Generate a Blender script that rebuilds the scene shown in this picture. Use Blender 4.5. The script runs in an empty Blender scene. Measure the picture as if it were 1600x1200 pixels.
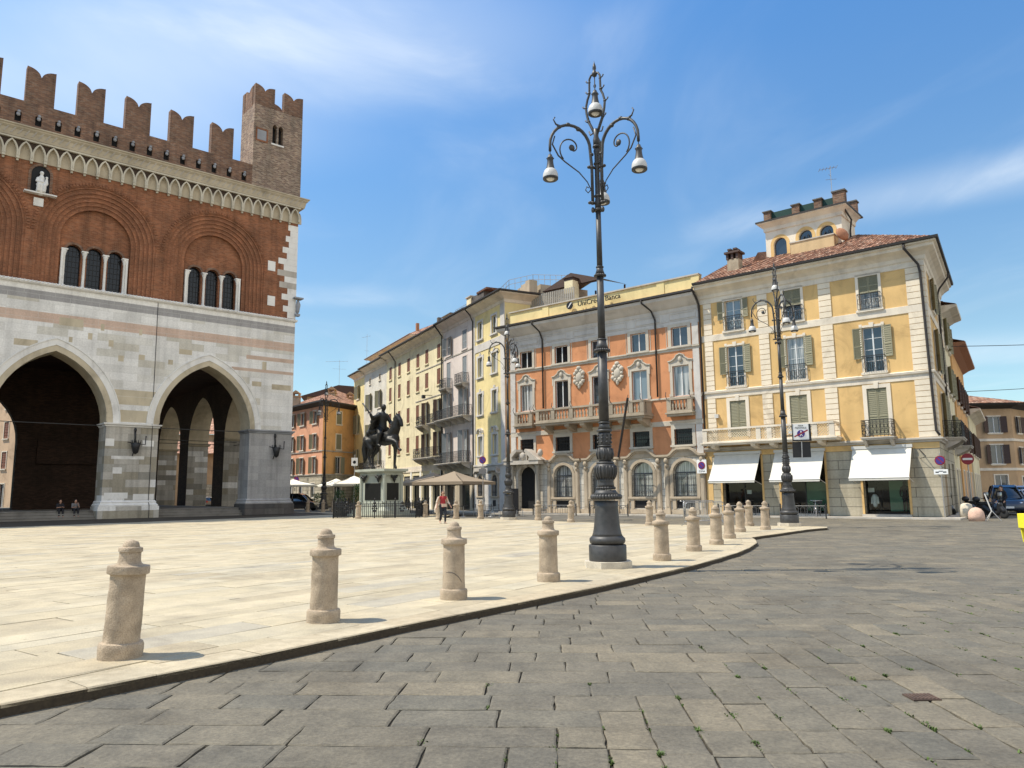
import bpy, math, random
from mathutils import Vector, Matrix, noise
rnd = random.Random(7)
PI = math.pi
rad = math.radians
scene = bpy.context.scene
COL = scene.collection
M4 = Matrix

# ------------------------------------------------------------------ materials
MATS = {}
def nodes_of(name):
    m = bpy.data.materials.new(name); m.use_nodes = True
    nt = m.node_tree
    b = nt.nodes['Principled BSDF']
    MATS[name] = m
    return m, nt, b
def N(nt, t, **kw):
    n = nt.nodes.new(t)
    for k, v in kw.items():
        if k.startswith('i_'):
            n.inputs[k[2:].replace('_', ' ')].default_value = v
        else:
            setattr(n, k, v)
    return n
def ramp(nt, stops, interp='LINEAR'):
    r = nt.nodes.new('ShaderNodeValToRGB'); cr = r.color_ramp; cr.interpolation = interp
    while len(cr.elements) < len(stops): cr.elements.new(0.5)
    for e, (p, c) in zip(cr.elements, stops):
        e.position = p; e.color = (c[0], c[1], c[2], 1)
    return r
def mul(c, k): return tuple(min(1, x * k) for x in c)
def mix(nt, a, b, fac, mode='MIX'):
    m = nt.nodes.new('ShaderNodeMix'); m.data_type = 'RGBA'; m.blend_type = mode
    for s, v in ((m.inputs[0], fac), (m.inputs[6], a), (m.inputs[7], b)):
        if hasattr(v, 'is_output'): nt.links.new(v, s)
        elif isinstance(v, (int, float)): s.default_value = v
        else: s.default_value = (v[0], v[1], v[2], 1)
    return m.outputs[2]
def bump(nt, bsdf, h, strength=0.3, dist=0.02, prev=None):
    b = N(nt, 'ShaderNodeBump'); b.inputs['Strength'].default_value = strength; b.inputs['Distance'].default_value = dist
    nt.links.new(h, b.inputs['Height'])
    if prev is not None: nt.links.new(prev, b.inputs['Normal'])
    nt.links.new(b.outputs[0], bsdf.inputs['Normal'])
    return b.outputs[0]
def stucco(name, c, var=0.10, stain=0.14, rough=0.9, fine=60, bs=0.25, dirt=None):
    """plastered or painted masonry: broad patches, rain streaks, fine grain"""
    m, nt, b = nodes_of(name)
    tc = N(nt, 'ShaderNodeTexCoord')
    n1 = N(nt, 'ShaderNodeTexNoise'); n1.inputs['Scale'].default_value = 0.55; n1.inputs['Detail'].default_value = 5
    nt.links.new(tc.outputs['Object'], n1.inputs['Vector'])
    mp = N(nt, 'ShaderNodeMapping'); mp.inputs['Scale'].default_value = (1.0, 1.0, 0.14)
    nt.links.new(tc.outputs['Object'], mp.inputs[0])
    n2 = N(nt, 'ShaderNodeTexNoise'); n2.inputs['Scale'].default_value = 1.6; n2.inputs['Detail'].default_value = 6
    nt.links.new(mp.outputs[0], n2.inputs['Vector'])
    n3 = N(nt, 'ShaderNodeTexNoise'); n3.inputs['Scale'].default_value = fine; n3.inputs['Detail'].default_value = 3
    nt.links.new(tc.outputs['Object'], n3.inputs['Vector'])
    r1 = ramp(nt, [(0.3, mul(c, 1 - var)), (0.7, mul(c, 1 + var * 0.7))]); nt.links.new(n1.outputs[0], r1.inputs[0])
    d = dirt or mul(c, 0.5)
    r2 = ramp(nt, [(0.42, (0, 0, 0)), (0.75, (1, 1, 1))]); nt.links.new(n2.outputs[0], r2.inputs[0])
    ms = N(nt, 'ShaderNodeMath', operation='MULTIPLY'); ms.inputs[1].default_value = stain * 2
    nt.links.new(r2.outputs[0], ms.inputs[0])
    col = mix(nt, r1.outputs[0], d, ms.outputs[0])
    r3 = ramp(nt, [(0.3, (0.9, 0.9, 0.9)), (0.7, (1.06, 1.06, 1.06))]); nt.links.new(n3.outputs[0], r3.inputs[0])
    col = mix(nt, col, r3.outputs[0], 1.0, 'MULTIPLY')
    vo = N(nt, 'ShaderNodeTexVoronoi'); vo.inputs['Scale'].default_value = 3.1; vo.inputs['Randomness'].default_value = 1; nt.links.new(tc.outputs['Object'], vo.inputs['Vector'])      # trodden gum and drips
    rv = ramp(nt, [(0.05, (.62, .61, .6)), (0.075, (1, 1, 1))]); nt.links.new(vo.outputs['Distance'], rv.inputs[0])
    col = mix(nt, col, rv.outputs[0], 0.8, 'MULTIPLY')
    n5 = N(nt, 'ShaderNodeTexNoise'); n5.inputs['Scale'].default_value = .42; n5.inputs['Detail'].default_value = 9; n5.inputs['Roughness'].default_value = .7; n5.inputs['Distortion'].default_value = 1.2; nt.links.new(tc.outputs['Object'], n5.inputs['Vector'])
    r5 = ramp(nt, [(0.40, (1.04, 1.04, 1.03)), (0.52, (1, 1, 1)), (0.66, (.78, .77, .76))]); nt.links.new(n5.outputs[0], r5.inputs[0])
    col = mix(nt, col, r5.outputs[0], 1.0, 'MULTIPLY')
    nt.links.new(col, b.inputs['Base Color']); b.inputs['Roughness'].default_value = rough
    b.inputs['Specular IOR Level'].default_value = 0.25
    bump(nt, b, n3.outputs[0], bs, 0.01)
    return m
def plain(name, c, rough=0.6, metal=0.0, var=0.08, scale=14, spec=0.4, bs=0.0):
    m, nt, b = nodes_of(name)
    tc = N(nt, 'ShaderNodeTexCoord')
    n1 = N(nt, 'ShaderNodeTexNoise'); n1.inputs['Scale'].default_value = scale; n1.inputs['Detail'].default_value = 4
    nt.links.new(tc.outputs['Object'], n1.inputs['Vector'])
    r1 = ramp(nt, [(0.3, mul(c, 1 - var)), (0.7, mul(c, 1 + var))]); nt.links.new(n1.outputs[0], r1.inputs[0])
    nt.links.new(r1.outputs[0], b.inputs['Base Color'])
    r2 = ramp(nt, [(0.2, (max(0, rough - .08),) * 3), (0.8, (min(1, rough + .08),) * 3)])
    nt.links.new(n1.outputs[0], r2.inputs[0]); nt.links.new(r2.outputs[0], b.inputs['Roughness'])
    b.inputs['Metallic'].default_value = metal; b.inputs['Specular IOR Level'].default_value = spec
    if bs: bump(nt, b, n1.outputs[0], bs, 0.01)
    return m
def granite(name, c, dark, speck=260, bs=0.5, stain=0.3):
    m, nt, b = nodes_of(name)
    tc = N(nt, 'ShaderNodeTexCoord'); oi = N(nt, 'ShaderNodeObjectInfo')
    ad = N(nt, 'ShaderNodeVectorMath', operation='ADD'); nt.links.new(tc.outputs['Object'], ad.inputs[0])
    cm = N(nt, 'ShaderNodeMath', operation='MULTIPLY'); cm.inputs[1].default_value = 37.0
    nt.links.new(oi.outputs['Random'], cm.inputs[0]); nt.links.new(cm.outputs[0], ad.inputs[1])
    n1 = N(nt, 'ShaderNodeTexNoise'); n1.inputs['Scale'].default_value = speck; n1.inputs['Detail'].default_value = 2
    n2 = N(nt, 'ShaderNodeTexNoise'); n2.inputs['Scale'].default_value = 5; n2.inputs['Detail'].default_value = 5
    n4 = N(nt, 'ShaderNodeTexNoise'); n4.inputs['Scale'].default_value = 55; n4.inputs['Detail'].default_value = 4
    for n in (n1, n2, n4): nt.links.new(ad.outputs[0], n.inputs['Vector'])
    r1 = ramp(nt, [(0.36, dark), (0.5, c), (0.68, mul(c, 1.25))]); nt.links.new(n1.outputs[0], r1.inputs[0])
    r2 = ramp(nt, [(0.35, (1 - stain,) * 3), (0.62, (1.08, 1.08, 1.08))]); nt.links.new(n2.outputs[0], r2.inputs[0])
    col = mix(nt, r1.outputs[0], r2.outputs[0], 1.0, 'MULTIPLY')
    sp = N(nt, 'ShaderNodeSeparateXYZ'); nt.links.new(tc.outputs['Object'], sp.inputs[0])
    nt.links.new(col, b.inputs['Base Color']); b.inputs['Roughness'].default_value = 0.85
    b.inputs['Specular IOR Level'].default_value = 0.25
    bump(nt, b, n4.outputs[0], bs, 0.012)
    return m
def toned(name, stops, rough=0.8, grain=40, gs=0.5, bigvar=0.15, patch=((0.86, 0.85, 0.84), (1.1, 1.1, 1.1)), ps=7):
    """paving: every stone has its own tone (face attribute), plus grain and worn patches"""
    m, nt, b = nodes_of(name)
    at = N(nt, 'ShaderNodeAttribute'); at.attribute_name = 'tone'
    tc = N(nt, 'ShaderNodeTexCoord')
    r = ramp(nt, stops); nt.links.new(at.outputs['Fac'], r.inputs[0])
    n1 = N(nt, 'ShaderNodeTexNoise'); n1.inputs['Scale'].default_value = grain; n1.inputs['Detail'].default_value = 6; n1.inputs['Roughness'].default_value = 0.65
    n2 = N(nt, 'ShaderNodeTexNoise'); n2.inputs['Scale'].default_value = 1.1; n2.inputs['Detail'].default_value = 6
    n3 = N(nt, 'ShaderNodeTexNoise'); n3.inputs['Scale'].default_value = ps; n3.inputs['Detail'].default_value = 8; n3.inputs['Roughness'].default_value = 0.6
    for n in (n1, n2, n3): nt.links.new(tc.outputs['Object'], n.inputs['Vector'])
    r1 = ramp(nt, [(0.30, (0.72, 0.72, 0.72)), (0.66, (1.16, 1.15, 1.12))]); nt.links.new(n1.outputs[0], r1.inputs[0])
    r2 = ramp(nt, [(0.3, (1 - bigvar,) * 3), (0.7, (1 + bigvar, 1 + bigvar * .85, 1 + bigvar * .6))]); nt.links.new(n2.outputs[0], r2.inputs[0])
    r3 = ramp(nt, [(0.33, patch[0]), (0.64, patch[1])]); nt.links.new(n3.outputs[0], r3.inputs[0])
    col = mix(nt, r.outputs[0], r1.outputs[0], 1.0, 'MULTIPLY')
    col = mix(nt, col, r2.outputs[0], 1.0, 'MULTIPLY')
    col = mix(nt, col, r3.outputs[0], 1.0, 'MULTIPLY')
    vo = N(nt, 'ShaderNodeTexVoronoi'); vo.inputs['Scale'].default_value = 3.1; vo.inputs['Randomness'].default_value = 1; nt.links.new(tc.outputs['Object'], vo.inputs['Vector'])      # trodden gum and drips
    rv = ramp(nt, [(0.05, (.62, .61, .6)), (0.075, (1, 1, 1))]); nt.links.new(vo.outputs['Distance'], rv.inputs[0])
    col = mix(nt, col, rv.outputs[0], 0.8, 'MULTIPLY')
    n5 = N(nt, 'ShaderNodeTexNoise'); n5.inputs['Scale'].default_value = .42; n5.inputs['Detail'].default_value = 9; n5.inputs['Roughness'].default_value = .7; n5.inputs['Distortion'].default_value = 1.2; nt.links.new(tc.outputs['Object'], n5.inputs['Vector'])
    r5 = ramp(nt, [(0.40, (1.04, 1.04, 1.03)), (0.52, (1, 1, 1)), (0.66, (.78, .77, .76))]); nt.links.new(n5.outputs[0], r5.inputs[0])
    col = mix(nt, col, r5.outputs[0], 1.0, 'MULTIPLY')
    nt.links.new(col, b.inputs['Base Color']); b.inputs['Roughness'].default_value = rough
    b.inputs['Specular IOR Level'].default_value = 0.3
    p = bump(nt, b, n3.outputs[0], gs, 0.02)
    bump(nt, b, n1.outputs[0], gs, 0.006, p)
    return m
def blocks(name, palette, bw, bh, mortar, msize=0.012, noise_amt=0.14, bands=None, offset=0.5, bs=0.3, rough=0.85, bumpd=0.02, stain=0.15):
    """coursed masonry from a palette; bands = [(z0, z1, colour)]"""
    m, nt, b = nodes_of(name)
    tc = N(nt, 'ShaderNodeTexCoord'); sp = N(nt, 'ShaderNodeSeparateXYZ'); nt.links.new(tc.outputs['Object'], sp.inputs[0])
    ad = N(nt, 'ShaderNodeMath', operation='ADD'); nt.links.new(sp.outputs[0], ad.inputs[0]); nt.links.new(sp.outputs[1], ad.inputs[1])
    cb = N(nt, 'ShaderNodeCombineXYZ'); nt.links.new(ad.outputs[0], cb.inputs[0]); nt.links.new(sp.outputs[2], cb.inputs[1])
    br = N(nt, 'ShaderNodeTexBrick'); br.inputs['Scale'].default_value = 1.0
    br.inputs['Brick Width'].default_value = bw; br.inputs['Row Height'].default_value = bh
    br.inputs['Mortar Size'].default_value = msize; br.inputs['Mortar Smooth'].default_value = 0.3
    br.offset = offset; br.squash = 1.0
    br.inputs['Color1'].default_value = (0, 0, 0, 1); br.inputs['Color2'].default_value = (1, 1, 1, 1); br.inputs['Mortar'].default_value = (0.5, 0.5, 0.5, 1)
    nt.links.new(cb.outputs[0], br.inputs['Vector'])
    k = len(palette)
    r = ramp(nt, [(i / k, c) for i, c in enumerate(palette)], 'CONSTANT'); nt.links.new(br.outputs['Color'], r.inputs[0])
    col = r.outputs[0]
    if bands:
        for z0, z1, c in bands:
            g = N(nt, 'ShaderNodeMath', operation='GREATER_THAN'); g.inputs[1].default_value = z0; nt.links.new(sp.outputs[2], g.inputs[0])
            l = N(nt, 'ShaderNodeMath', operation='LESS_THAN'); l.inputs[1].default_value = z1; nt.links.new(sp.outputs[2], l.inputs[0])
            a = N(nt, 'ShaderNodeMath', operation='MULTIPLY'); nt.links.new(g.outputs[0], a.inputs[0]); nt.links.new(l.outputs[0], a.inputs[1])
            col = mix(nt, col, c, a.outputs[0])
    n1 = N(nt, 'ShaderNodeTexNoise'); n1.inputs['Scale'].default_value = 0.7; n1.inputs['Detail'].default_value = 6
    n2 = N(nt, 'ShaderNodeTexNoise'); n2.inputs['Scale'].default_value = 9; n2.inputs['Detail'].default_value = 5
    for n in (n1, n2): nt.links.new(tc.outputs['Object'], n.inputs['Vector'])
    r1 = ramp(nt, [(0.3, (1 - noise_amt,) * 3), (0.7, (1 + noise_amt,) * 3)]); nt.links.new(n1.outputs[0], r1.inputs[0])
    r2 = ramp(nt, [(0.3, (0.9, 0.89, 0.88)), (0.7, (1.08, 1.08, 1.08))]); nt.links.new(n2.outputs[0], r2.inputs[0])
    col = mix(nt, col, r1.outputs[0], 1.0, 'MULTIPLY'); col = mix(nt, col, r2.outputs[0], 1.0, 'MULTIPLY')
    mp = N(nt, 'ShaderNodeMapping'); mp.inputs['Scale'].default_value = (1.7, 1.7, 0.12); nt.links.new(tc.outputs['Object'], mp.inputs[0])
    n4 = N(nt, 'ShaderNodeTexNoise'); n4.inputs['Scale'].default_value = 1.3; n4.inputs['Detail'].default_value = 6; nt.links.new(mp.outputs[0], n4.inputs['Vector'])
    r4 = ramp(nt, [(0.45, (1, 1, 1)), (0.72, (1 - stain * 2,) * 3)]); nt.links.new(n4.outputs[0], r4.inputs[0])
    col = mix(nt, col, r4.outputs[0], 1.0, 'MULTIPLY')
    col = mix(nt, col, mortar, br.outputs['Fac'])
    nt.links.new(col, b.inputs['Base Color']); b.inputs['Roughness'].default_value = rough
    b.inputs['Specular IOR Level'].default_value = 0.25
    inv = N(nt, 'ShaderNodeMath', operation='SUBTRACT'); inv.inputs[0].default_value = 1.0; nt.links.new(br.outputs['Fac'], inv.inputs[1])
    p = bump(nt, b, inv.outputs[0], bs, bumpd)
    bump(nt, b, n2.outputs[0], 0.25, 0.01, p)
    return m
def glassy(name, c=(0.02, 0.028, 0.035), rough=0.04, wave=0.25, curtain=None):
    m, nt, b = nodes_of(name)
    tc = N(nt, 'ShaderNodeTexCoord'); oi = N(nt, 'ShaderNodeObjectInfo')
    n1 = N(nt, 'ShaderNodeTexNoise'); n1.inputs['Scale'].default_value = 1.3; n1.inputs['Detail'].default_value = 1
    ad = N(nt, 'ShaderNodeVectorMath', operation='ADD'); nt.links.new(tc.outputs['Object'], ad.inputs[0])
    cm = N(nt, 'ShaderNodeMath', operation='MULTIPLY'); cm.inputs[1].default_value = 53.0
    nt.links.new(oi.outputs['Random'], cm.inputs[0]); nt.links.new(cm.outputs[0], ad.inputs[1])
    nt.links.new(ad.outputs[0], n1.inputs['Vector'])
    if curtain:
        mp = N(nt, 'ShaderNodeMapping'); mp.inputs['Scale'].default_value = (9, 9, 0.4); nt.links.new(ad.outputs[0], mp.inputs[0])
        n2 = N(nt, 'ShaderNodeTexNoise'); n2.inputs['Scale'].default_value = 1; nt.links.new(mp.outputs[0], n2.inputs['Vector'])
        r = ramp(nt, [(0.4, c), (0.6, curtain)]); nt.links.new(n2.outputs[0], r.inputs[0]); nt.links.new(r.outputs[0], b.inputs['Base Color'])
    else:
        b.inputs['Base Color'].default_value = (*c, 1)
    b.inputs['Roughness'].default_value = rough; b.inputs['Specular IOR Level'].default_value = 0.9
    b.inputs['IOR'].default_value = 1.6
    bump(nt, b, n1.outputs[0], wave, 0.03)
    return m
def tiles(name, cols, scale=3.2):
    m, nt, b = nodes_of(name)
    tc = N(nt, 'ShaderNodeTexCoord'); at = N(nt, 'ShaderNodeAttribute'); at.attribute_name = 'tone'
    n1 = N(nt, 'ShaderNodeTexNoise'); n1.inputs['Scale'].default_value = scale; n1.inputs['Detail'].default_value = 6; nt.links.new(tc.outputs['Object'], n1.inputs['Vector'])
    k = len(cols)
    r = ramp(nt, [(i / (k - 1), c) for i, c in enumerate(cols)]); nt.links.new(at.outputs['Fac'], r.inputs[0])
    r1 = ramp(nt, [(0.35, (0.6, 0.58, 0.56)), (0.65, (1.15, 1.15, 1.15))]); nt.links.new(n1.outputs[0], r1.inputs[0])
    col = mix(nt, r.outputs[0], r1.outputs[0], 1.0, 'MULTIPLY')
    nt.links.new(col, b.inputs['Base Color']); b.inputs['Roughness'].default_value = 0.9
    b.inputs['Specular IOR Level'].default_value = 0.2
    return m

# ------------------------------------------------------------------ mesh builder
class MB:
    def __init__(s, M=None):
        s.v = []; s.f = []; s.mi = []; s.sm = []; s.tone = []; s.cur = 0; s.smooth = False; s.sharp = 0; s.t = 0.5; s.M = M or Matrix()
    def add(s, vs, fs):
        o = len(s.v)
        for p in vs: s.v.append(tuple(s.M @ Vector(p)))
        for f in fs:
            s.f.append(tuple(i + o for i in f)); s.mi.append(s.cur); s.sm.append(s.smooth); s.tone.append(s.t)
    def quad(s, a, b, c, d): s.add([a, b, c, d], [(0, 1, 2, 3)])
    def box(s, x0, x1, y0, y1, z0, z1):
        s.add([(x0, y0, z0), (x1, y0, z0), (x1, y1, z0), (x0, y1, z0), (x0, y0, z1), (x1, y0, z1), (x1, y1, z1), (x0, y1, z1)],
              [(0, 3, 2, 1), (4, 5, 6, 7), (0, 1, 5, 4), (1, 2, 6, 5), (2, 3, 7, 6), (3, 0, 4, 7)])
    def bar(s, a, b, w, h=None):
        """square bar from a to b"""
        h = h or w; a = Vector(a); b = Vector(b); d = (b - a)
        if d.length < 1e-6: return
        d.normalize(); up = Vector((0, 0, 1)) if abs(d.z) < 0.9 else Vector((0, 1, 0))
        r = d.cross(up).normalized(); u = r.cross(d).normalized()
        vs = []
        for p in (a, b):
            for i, j in ((-1, -1), (1, -1), (1, 1), (-1, 1)): vs.append(p + r * i * w / 2 + u * j * h / 2)
        s.add(vs, [(0, 1, 2, 3), (7, 6, 5, 4), (0, 4, 5, 1), (1, 5, 6, 2), (2, 6, 7, 3), (3, 7, 4, 0)])
    def prism(s, poly, y0, y1):
        """poly = [(x, z)] extruded along y"""
        n = len(poly)
        s.add([(x, y0, z) for x, z in poly] + [(x, y1, z) for x, z in poly],
              [tuple(range(n)), tuple(range(2 * n - 1, n - 1, -1))] + [(i, i + n, (i + 1) % n + n, (i + 1) % n) for i in range(n)])
    def slab(s, poly, z0, z1):
        n = len(poly)
        s.add([(x, y, z0) for x, y in poly] + [(x, y, z1) for x, y in poly],
              [tuple(range(n - 1, -1, -1)), tuple(range(n, 2 * n))] + [(i, (i + 1) % n, (i + 1) % n + n, i + n) for i in range(n)])
    def lathe(s, prof, seg=24, c=(0, 0, 0), caps=True, star=0):
        vs = []; fs = []
        for r, z in prof:
            for k in range(seg):
                a = 2 * PI * k / seg; vs.append((c[0] + r * math.cos(a), c[1] + r * math.sin(a), c[2] + z))
        for i in range(len(prof) - 1):
            for k in range(seg):
                k2 = (k + 1) % seg; fs.append((i * seg + k, i * seg + k2, (i + 1) * seg + k2, (i + 1) * seg + k))
        if caps:
            fs.append(tuple(range(seg - 1, -1, -1))); fs.append(tuple((len(prof) - 1) * seg + k for k in range(seg)))
        s.add(vs, fs)
    def tube(s, pts, r, seg=8, closed=False):
        """round tube; r a number or a list"""
        pts = [Vector(p) for p in pts]; n = len(pts); rs = r if isinstance(r, (list, tuple)) else [r] * n
        vs = []; prev = None
        for i, p in enumerate(pts):
            if closed: d = pts[(i + 1) % n] - pts[i - 1]
            else: d = (pts[min(i + 1, n - 1)] - pts[max(i - 1, 0)])
            if d.length < 1e-9: d = Vector((0, 0, 1))
            d.normalize()
            if prev is None:
                up = Vector((0, 0, 1)) if abs(d.z) < 0.9 else Vector((1, 0, 0)); a = d.cross(up).normalized()
            else:
                a = (prev - d * prev.dot(d)); a = a.normalized() if a.length > 1e-6 else d.orthogonal().normalized()
            prev = a; b = d.cross(a)
            for k in range(seg):
                t = 2 * PI * k / seg; vs.append(p + (a * math.cos(t) + b * math.sin(t)) * rs[i])
        fs = []
        for i in range(n if closed else n - 1):
            j = (i + 1) % n
            for k in range(seg):
                k2 = (k + 1) % seg; fs.append((i * seg + k, i * seg + k2, j * seg + k2, j * seg + k))
        if not closed: fs += [tuple(range(seg - 1, -1, -1)), tuple((n - 1) * seg + k for k in range(seg))]
        s.add(vs, fs)
    def ball(s, c, r, seg=12, rings=8, sc=(1, 1, 1), R=None):
        vs = []; fs = []
        for i in range(rings + 1):
            t = PI * i / rings
            for k in range(seg):
                a = 2 * PI * k / seg
                p = Vector((math.sin(t) * math.cos(a) * r * sc[0], math.sin(t) * math.sin(a) * r * sc[1], math.cos(t) * r * sc[2]))
                if R: p = R @ p
                vs.append(p + Vector(c))
        for i in range(rings):
            for k in range(seg):
                k2 = (k + 1) % seg; fs.append((i * seg + k, (i + 1) * seg + k, (i + 1) * seg + k2, i * seg + k2))
        s.add(vs, fs)
    def sweep(s, path, prof, closed=False, caps=True):
        """mitred moulding: path [(x, y)] seen with the outside on the right-hand side, prof [(out, z)]"""
        n = len(path); P = [Vector(p) for p in path]; vs = []; k = len(prof)
        def nrm(a, b):
            d = (b - a).normalized(); return Vector((d.y, -d.x))
        for i in range(n):
            if closed: n1 = nrm(P[i - 1], P[i]); n2 = nrm(P[i], P[(i + 1) % n])
            else:
                n1 = nrm(P[i - 1], P[i]) if i else nrm(P[0], P[1]); n2 = nrm(P[i], P[i + 1]) if i < n - 1 else n1
            m = (n1 + n2); m = m / max(0.2, m.dot(n1)) if m.length > 1e-6 else n1
            for o, z in prof: vs.append((P[i].x + m.x * o, P[i].y + m.y * o, z))
        fs = []
        for i in range(n if closed else n - 1):
            j = (i + 1) % n
            for q in range(k):
                q2 = (q + 1) % k; fs.append((i * k + q, j * k + q, j * k + q2, i * k + q2))
        if caps and not closed: fs += [tuple(range(k)), tuple(range((n - 1) * k + k - 1, (n - 1) * k - 1, -1))]
        s.add(vs, fs)
    def band(s, curve, out, y0, y1):
        """flat band following an (x, z) curve, thickened outward by `out`, from y0 to y1"""
        n = len(curve); P = [Vector(p) for p in curve]; O = []
        for i in range(n):
            a = P[max(i - 1, 0)]; b = P[min(i + 1, n - 1)]; d = (b - a).normalized(); O.append(P[i] + Vector((-d.y, d.x)) * out)
        for i in range(n - 1):
            a, b, c, d = P[i], P[i + 1], O[i + 1], O[i]
            s.add([(a.x, y0, a.y), (b.x, y0, b.y), (c.x, y0, c.y), (d.x, y0, d.y), (a.x, y1, a.y), (b.x, y1, b.y), (c.x, y1, c.y), (d.x, y1, d.y)],
                  [(0, 1, 2, 3), (0, 4, 5, 1), (3, 2, 6, 7)] + ([(0, 3, 7, 4)] if i == 0 else []) + ([(1, 5, 6, 2)] if i == n - 2 else []))
    def build(s, name, mats, parent=None, loc=None, M=None):
        me = mesh_of(s, name, mats)
        return link(name, me, parent, loc, M)
def mesh_of(s, name, mats):
    me = bpy.data.meshes.new(name); me.from_pydata(s.v, [], s.f)
    if not isinstance(mats, (list, tuple)): mats = [mats]
    for m in mats: me.materials.append(MATS[m] if isinstance(m, str) else m)
    me.polygons.foreach_set('material_index', s.mi); me.polygons.foreach_set('use_smooth', s.sm)
    if any(t != 0.5 for t in s.tone):
        at = me.attributes.new('tone', 'FLOAT', 'FACE'); at.data.foreach_set('value', s.tone)
    me.update()
    if s.sharp: me.set_sharp_from_angle(angle=rad(s.sharp))
    return me
def link(name, me, parent=None, loc=None, M=None):
    o = bpy.data.objects.new(name, me); COL.objects.link(o)
    if parent: o.parent = parent
    if M is not None: o.matrix_local = M
    if loc is not None: o.location = loc
    return o
def thing(name, label, cat, loc=(0, 0, 0), rz=0.0, group=None):
    o = bpy.data.objects.new(name, None); COL.objects.link(o); o.empty_display_size = 0.3
    o.location = loc; o.rotation_euler = (0, 0, rz); o['label'] = label; o['category'] = cat
    if group: o['group'] = group
    return o
def tag(o, label, cat, group=None):
    o['label'] = label; o['category'] = cat
    if group: o['group'] = group
    return o
def struct(o): o['kind'] = 'structure'; return o
def dup(root, loc, rz=None, label=None, sc=None):
    def cp(o, par):
        c = o.copy(); COL.objects.link(c)
        if par: c.parent = par
        for ch in kids.get(o.name, []): cp(ch, c)
        return c
    kids = {}
    def walk(o):
        kids[o.name] = [q for q in ALLK.get(o.name, [])]
        for q in kids[o.name]: walk(q)
    ALLK = {}
    for q in bpy.data.objects:
        if q.parent: ALLK.setdefault(q.parent.name, []).append(q)
    walk(root)
    r = cp(root, None); r.location = loc
    if rz is not None: r.rotation_euler = (0, 0, rz)
    if label: r['label'] = label
    if sc: r.scale = sc
    return r
def fuse(o, vox, smooth=4):
    m = o.modifiers.new('fuse', 'REMESH'); m.mode = 'VOXEL'; m.voxel_size = vox; m.use_smooth_shade = True
    if smooth:
        k = o.modifiers.new('soft', 'SMOOTH'); k.iterations = smooth; k.factor = 0.5
    return o
def limb(mb, pts, rs, seg=12):
    """tapered limb with round joints, to be fused"""
    P = [Vector(p) for p in pts]
    for i in range(len(P) - 1):
        n = 5; q = [P[i].lerp(P[i + 1], t / n) for t in range(n + 1)]; r = [rs[i] + (rs[i + 1] - rs[i]) * t / n for t in range(n + 1)]
        mb.tube(q, r, seg)
    for p, r in zip(P, rs): mb.ball(p, r, seg, 8)

# ------------------------------------------------------------------ walls with openings
def arch_curve(x0, x1, zs, zt, kind, n=9):
    """points from (x0, zs) over the crown to (x1, zs)"""
    a = (x1 - x0) / 2; h = zt - zs; cx = (x0 + x1) / 2
    if kind == 'pointed':
        r = (h * h + a * a) / (2 * a); pts = []
        t1 = math.acos(max(-1, min(1, (r - a) / r)))
        for i in range(n + 1):
            t = t1 * i / n; pts.append((x0 + r - r * math.cos(t), zs + r * math.sin(t)))
        return pts + [(2 * cx - x, z) for x, z in reversed(pts[:-1])]
    return [(cx - a * math.cos(PI * i / (2 * n)), zs + h * math.sin(PI * i / (2 * n))) for i in range(2 * n + 1)]
def wall(mb, x0, x1, z0, z1, holes, y=0.0, depth=0.2, wm=0, rm=None, sill=True, back=None, bm=None):
    """vertical wall facing -y; holes = (hx0, hx1, hz0, hz1[, kind, spring])"""
    rm = wm if rm is None else rm
    xs = sorted({x0, x1, *[h[0] for h in holes], *[h[1] for h in holes]}); zs = sorted({z0, z1, *[h[2] for h in holes], *[h[3] for h in holes]})
    xs = [x for x in xs if x0 <= x <= x1]; zs = [z for z in zs if z0 <= z <= z1]
    def inh(x, z): return any(h[0] < x < h[1] and h[2] < z < h[3] for h in holes)
    for yy in ([y] if back is None else [y, back]):
        mb.cur = wm if yy == y or bm is None else bm
        for j in range(len(zs) - 1):
            i = 0
            while i < len(xs) - 1:
                if inh((xs[i] + xs[i + 1]) / 2, (zs[j] + zs[j + 1]) / 2): i += 1; continue
                k = i
                while k + 1 < len(xs) - 1 and not inh((xs[k + 1] + xs[k + 2]) / 2, (zs[j] + zs[j + 1]) / 2): k += 1
                mb.quad((xs[i], yy, zs[j]), (xs[k + 1], yy, zs[j]), (xs[k + 1], yy, zs[j + 1]), (xs[i], yy, zs[j + 1])); i = k + 1
        for h in holes:
            if len(h) > 4:
                c = arch_curve(h[0], h[1], h[5], h[3], h[4])
                for a, b in zip(c, c[1:]):
                    if h[3] - a[1] < 1e-5 and h[3] - b[1] < 1e-5: continue
                    mb.quad((a[0], yy, a[1]), (b[0], yy, b[1]), (b[0], yy, h[3]), (a[0], yy, h[3]))
    mb.cur = rm
    for h in holes:
        top = arch_curve(h[0], h[1], h[5], h[3], h[4]) if len(h) > 4 else [(h[0], h[3]), (h[1], h[3])]
        loop = [(h[0], h[2])] + top + [(h[1], h[2])]
        for a, b in zip(loop, loop[1:]): mb.quad((a[0], y, a[1]), (a[0], y + depth, a[1]), (b[0], y + depth, b[1]), (b[0], y, b[1]))
        if sill: mb.quad((h[0], y, h[2]), (h[1], y, h[2]), (h[1], y + depth, h[2]), (h[0], y + depth, h[2]))
    mb.cur = wm
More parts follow.
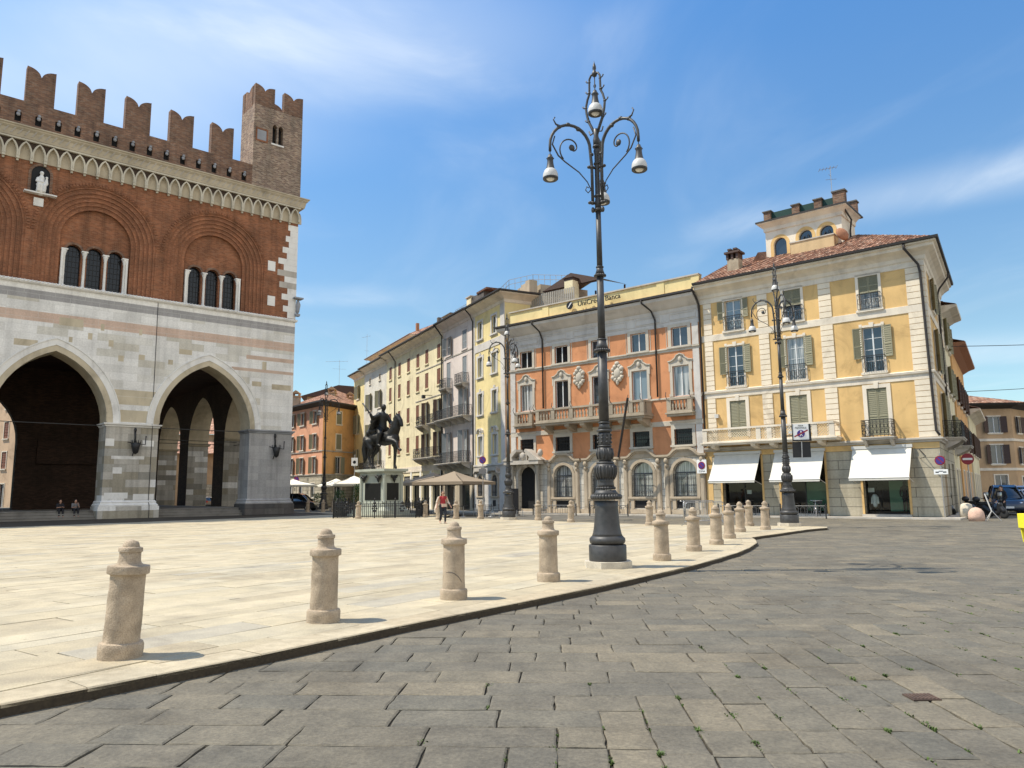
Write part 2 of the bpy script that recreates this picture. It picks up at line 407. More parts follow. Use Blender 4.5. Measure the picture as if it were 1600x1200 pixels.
def shell(mb, x0, x1, y0, y1, z0, z1, m=0, top=True):
    """sides, back and flat lid behind a facade"""
    mb.cur = m
    mb.quad((x0, y0, z0), (x0, y0, z1), (x0, y1, z1), (x0, y1, z0)); mb.quad((x1, y0, z0), (x1, y1, z0), (x1, y1, z1), (x1, y0, z1))
    mb.quad((x0, y1, z0), (x0, y1, z1), (x1, y1, z1), (x1, y1, z0))
    if top: mb.quad((x0, y0, z1), (x1, y0, z1), (x1, y1, z1), (x0, y1, z1))

# ------------------------------------------------------------------ windows
WC = {}
def rect_ring(mb, x0, x1, z0, z1, t, y0, y1, bottom=True):
    mb.box(x0, x0 + t, y0, y1, z0, z1); mb.box(x1 - t, x1, y0, y1, z0, z1)
    mb.box(x0 + t, x1 - t, y0, y1, z1 - t, z1)
    if bottom: mb.box(x0 + t, x1 - t, y0, y1, z0, z0 + t)
def shutter_mesh(w, h, mat, slats, name='shutter'):
    mb = MB(); t = 0.055
    rect_ring(mb, 0, w, 0, h, t, -0.02, 0.02)
    mb.box(t, w - t, -0.019, 0.019, h * 0.4 - .03, h * 0.4 + .03)
    n = slats
    for z0, z1 in ((t, h * 0.4 - .03), (h * 0.4 + .03, h - t)):
        k = max(2, int(n * (z1 - z0) / h))
        for i in range(k):
            z = z0 + (i + .5) * (z1 - z0) / k; d = (z1 - z0) / k * .5
            mb.add([(t, -0.016, z - d), (w - t, -0.016, z - d), (w - t, 0.014, z + d * 1.1), (t, 0.014, z + d * 1.1)], [(0, 1, 2, 3)])
    return mesh_of(mb, name, mat)
def window(parent, M, x, z, w, h, trim='trim', sash='white_paint', glass='glass', sur=0.14, proj=0.05, head='flat', sill=True,
           bars=2, rec=0.16, shut=None, shm='green_shutter', shw=None, slats=16, shh=None, arch=None, grille=None, deep=0.22, shdz=0, transom=None):
    """opening of w x h whose lower middle is (x, z) on the wall plane; one window = surround > sash, pane, shutters, sill"""
    key = repr((w, h, trim, sash, glass, sur, proj, head, sill, bars, rec, shut, shm, shw, slats, shh, arch, grille, shdz, transom))
    if key not in WC:
        L = []; a, b = -w / 2, w / 2
        mb = MB(); top = h
        if sur > 0:
            if arch is not None:
                c = arch_curve(a, b, arch, h, 'round'); mb.band([(a, 0)] + c + [(b, 0)], sur, -proj, 0.02)
            else:
                mb.box(a - sur, a, -proj, 0.02, 0, h); mb.box(b, b + sur, -proj, 0.02, 0, h); mb.box(a - sur, b + sur, -proj, 0.02, h, h + sur)
            if head in ('key', 'keytop'):
                mb.prism([(-.10, h - .02), (.10, h - .02), (.14, h + sur + .14), (-.14, h + sur + .14)], -proj - .03, -proj + .004)
            if head == 'keytop':
                mb.box(a - sur - .02, a + .02, -proj - .012, -proj + .004, h + sur * .4, h + sur + .08); mb.box(b - .02, b + sur + .02, -proj - .012, -proj + .004, h + sur * .4, h + sur + .08)
            if head == 'ears':
                mb.box(a - sur - .09, a - sur, -proj, .02, h - .22, h + sur); mb.box(b + sur, b + sur + .09, -proj, .02, h - .22, h + sur)
                mb.box(-.16, .16, -proj - .02, .02, h + sur, h + sur + .22)
            if head == 'hood':
                mb.sweep([(a - sur - .22, 0), (b + sur + .22, 0)], [(0, h + sur + .02), (.12, h + sur + .06), (.22, h + sur + .14), (.24, h + sur + .2), (0, h + sur + .22)])
            if head == 'curvy':      # baroque crest with scrolled shoulders
                zt = h + sur
                cr = [(a - sur - .1, zt), (a - sur - .1, zt + .10), (a + .02, zt + .16), (-.34, zt + .34), (-.26, zt + .50), (0, zt + .60), (.26, zt + .50), (.34, zt + .34), (b - .02, zt + .16), (b + sur + .1, zt + .10), (b + sur + .1, zt)]
                mb.prism(cr, -.03, .02)
                mb.band([(x_, z_) for x_, z_ in cr[1:-1]], .07, -.14, .02)
                mb.ball((0, -.1, zt + .24), .15, 10, 6, (1, .6, 1.3))
                for k in (-1, 1):
                    mb.box(k * (w / 2 + sur) - .06, k * (w / 2 + sur) + .06, -.08, .02, h - .35, zt)
                    mb.box(k * (w / 2 + sur + .02) - .05, k * (w / 2 + sur + .02) + .05, -.07, .02, 0, .2)
            if head == 'broken':     # broken segmental hood
                zt = h + sur
                for k in (-1, 1):
                    mb.band([(k * .62, zt + .05), (k * .55, zt + .28), (k * .3, zt + .45), (k * .12, zt + .42)] if k < 0 else [(k * .12, zt + .42), (k * .3, zt + .45), (k * .55, zt + .28), (k * .62, zt + .05)], .09, -.18, .02)
                mb.box(-.2, .2, -.06, .02, zt, zt + .34); mb.ball((0, -.06, zt + .3), .12, 8, 6)
        else:
            mb.box(a, b, rec - .003, rec + .0, 0, 0.01)
        L.append(('window', mesh_of(mb, 'window', trim), Matrix()))
        if sash:
            sb = MB(); f = .055; y0, y1 = rec - .03, rec + .02
            if arch is not None:
                c = arch_curve(a, b, arch, h, 'round', 6)
                sb.band([(x_, z_) for x_, z_ in [(a, 0)] + c + [(b, 0)]], -f, y0, y1); sb.box(a, b, y0, y1, 0, f); ht = arch
                sb.box(a + f, b - f, y0, y1, arch - .03, arch + .03)
            else: rect_ring(sb, a, b, 0, h, f, y0, y1); ht = h - f
            if transom: sb.box(a + f, b - f, y0, y1, transom - .03, transom + .03)
            if bars: sb.box(-.04, .04, y0 - .008, y1, f, ht)
            for i in range(1, bars):
                zz = i * h / bars
                sb.box(a + f, -.04, y0 + .01, y1 - .01, zz - .014, zz + .014); sb.box(.04, b - f, y0 + .01, y1 - .01, zz - .014, zz + .014)
            L.append(('sash', mesh_of(sb, 'sash', sash), Matrix()))
        pb = MB()
        if arch is not None:
            c = arch_curve(a, b, arch, h, 'round', 6); pb.add([(x_, rec, z_) for x_, z_ in [(a, 0)] + c + [(b, 0)]], [tuple(range(len(c) + 2))])
        else: pb.quad((a, rec, 0), (b, rec, 0), (b, rec, h), (a, rec, h))
        L.append(('pane', mesh_of(pb, 'pane', glass), Matrix()))
        if sill:
            lb = MB(); lb.box(a - sur - .05, b + sur + .05, -proj - .09, .03, -.13, -.002); lb.box(a - sur + .02, b + sur - .02, -proj - .03, .02, -.2, -.13)
            L.append(('sill', mesh_of(lb, 'sill', trim), Matrix()))
        if grille:
            gb = MB(); n = int(w / .14)
            for i in range(n + 1):
                xx = a + w * i / n; gb.tube([(xx, -.05, 0), (xx, -.05, grille)], .012, 5)
            for zz in (.06, grille * .5, grille - .05): gb.box(a - .03, b + .03, -.065, -.035, zz - .012, zz + .012)
            for i in range(n):
                for zz in (grille * .2, grille * .8):
                    gb.tube([(a + w * (i + .5) / n + .055 * math.cos(q), -.05, zz + .1 * math.sin(q)) for q in [k_ * PI / 3 for k_ in range(6)]], .008, 4, True)
            L.append(('grille', mesh_of(gb, 'grille', 'iron'), Matrix()))
        if shut:
            sw = shw or w / 2; sh = shh or h; z0 = h - sh + shdz
            if shut == 'closed':
                me = shutter_mesh(w / 2 - .01, sh, shm, slats)
                L.append(('shutter', me, Matrix.Translation((a + .005, .02, z0)))); L.append(('shutter', me, Matrix.Translation((.005, .02, z0))))
            else:
                me = shutter_mesh(sw, sh, shm, slats); ang = rad({'open': 6, 'ajar': 28, 'half': 80}.get(shut, 6))
                L.append(('shutter', me, Matrix.Translation((a - .01, -.03, z0)) @ Matrix.Rotation(PI + ang, 4, 'Z') @ Matrix.Rotation(0, 4, 'Z')))
                L.append(('shutter', me, Matrix.Translation((b + .01, -.03, z0)) @ Matrix.Rotation(-ang, 4, 'Z')))
        WC[key] = L
    L = WC[key]; W = M @ Matrix.Translation((x, 0, z))
    root = link(L[0][0], L[0][1], parent, M=W)
    for nm, me, m in L[1:]: link(nm, me, root, M=m)
    return root
RAILC = {}
def railing(parent, M, x0, x1, z, h, dep, style='scroll', mat='iron', slab='stone_grey', brackets=True, th=0.14):
    """balcony projecting `dep` from the wall plane: slab > railing, brackets"""
    sb = MB(M); sb.box(x0, x1, -dep, 0, z - th, z); sb.box(x0 - .05, x1 + .05, -dep - .05, 0, z - .05, z + .02)
    if brackets:
        n = max(2, int((x1 - x0) / 1.5) + 1)
        for i in range(n):
            xx = x0 + .15 + (x1 - x0 - .3) * i / (n - 1)
            p = [(0, z - th), (-dep * .9, z - th), (-dep * .8, z - th - .14), (-dep * .25, z - th - .42), (0, z - th - .5)]
            vs = [(xx - .08, y, zz) for y, zz in p] + [(xx + .08, y, zz) for y, zz in p]; k = len(p)
            sb.add(vs, [tuple(range(k)), tuple(range(2 * k - 1, k - 1, -1))] + [(i_, (i_ + 1) % k, (i_ + 1) % k + k, i_ + k) for i_ in range(k)])
    o = sb.build('balcony', slab, parent)
    rb = MB(M); y = -dep + .05
    def run(a, b, along_x):
        L = abs(b - a)
        P = (lambda t, zz: (t, y, zz)) if along_x else None
        fx = [x0 + .05, x1 - .05]
        for fxx in ([None] if along_x else fx):
            def pt(t, zz): return (t, y, zz) if along_x else (fxx, t, zz)
            rb.bar(pt(a, z + h), pt(b, z + h), .05, .04); rb.bar(pt(a, z + .1), pt(b, z + .1), .03); rb.bar(pt(a, z + h - .13), pt(b, z + h - .13), .025)
            n = max(2, int(L / (.13 if style != 'scroll' else .2)))
            for i in range(n + 1):
                t = a + (b - a) * i / n; rb.bar(pt(t, z + .02), pt(t, z + h), .022)
                if style == 'scroll' and i < n:
                    tm = a + (b - a) * (i + .5) / n; r = L / n * .42
                    for zc in (z + .3, z + h - .35):
                        rb.tube([pt(tm + r * math.cos(q), zc + .14 * math.sin(q)) for q in [k_ * PI / 4 for k_ in range(8)]], .011, 4, True)
    run(x0 + .05, x1 - .05, True); run(y, 0, False)
    rb.build('railing', mat, o)
    return o
def downpipe(parent, pts, r=.055, mat='dark_pipe'):
    mb = MB(); mb.smooth = True; mb.tube(pts, r, 8); return mb.build('downpipe', mat, parent)
def tile_roof(mb, e0, e1, r0, r1, step=.42, pitch=.21, amp=.045):
    """clay pantiles laid from the eaves (e0 - e1) to the ridge (r0 - r1)"""
    e0, e1, r0, r1 = map(Vector, (e0, e1, r0, r1)); L = (e1 - e0).length; S = max((r0 - e0).length, (r1 - e1).length)
    nr = max(2, int(S / step)); nrm = (e1 - e0).cross(r0 - e0 if (r0 - e0).length > .01 else r1 - e0).normalized()
    if nrm.z < 0: nrm = -nrm
    d = (e1 - e0).normalized()
    for j in range(nr):
        ta, tb = j / nr, (j + 1) / nr
        a0, a1 = e0.lerp(r0, ta), e1.lerp(r1, ta); b0, b1 = e0.lerp(r0, tb), e1.lerp(r1, tb)
        s0 = (a0 - e0).dot(d); s1 = (a1 - e0).dot(d); q0 = (b0 - e0).dot(d); q1 = (b1 - e0).dot(d)
        k0 = math.floor(s0 / pitch); k1 = math.ceil(s1 / pitch)
        for k in range(int(k0), int(k1)):
            mb.t = rnd.random()
            xs = [max(s0, min(s1, (k + f) * pitch)) for f in (0, .25, .5, .75, 1)]; hs = [0, amp * .8, amp, amp * .8, 0]
            if xs[-1] - xs[0] < .01: continue
            xq = [max(q0, min(q1, x)) for x in xs]
            base_a = a0 - d * s0; base_b = b0 - d * q0
            lo = [base_a + d * x + nrm * (h_ + .035) for x, h_ in zip(xs, hs)]; hi = [base_b + d * x + nrm * h_ for x, h_ in zip(xq, hs)]
            fl = [base_a + d * x + nrm * (h_ if j else -.02) for x, h_ in zip(xs, hs)]
            vs = [*fl, *lo, *hi]; fs = []
            for i in range(4): fs += [(i, i + 1, i + 6, i + 5), (i + 5, i + 6, i + 11, i + 10)]
            mb.add([tuple(p) for p in vs], fs)
def text(name, body, size, mat, parent, M, depth=0.01, align='CENTER'):
    cu = bpy.data.curves.new(name, 'FONT'); cu.body = body; cu.size = size; cu.extrude = depth; cu.align_x = align; cu.align_y = 'CENTER'
    cu.resolution_u = 3
    o = bpy.data.objects.new(name, cu); me = bpy.data.meshes.new_from_object(o); bpy.data.objects.remove(o); me.materials.clear(); me.materials.append(MATS[mat])
    return link(name, me, parent, M=M)
UP = Matrix.Rotation(PI / 2, 4, 'X')   # makes flat text or discs stand up facing -y
def inpoly(x, y, P):
    c = False; j = len(P) - 1
    for i in range(len(P)):
        if (P[i][1] > y) != (P[j][1] > y) and x < (P[j][0] - P[i][0]) * (y - P[i][1]) / (P[j][1] - P[i][1]) + P[i][0]: c = not c
        j = i
    return c
# ------------------------------------------------------------------ palette
stucco('yellow_plaster', (.70, .465, .20), .11, .16)
stucco('quoin_cream', (.79, .69, .54), .08, .10)
stucco('trim_cream', (.76, .68, .56), .08, .18)
stucco('base_stone', (.44, .40, .31), .12, .18)
stucco('orange_plaster', (.60, .275, .135), .12, .18)
stucco('orange_trim', (.54, .49, .41), .1, .16)
stucco('orange_stone', (.47, .39, .29), .14, .22)
stucco('pale_yellow', (.76, .63, .32), .08, .11)
stucco('grey_trim', (.60, .57, .53), .08, .14)
stucco('pinkish_grey', (.66, .58, .53), .06, .1)
stucco('cream_plaster', (.78, .69, .46), .08, .12)
stucco('pale_grey_plaster', (.66, .62, .54), .08, .12)
stucco('peach_plaster', (.66, .47, .31), .1, .15)
stucco('salmon_plaster', (.70, .36, .22), .07, .08)
stucco('ochre_plaster', (.74, .42, .17), .1, .12)
stucco('brown_plaster', (.50, .34, .20), .1, .12)
stucco('old_plaster', (.45, .38, .28), .15, .2)
stucco('shaft_grey', (.36, .34, .30), .1, .2)
stucco('stone_grey', (.50, .46, .40), .12, .25)
plain('netting', (.015, .05, .042), .8, var=.3)
plain('cover_iron', (.085, .055, .04), .8, var=.3)
stucco('cornice_stone', (.53, .46, .34), .14, .2)
stucco('arch_stone', (.60, .55, .44), .1, .15)
stucco('pedestal_marble', (.42, .44, .37), .12, .2)
stucco('white_marble', (.82, .80, .75), .08, .12)
stucco('beige_stone', (.58, .50, .36), .16, .2)
stucco('balcony_stone', (.40, .34, .26), .14, .25)
stucco('terrace_ochre', (.60, .44, .25), .12, .2)
stucco('step_stone', (.24, .225, .20), .2, .2)
stucco('pink_block', (.60, .45, .35), .12, .1)
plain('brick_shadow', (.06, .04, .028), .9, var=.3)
blocks('dark_block', [(.12, .11, .10), (.15, .14, .125), (.10, .095, .09)], 1.7, .5, (.07, .065, .06), .012)
stucco('dark_stone', (.13, .12, .11), .3, .2)
stucco('grey_marble', (.33, .34, .36), .15, .18)
stucco('panel_green', (.16, .30, .20), .1, .05)
blocks('rustic', [(.44, .395, .30), (.42, .375, .28), (.46, .41, .31), (.43, .385, .29)], 2.7, .54, (.10, .09, .07), .016, .1, bs=.6)
blocks('rustic_light', [(.62, .58, .50), (.56, .52, .44), (.66, .61, .52)], 1.1, .42, (.22, .2, .17), .014, bs=.7)
blocks('far_rustic', [(.50, .45, .34), (.42, .38, .29), (.55, .50, .38)], .9, .42, (.2, .18, .14), .03, bs=.7)
blocks('brick', [(.295, .118, .056), (.25, .098, .048), (.33, .135, .066), (.22, .088, .046), (.30, .138, .075)], .27, .075, (.28, .15, .088), .009, .34, bs=.35, stain=.22)
blocks('brick_old', [(.25, .135, .08), (.20, .105, .065), (.30, .17, .105), (.17, .095, .065), (.27, .18, .125)], .27, .075, (.16, .12, .095), .012, .3, bs=.4, stain=.25)
blocks('brick_ring', [(.26, .108, .054), (.22, .09, .047), (.28, .12, .06)], .27, .075, (.24, .13, .08), .009, .24, bs=.25)
blocks('brick_inner_shade', [(.055, .03, .02), (.04, .022, .015), (.07, .038, .025)], .3, .08, (.045, .035, .026), .012, .3, bs=.4)  # shade inside the arcade put into a darker brick colour
blocks('brick_tower', [(.30, .20, .13), (.18, .11, .08), (.38, .29, .21), (.15, .09, .065), (.28, .19, .14)], .27, .085, (.34, .29, .23), .014, .34, bs=.5, stain=.2)
W_, G_, B_, P_, D_ = (.80, .785, .74), (.72, .705, .66), (.36, .325, .25), (.48, .38, .30), (.29, .275, .235)
blocks('marble_wall', [W_, G_, (.76, .745, .70), W_, (.78, .76, .71), G_, (.66, .635, .56), W_, (.73, .715, .67), (.60, .565, .48), W_, (.70, .68, .62)], 1.9, .56, (.60, .585, .54), .008, .12,
       bands=[(15.35, 15.95, (.36, .35, .34)), (13.75, 14.45, (.62, .46, .36)), (16.0, 16.7, (.82, .80, .74))], bs=.12, stain=.08)
blocks('marble_pier', [B_, D_, (.46, .43, .37), W_, (.40, .38, .33), B_, (.50, .47, .41), (.50, .475, .42)], 1.7, .56, (.26, .24, .2), .007, .12, bs=.15, stain=.18)
blocks('marble_corner', [(.36, .355, .345), (.39, .38, .37), (.35, .345, .335), (.41, .40, .385)], 1.4, .56, (.26, .255, .25), .006, .1, bs=.15, stain=.12)
granite('granite', (.43, .345, .25), (.21, .16, .11), 200, .6, .24)
granite('pale_granite', (.56, .50, .40), (.33, .29, .23), 160, .3, .15)
granite('pink_granite', (.62, .42, .32), (.38, .25, .19), 160, .2, .1)
toned('paving', [(0, (.395, .34, .245)), (.3, (.44, .385, .278)), (.65, (.47, .41, .298)), (.9, (.44, .395, .30)), (1, (.37, .34, .28))], .85, 60, .35, .12, ((.89, .89, .90), (1.06, 1.055, 1.03)), 3)
toned('kerbstone', [(0, (.42, .355, .25)), (1, (.47, .41, .30))], .85, 120, .5, .12)
toned('setts', [(0, (.130, .119, .097)), (.22, (.150, .136, .109)), (.45, (.140, .128, .105)), (.66, (.124, .118, .101)), (.85, (.156, .141, .112)), (1, (.182, .160, .122))], .80, 32, 1.0, .12, ((.84, .835, .82), (1.14, 1.12, 1.07)), 4.8)
plain('joint', (.040, .033, .022), .95, var=.4, scale=30)
plain('paving_joint', (.05, .038, .024), .95, var=.3, scale=30)
blocks('far_paving', [(.125, .117, .10), (.145, .136, .115), (.135, .13, .115)], .8, .4, (.1, .095, .085), .02)
stucco('street_grey', (.19, .18, .16), .15, .1)
stucco('earth', (.16, .14, .11), .2, .1)
plain('bronze', (.008, .008, .007), .5, .0, .4, 9, .4, .5)
plain('iron', (.018, .018, .019), .55, .0, .25, 20, .5)
plain('lamp_iron', (.042, .041, .040), .5, .0, .3, 9, .5, .15)
plain('dark_pipe', (.035, .03, .028), .6, var=.3)
plain('gutter', (.03, .026, .024), .6, var=.3)
plain('white_paint', (.62, .64, .64), .5, var=.05)
plain('dark_sash', (.12, .12, .12), .5)
plain('green_shutter', (.24, .225, .145), .65, var=.12)
plain('grey_shutter', (.25, .27, .28), .65, var=.12)
plain('brown_shutter', (.205, .085, .048), .65, var=.15)
plain('dark_brown_shutter', (.075, .045, .035), .65, var=.15)
plain('awning_cloth', (.62, .595, .53), .85, var=.06, scale=3)
plain('umbrella_cloth', (.27, .215, .155), .9, var=.06)
plain('white_cloth', (.76, .74, .66), .9, var=.04)
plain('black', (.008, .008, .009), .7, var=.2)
plain('black_plastic', (.015, .015, .017), .4)
plain('steel', (.42, .42, .42), .38, .8, .1)
plain('white_enamel', (.55, .54, .51), .35, var=.03)
plain('lamp_glass', (.80, .79, .74), .3, var=.04)
plain('sign_blue', (.06, .035, .22), .4, var=.03)
plain('sign_red', (.27, .018, .03), .4, var=.03)
plain('sign_white', (.80, .80, .78), .4, var=.03)
plain('yellow_plastic', (.85, .74, .04), .35, var=.04)
plain('tree_leaf', (.05, .10, .025), .6, var=.4, scale=3)
plain('grass_blade', (.075, .115, .025), .7, var=.35, scale=9)
plain('skin', (.48, .27, .18), .6, var=.05)
plain('red_cloth', (.30, .025, .03), .85, var=.1)
plain('denim_black', (.02, .022, .03), .85, var=.15)
plain('light_cloth', (.62, .52, .42), .85, var=.06)
plain('bag_tan', (.50, .38, .30), .6, var=.05)
plain('hair_dark', (.02, .012, .008), .6)
plain('dark_cloth', (.018, .018, .022), .9)
plain('rack_grey', (.12, .12, .12), .5)
plain('kerb_face_shade', (.10, .085, .062), .9, var=.35, scale=12)  # shade of the kerb's outer face put into a darker stone colour
plain('grey_cloth', (.16, .155, .155), .9)
plain('rust', (.33, .15, .08), .8, var=.2)
plain('chrome', (.6, .6, .62), .25, .9)
plain('rubber', (.02, .02, .02), .8)
for nm, c in (('car_black', (.008, .008, .010)), ('car_blue', (.012, .024, .055)), ('car_silver', (.38, .39, .41)), ('car_white', (.72, .72, .72)), ('car_grey', (.12, .13, .14))):
    m, nt, b = nodes_of(nm); b.inputs['Base Color'].default_value = (*c, 1); b.inputs['Roughness'].default_value = .3; b.inputs['Coat Weight'].default_value = 1; b.inputs['Coat Roughness'].default_value = .04
m, nt, b = nodes_of('tail_red'); b.inputs['Base Color'].default_value = (.4, .02, .02, 1); b.inputs['Roughness'].default_value = .2
glassy('glass'); glassy('glass_bright', (.16, .2, .22), .06, .3); glassy('glass_curtain', (.10, .11, .11), .1, .15, (.42, .43, .41))
glassy('dark_glass', (.006, .008, .010), .12, .2); MATS['dark_glass'].node_tree.nodes['Principled BSDF'].inputs['Specular IOR Level'].default_value = .35; glassy('shop_glass', (.008, .010, .010), .03, .05)
m, nt, b = nodes_of('shop_glass_t'); nt.nodes.remove(b); _t = N(nt, 'ShaderNodeBsdfTransparent'); _t.inputs[0].default_value = (.8, .85, .83, 1); _g = N(nt, 'ShaderNodeBsdfGlossy'); _g.inputs['Roughness'].default_value = .02
_f = N(nt, 'ShaderNodeFresnel'); _f.inputs[0].default_value = 1.5; _m = N(nt, 'ShaderNodeMixShader'); nt.links.new(_f.outputs[0], _m.inputs[0]); nt.links.new(_t.outputs[0], _m.inputs[1]); nt.links.new(_g.outputs[0], _m.inputs[2]); nt.links.new(_m.outputs[0], nt.nodes['Material Output'].inputs[0])
glassy('green_glass', (.02, .075, .06), .15, .3)
tiles('roof_tiles', [(.15, .085, .06), (.34, .18, .12), (.46, .27, .18), (.26, .15, .11), (.55, .38, .28), (.20, .11, .08), (.38, .20, .13)])
tiles('roof_tiles_pale', [(.28, .16, .12), (.46, .26, .18), (.58, .38, .28), (.36, .21, .15), (.50, .30, .21)])

# ------------------------------------------------------------------ camera
CAMF = 1180.0; PITCH = math.atan(170 / 1180); ROLL = rad(0.6); EYE = 1.55
cp, sp_ = math.cos(PITCH), math.sin(PITCH)
fwd = Vector((0, cp, sp_)); up0 = Vector((0, -sp_, cp)); r0 = Vector((1, 0, 0))
rt = r0 * math.cos(ROLL) - up0 * math.sin(ROLL); up = up0 * math.cos(ROLL) + r0 * math.sin(ROLL)
cam = bpy.data.cameras.new('camera'); co = bpy.data.objects.new('camera', cam); COL.objects.link(co)
co.matrix_world = Matrix(((rt.x, up.x, -fwd.x, 0), (rt.y, up.y, -fwd.y, 0), (rt.z, up.z, -fwd.z, EYE), (0, 0, 0, 1)))
cam.sensor_width = 36; cam.lens = CAMF / 1600 * 36; cam.clip_end = 3000; cam.clip_start = .1
scene.camera = co

# ------------------------------------------------------------------ light
SUN_AZ = -90.5; SUN_EL = 57.5      # azimuth from +Y towards +X
sv = Vector((math.sin(rad(SUN_AZ)) * math.cos(rad(SUN_EL)), math.cos(rad(SUN_AZ)) * math.cos(rad(SUN_EL)), math.sin(rad(SUN_EL))))
sl = bpy.data.lights.new('sun', 'SUN'); sl.energy = 5.0; sl.angle = rad(.53); sl.color = (1.0, .91, .76)
so = bpy.data.objects.new('sun', sl); COL.objects.link(so); so.rotation_euler = (-sv).to_track_quat('-Z', 'Y').to_euler(); so.location = (0, 0, 60)
w = bpy.data.worlds.new('World'); scene.world = w; w.use_nodes = True
nt = w.node_tree; bg = nt.nodes['Background']
sky = N(nt, 'ShaderNodeTexSky', sky_type='NISHITA'); sky.sun_disc = False; sky.sun_elevation = rad(SUN_EL); sky.sun_rotation = rad(SUN_AZ)
sky.air_density = 1.0; sky.dust_density = .6; sky.ozone_density = 1.0; sky.altitude = 60
tc = N(nt, 'ShaderNodeTexCoord'); sp = N(nt, 'ShaderNodeSeparateXYZ'); nt.links.new(tc.outputs['Generated'], sp.inputs[0])
def cloud(scale, rot, sc, lo, hi, detail=7, off=(0, 0, 0), dist=.6):
    # direction projected on a high flat layer, so the streaks run out to the horizon
    zc = N(nt, 'ShaderNodeMath', operation='MAXIMUM'); zc.inputs[1].default_value = .04; nt.links.new(sp.outputs[2], zc.inputs[0])
    cb = N(nt, 'ShaderNodeCombineXYZ')
    for k in (0, 1):
        dv = N(nt, 'ShaderNodeMath', operation='DIVIDE'); nt.links.new(sp.outputs[k], dv.inputs[0]); nt.links.new(zc.outputs[0], dv.inputs[1]); nt.links.new(dv.outputs[0], cb.inputs[k])
    mp = N(nt, 'ShaderNodeMapping'); mp.inputs['Rotation'].default_value = (0, 0, rad(rot)); mp.inputs['Scale'].default_value = sc; mp.inputs['Location'].default_value = off
    nt.links.new(cb.outputs[0], mp.inputs[0])
    n = N(nt, 'ShaderNodeTexNoise'); n.inputs['Scale'].default_value = scale; n.inputs['Detail'].default_value = detail; n.inputs['Roughness'].default_value = .55; n.inputs['Distortion'].default_value = dist
    nt.links.new(mp.outputs[0], n.inputs['Vector'])
    mr = N(nt, 'ShaderNodeMapRange'); mr.interpolation_type = 'SMOOTHSTEP'; mr.inputs['From Min'].default_value = lo; mr.inputs['From Max'].default_value = hi
    nt.links.new(n.outputs[0], mr.inputs['Value']); return mr.outputs[0], cb.outputs[0]
def blob(cx, cy, rx, ry, rot, soft=1.0):
    """soft elliptical patch of the cloud layer around (cx, cy)"""
    zc = N(nt, 'ShaderNodeMath', operation='MAXIMUM'); zc.inputs[1].default_value = .04; nt.links.new(sp.outputs[2], zc.inputs[0])
    cb = N(nt, 'ShaderNodeCombineXYZ')
    for k, c in ((0, cx), (1, cy)):
        dv = N(nt, 'ShaderNodeMath', operation='DIVIDE'); nt.links.new(sp.outputs[k], dv.inputs[0]); nt.links.new(zc.outputs[0], dv.inputs[1])
        sb = N(nt, 'ShaderNodeMath', operation='SUBTRACT'); sb.inputs[1].default_value = c; nt.links.new(dv.outputs[0], sb.inputs[0]); nt.links.new(sb.outputs[0], cb.inputs[k])
    mp = N(nt, 'ShaderNodeVectorRotate', rotation_type='Z_AXIS'); mp.inputs['Angle'].default_value = -rad(rot); nt.links.new(cb.outputs[0], mp.inputs[0])
    m2 = N(nt, 'ShaderNodeVectorMath', operation='DIVIDE'); m2.inputs[1].default_value = (rx, ry, 1); nt.links.new(mp.outputs[0], m2.inputs[0])
    ln = N(nt, 'ShaderNodeVectorMath', operation='LENGTH'); nt.links.new(m2.outputs[0], ln.inputs[0])
    mr = N(nt, 'ShaderNodeMapRange'); mr.interpolation_type = 'SMOOTHSTEP'; mr.inputs['From Min'].default_value = 1.0; mr.inputs['From Max'].default_value = 1.0 - soft
    nt.links.new(ln.outputs['Value'], mr.inputs['Value']); return mr.outputs[0]
def m_(op, a, b_):
    q = N(nt, 'ShaderNodeMath', operation=op)
    for i, v in ((0, a), (1, b_)):
        if isinstance(v, (int, float)): q.inputs[i].default_value = v
        else: nt.links.new(v, q.inputs[i])
    return q.outputs[0]
CLOUDS = []
# wisps: fine streaks everywhere, held back outside the patches where the sky carries them
fine, _ = cloud(1.5, 30, (1.0, .45, 1), .42, .80, 8, (3.1, .4, 0), 1.0)
soft_, _ = cloud(.7, 20, (.9, .5, 1), .35, .75, 5, (7.1, 2.4, 0), .4)
#@CLOUDS@
def patch(b, a, tex, lo=.25):
    return m_('MULTIPLY', m_('MULTIPLY', b, a), m_('ADD', m_('MULTIPLY', tex, 1 - lo), lo))
parts_ = [patch(blob(-.40, 1.52, .85, .46, 6, .95), .85, fine, .4), patch(blob(-1.05, 1.75, .9, .6, 20, 1), .75, soft_, .5),
          patch(blob(1.55, 2.36, 1.3, .34, -31, 1), .52, fine, .45), patch(blob(-.9, 3.75, .6, .35, 0, 1), .30, fine, .4),
          patch(blob(3.6, 5.4, 2.4, 1.0, 0, 1), .32, soft_, .5), patch(blob(.15, 1.95, .8, .3, -25, 1), .18, fine, .2), patch(blob(-.2, -1.5, 2.5, 1.5, 0, 1), .5, soft_, .3)]
tot = m_('MULTIPLY', fine, .10)
for p_ in parts_: tot = m_('ADD', tot, p_)
tot = m_('MINIMUM', tot, .9)
SKYK = .110
mrt = N(nt, 'ShaderNodeMapRange'); mrt.inputs['From Min'].default_value = .2; mrt.inputs['From Max'].default_value = .62; nt.links.new(sp.outputs[2], mrt.inputs['Value'])
ttc = mix(nt, (1.06, 1.23, 1.20), (.72, 1.36, 1.82), mrt.outputs[0])
tint = mix(nt, sky.outputs[0], ttc, 1.0, 'MULTIPLY')
colr = mix(nt, tint, (7.6, 8.2, 8.7), tot)
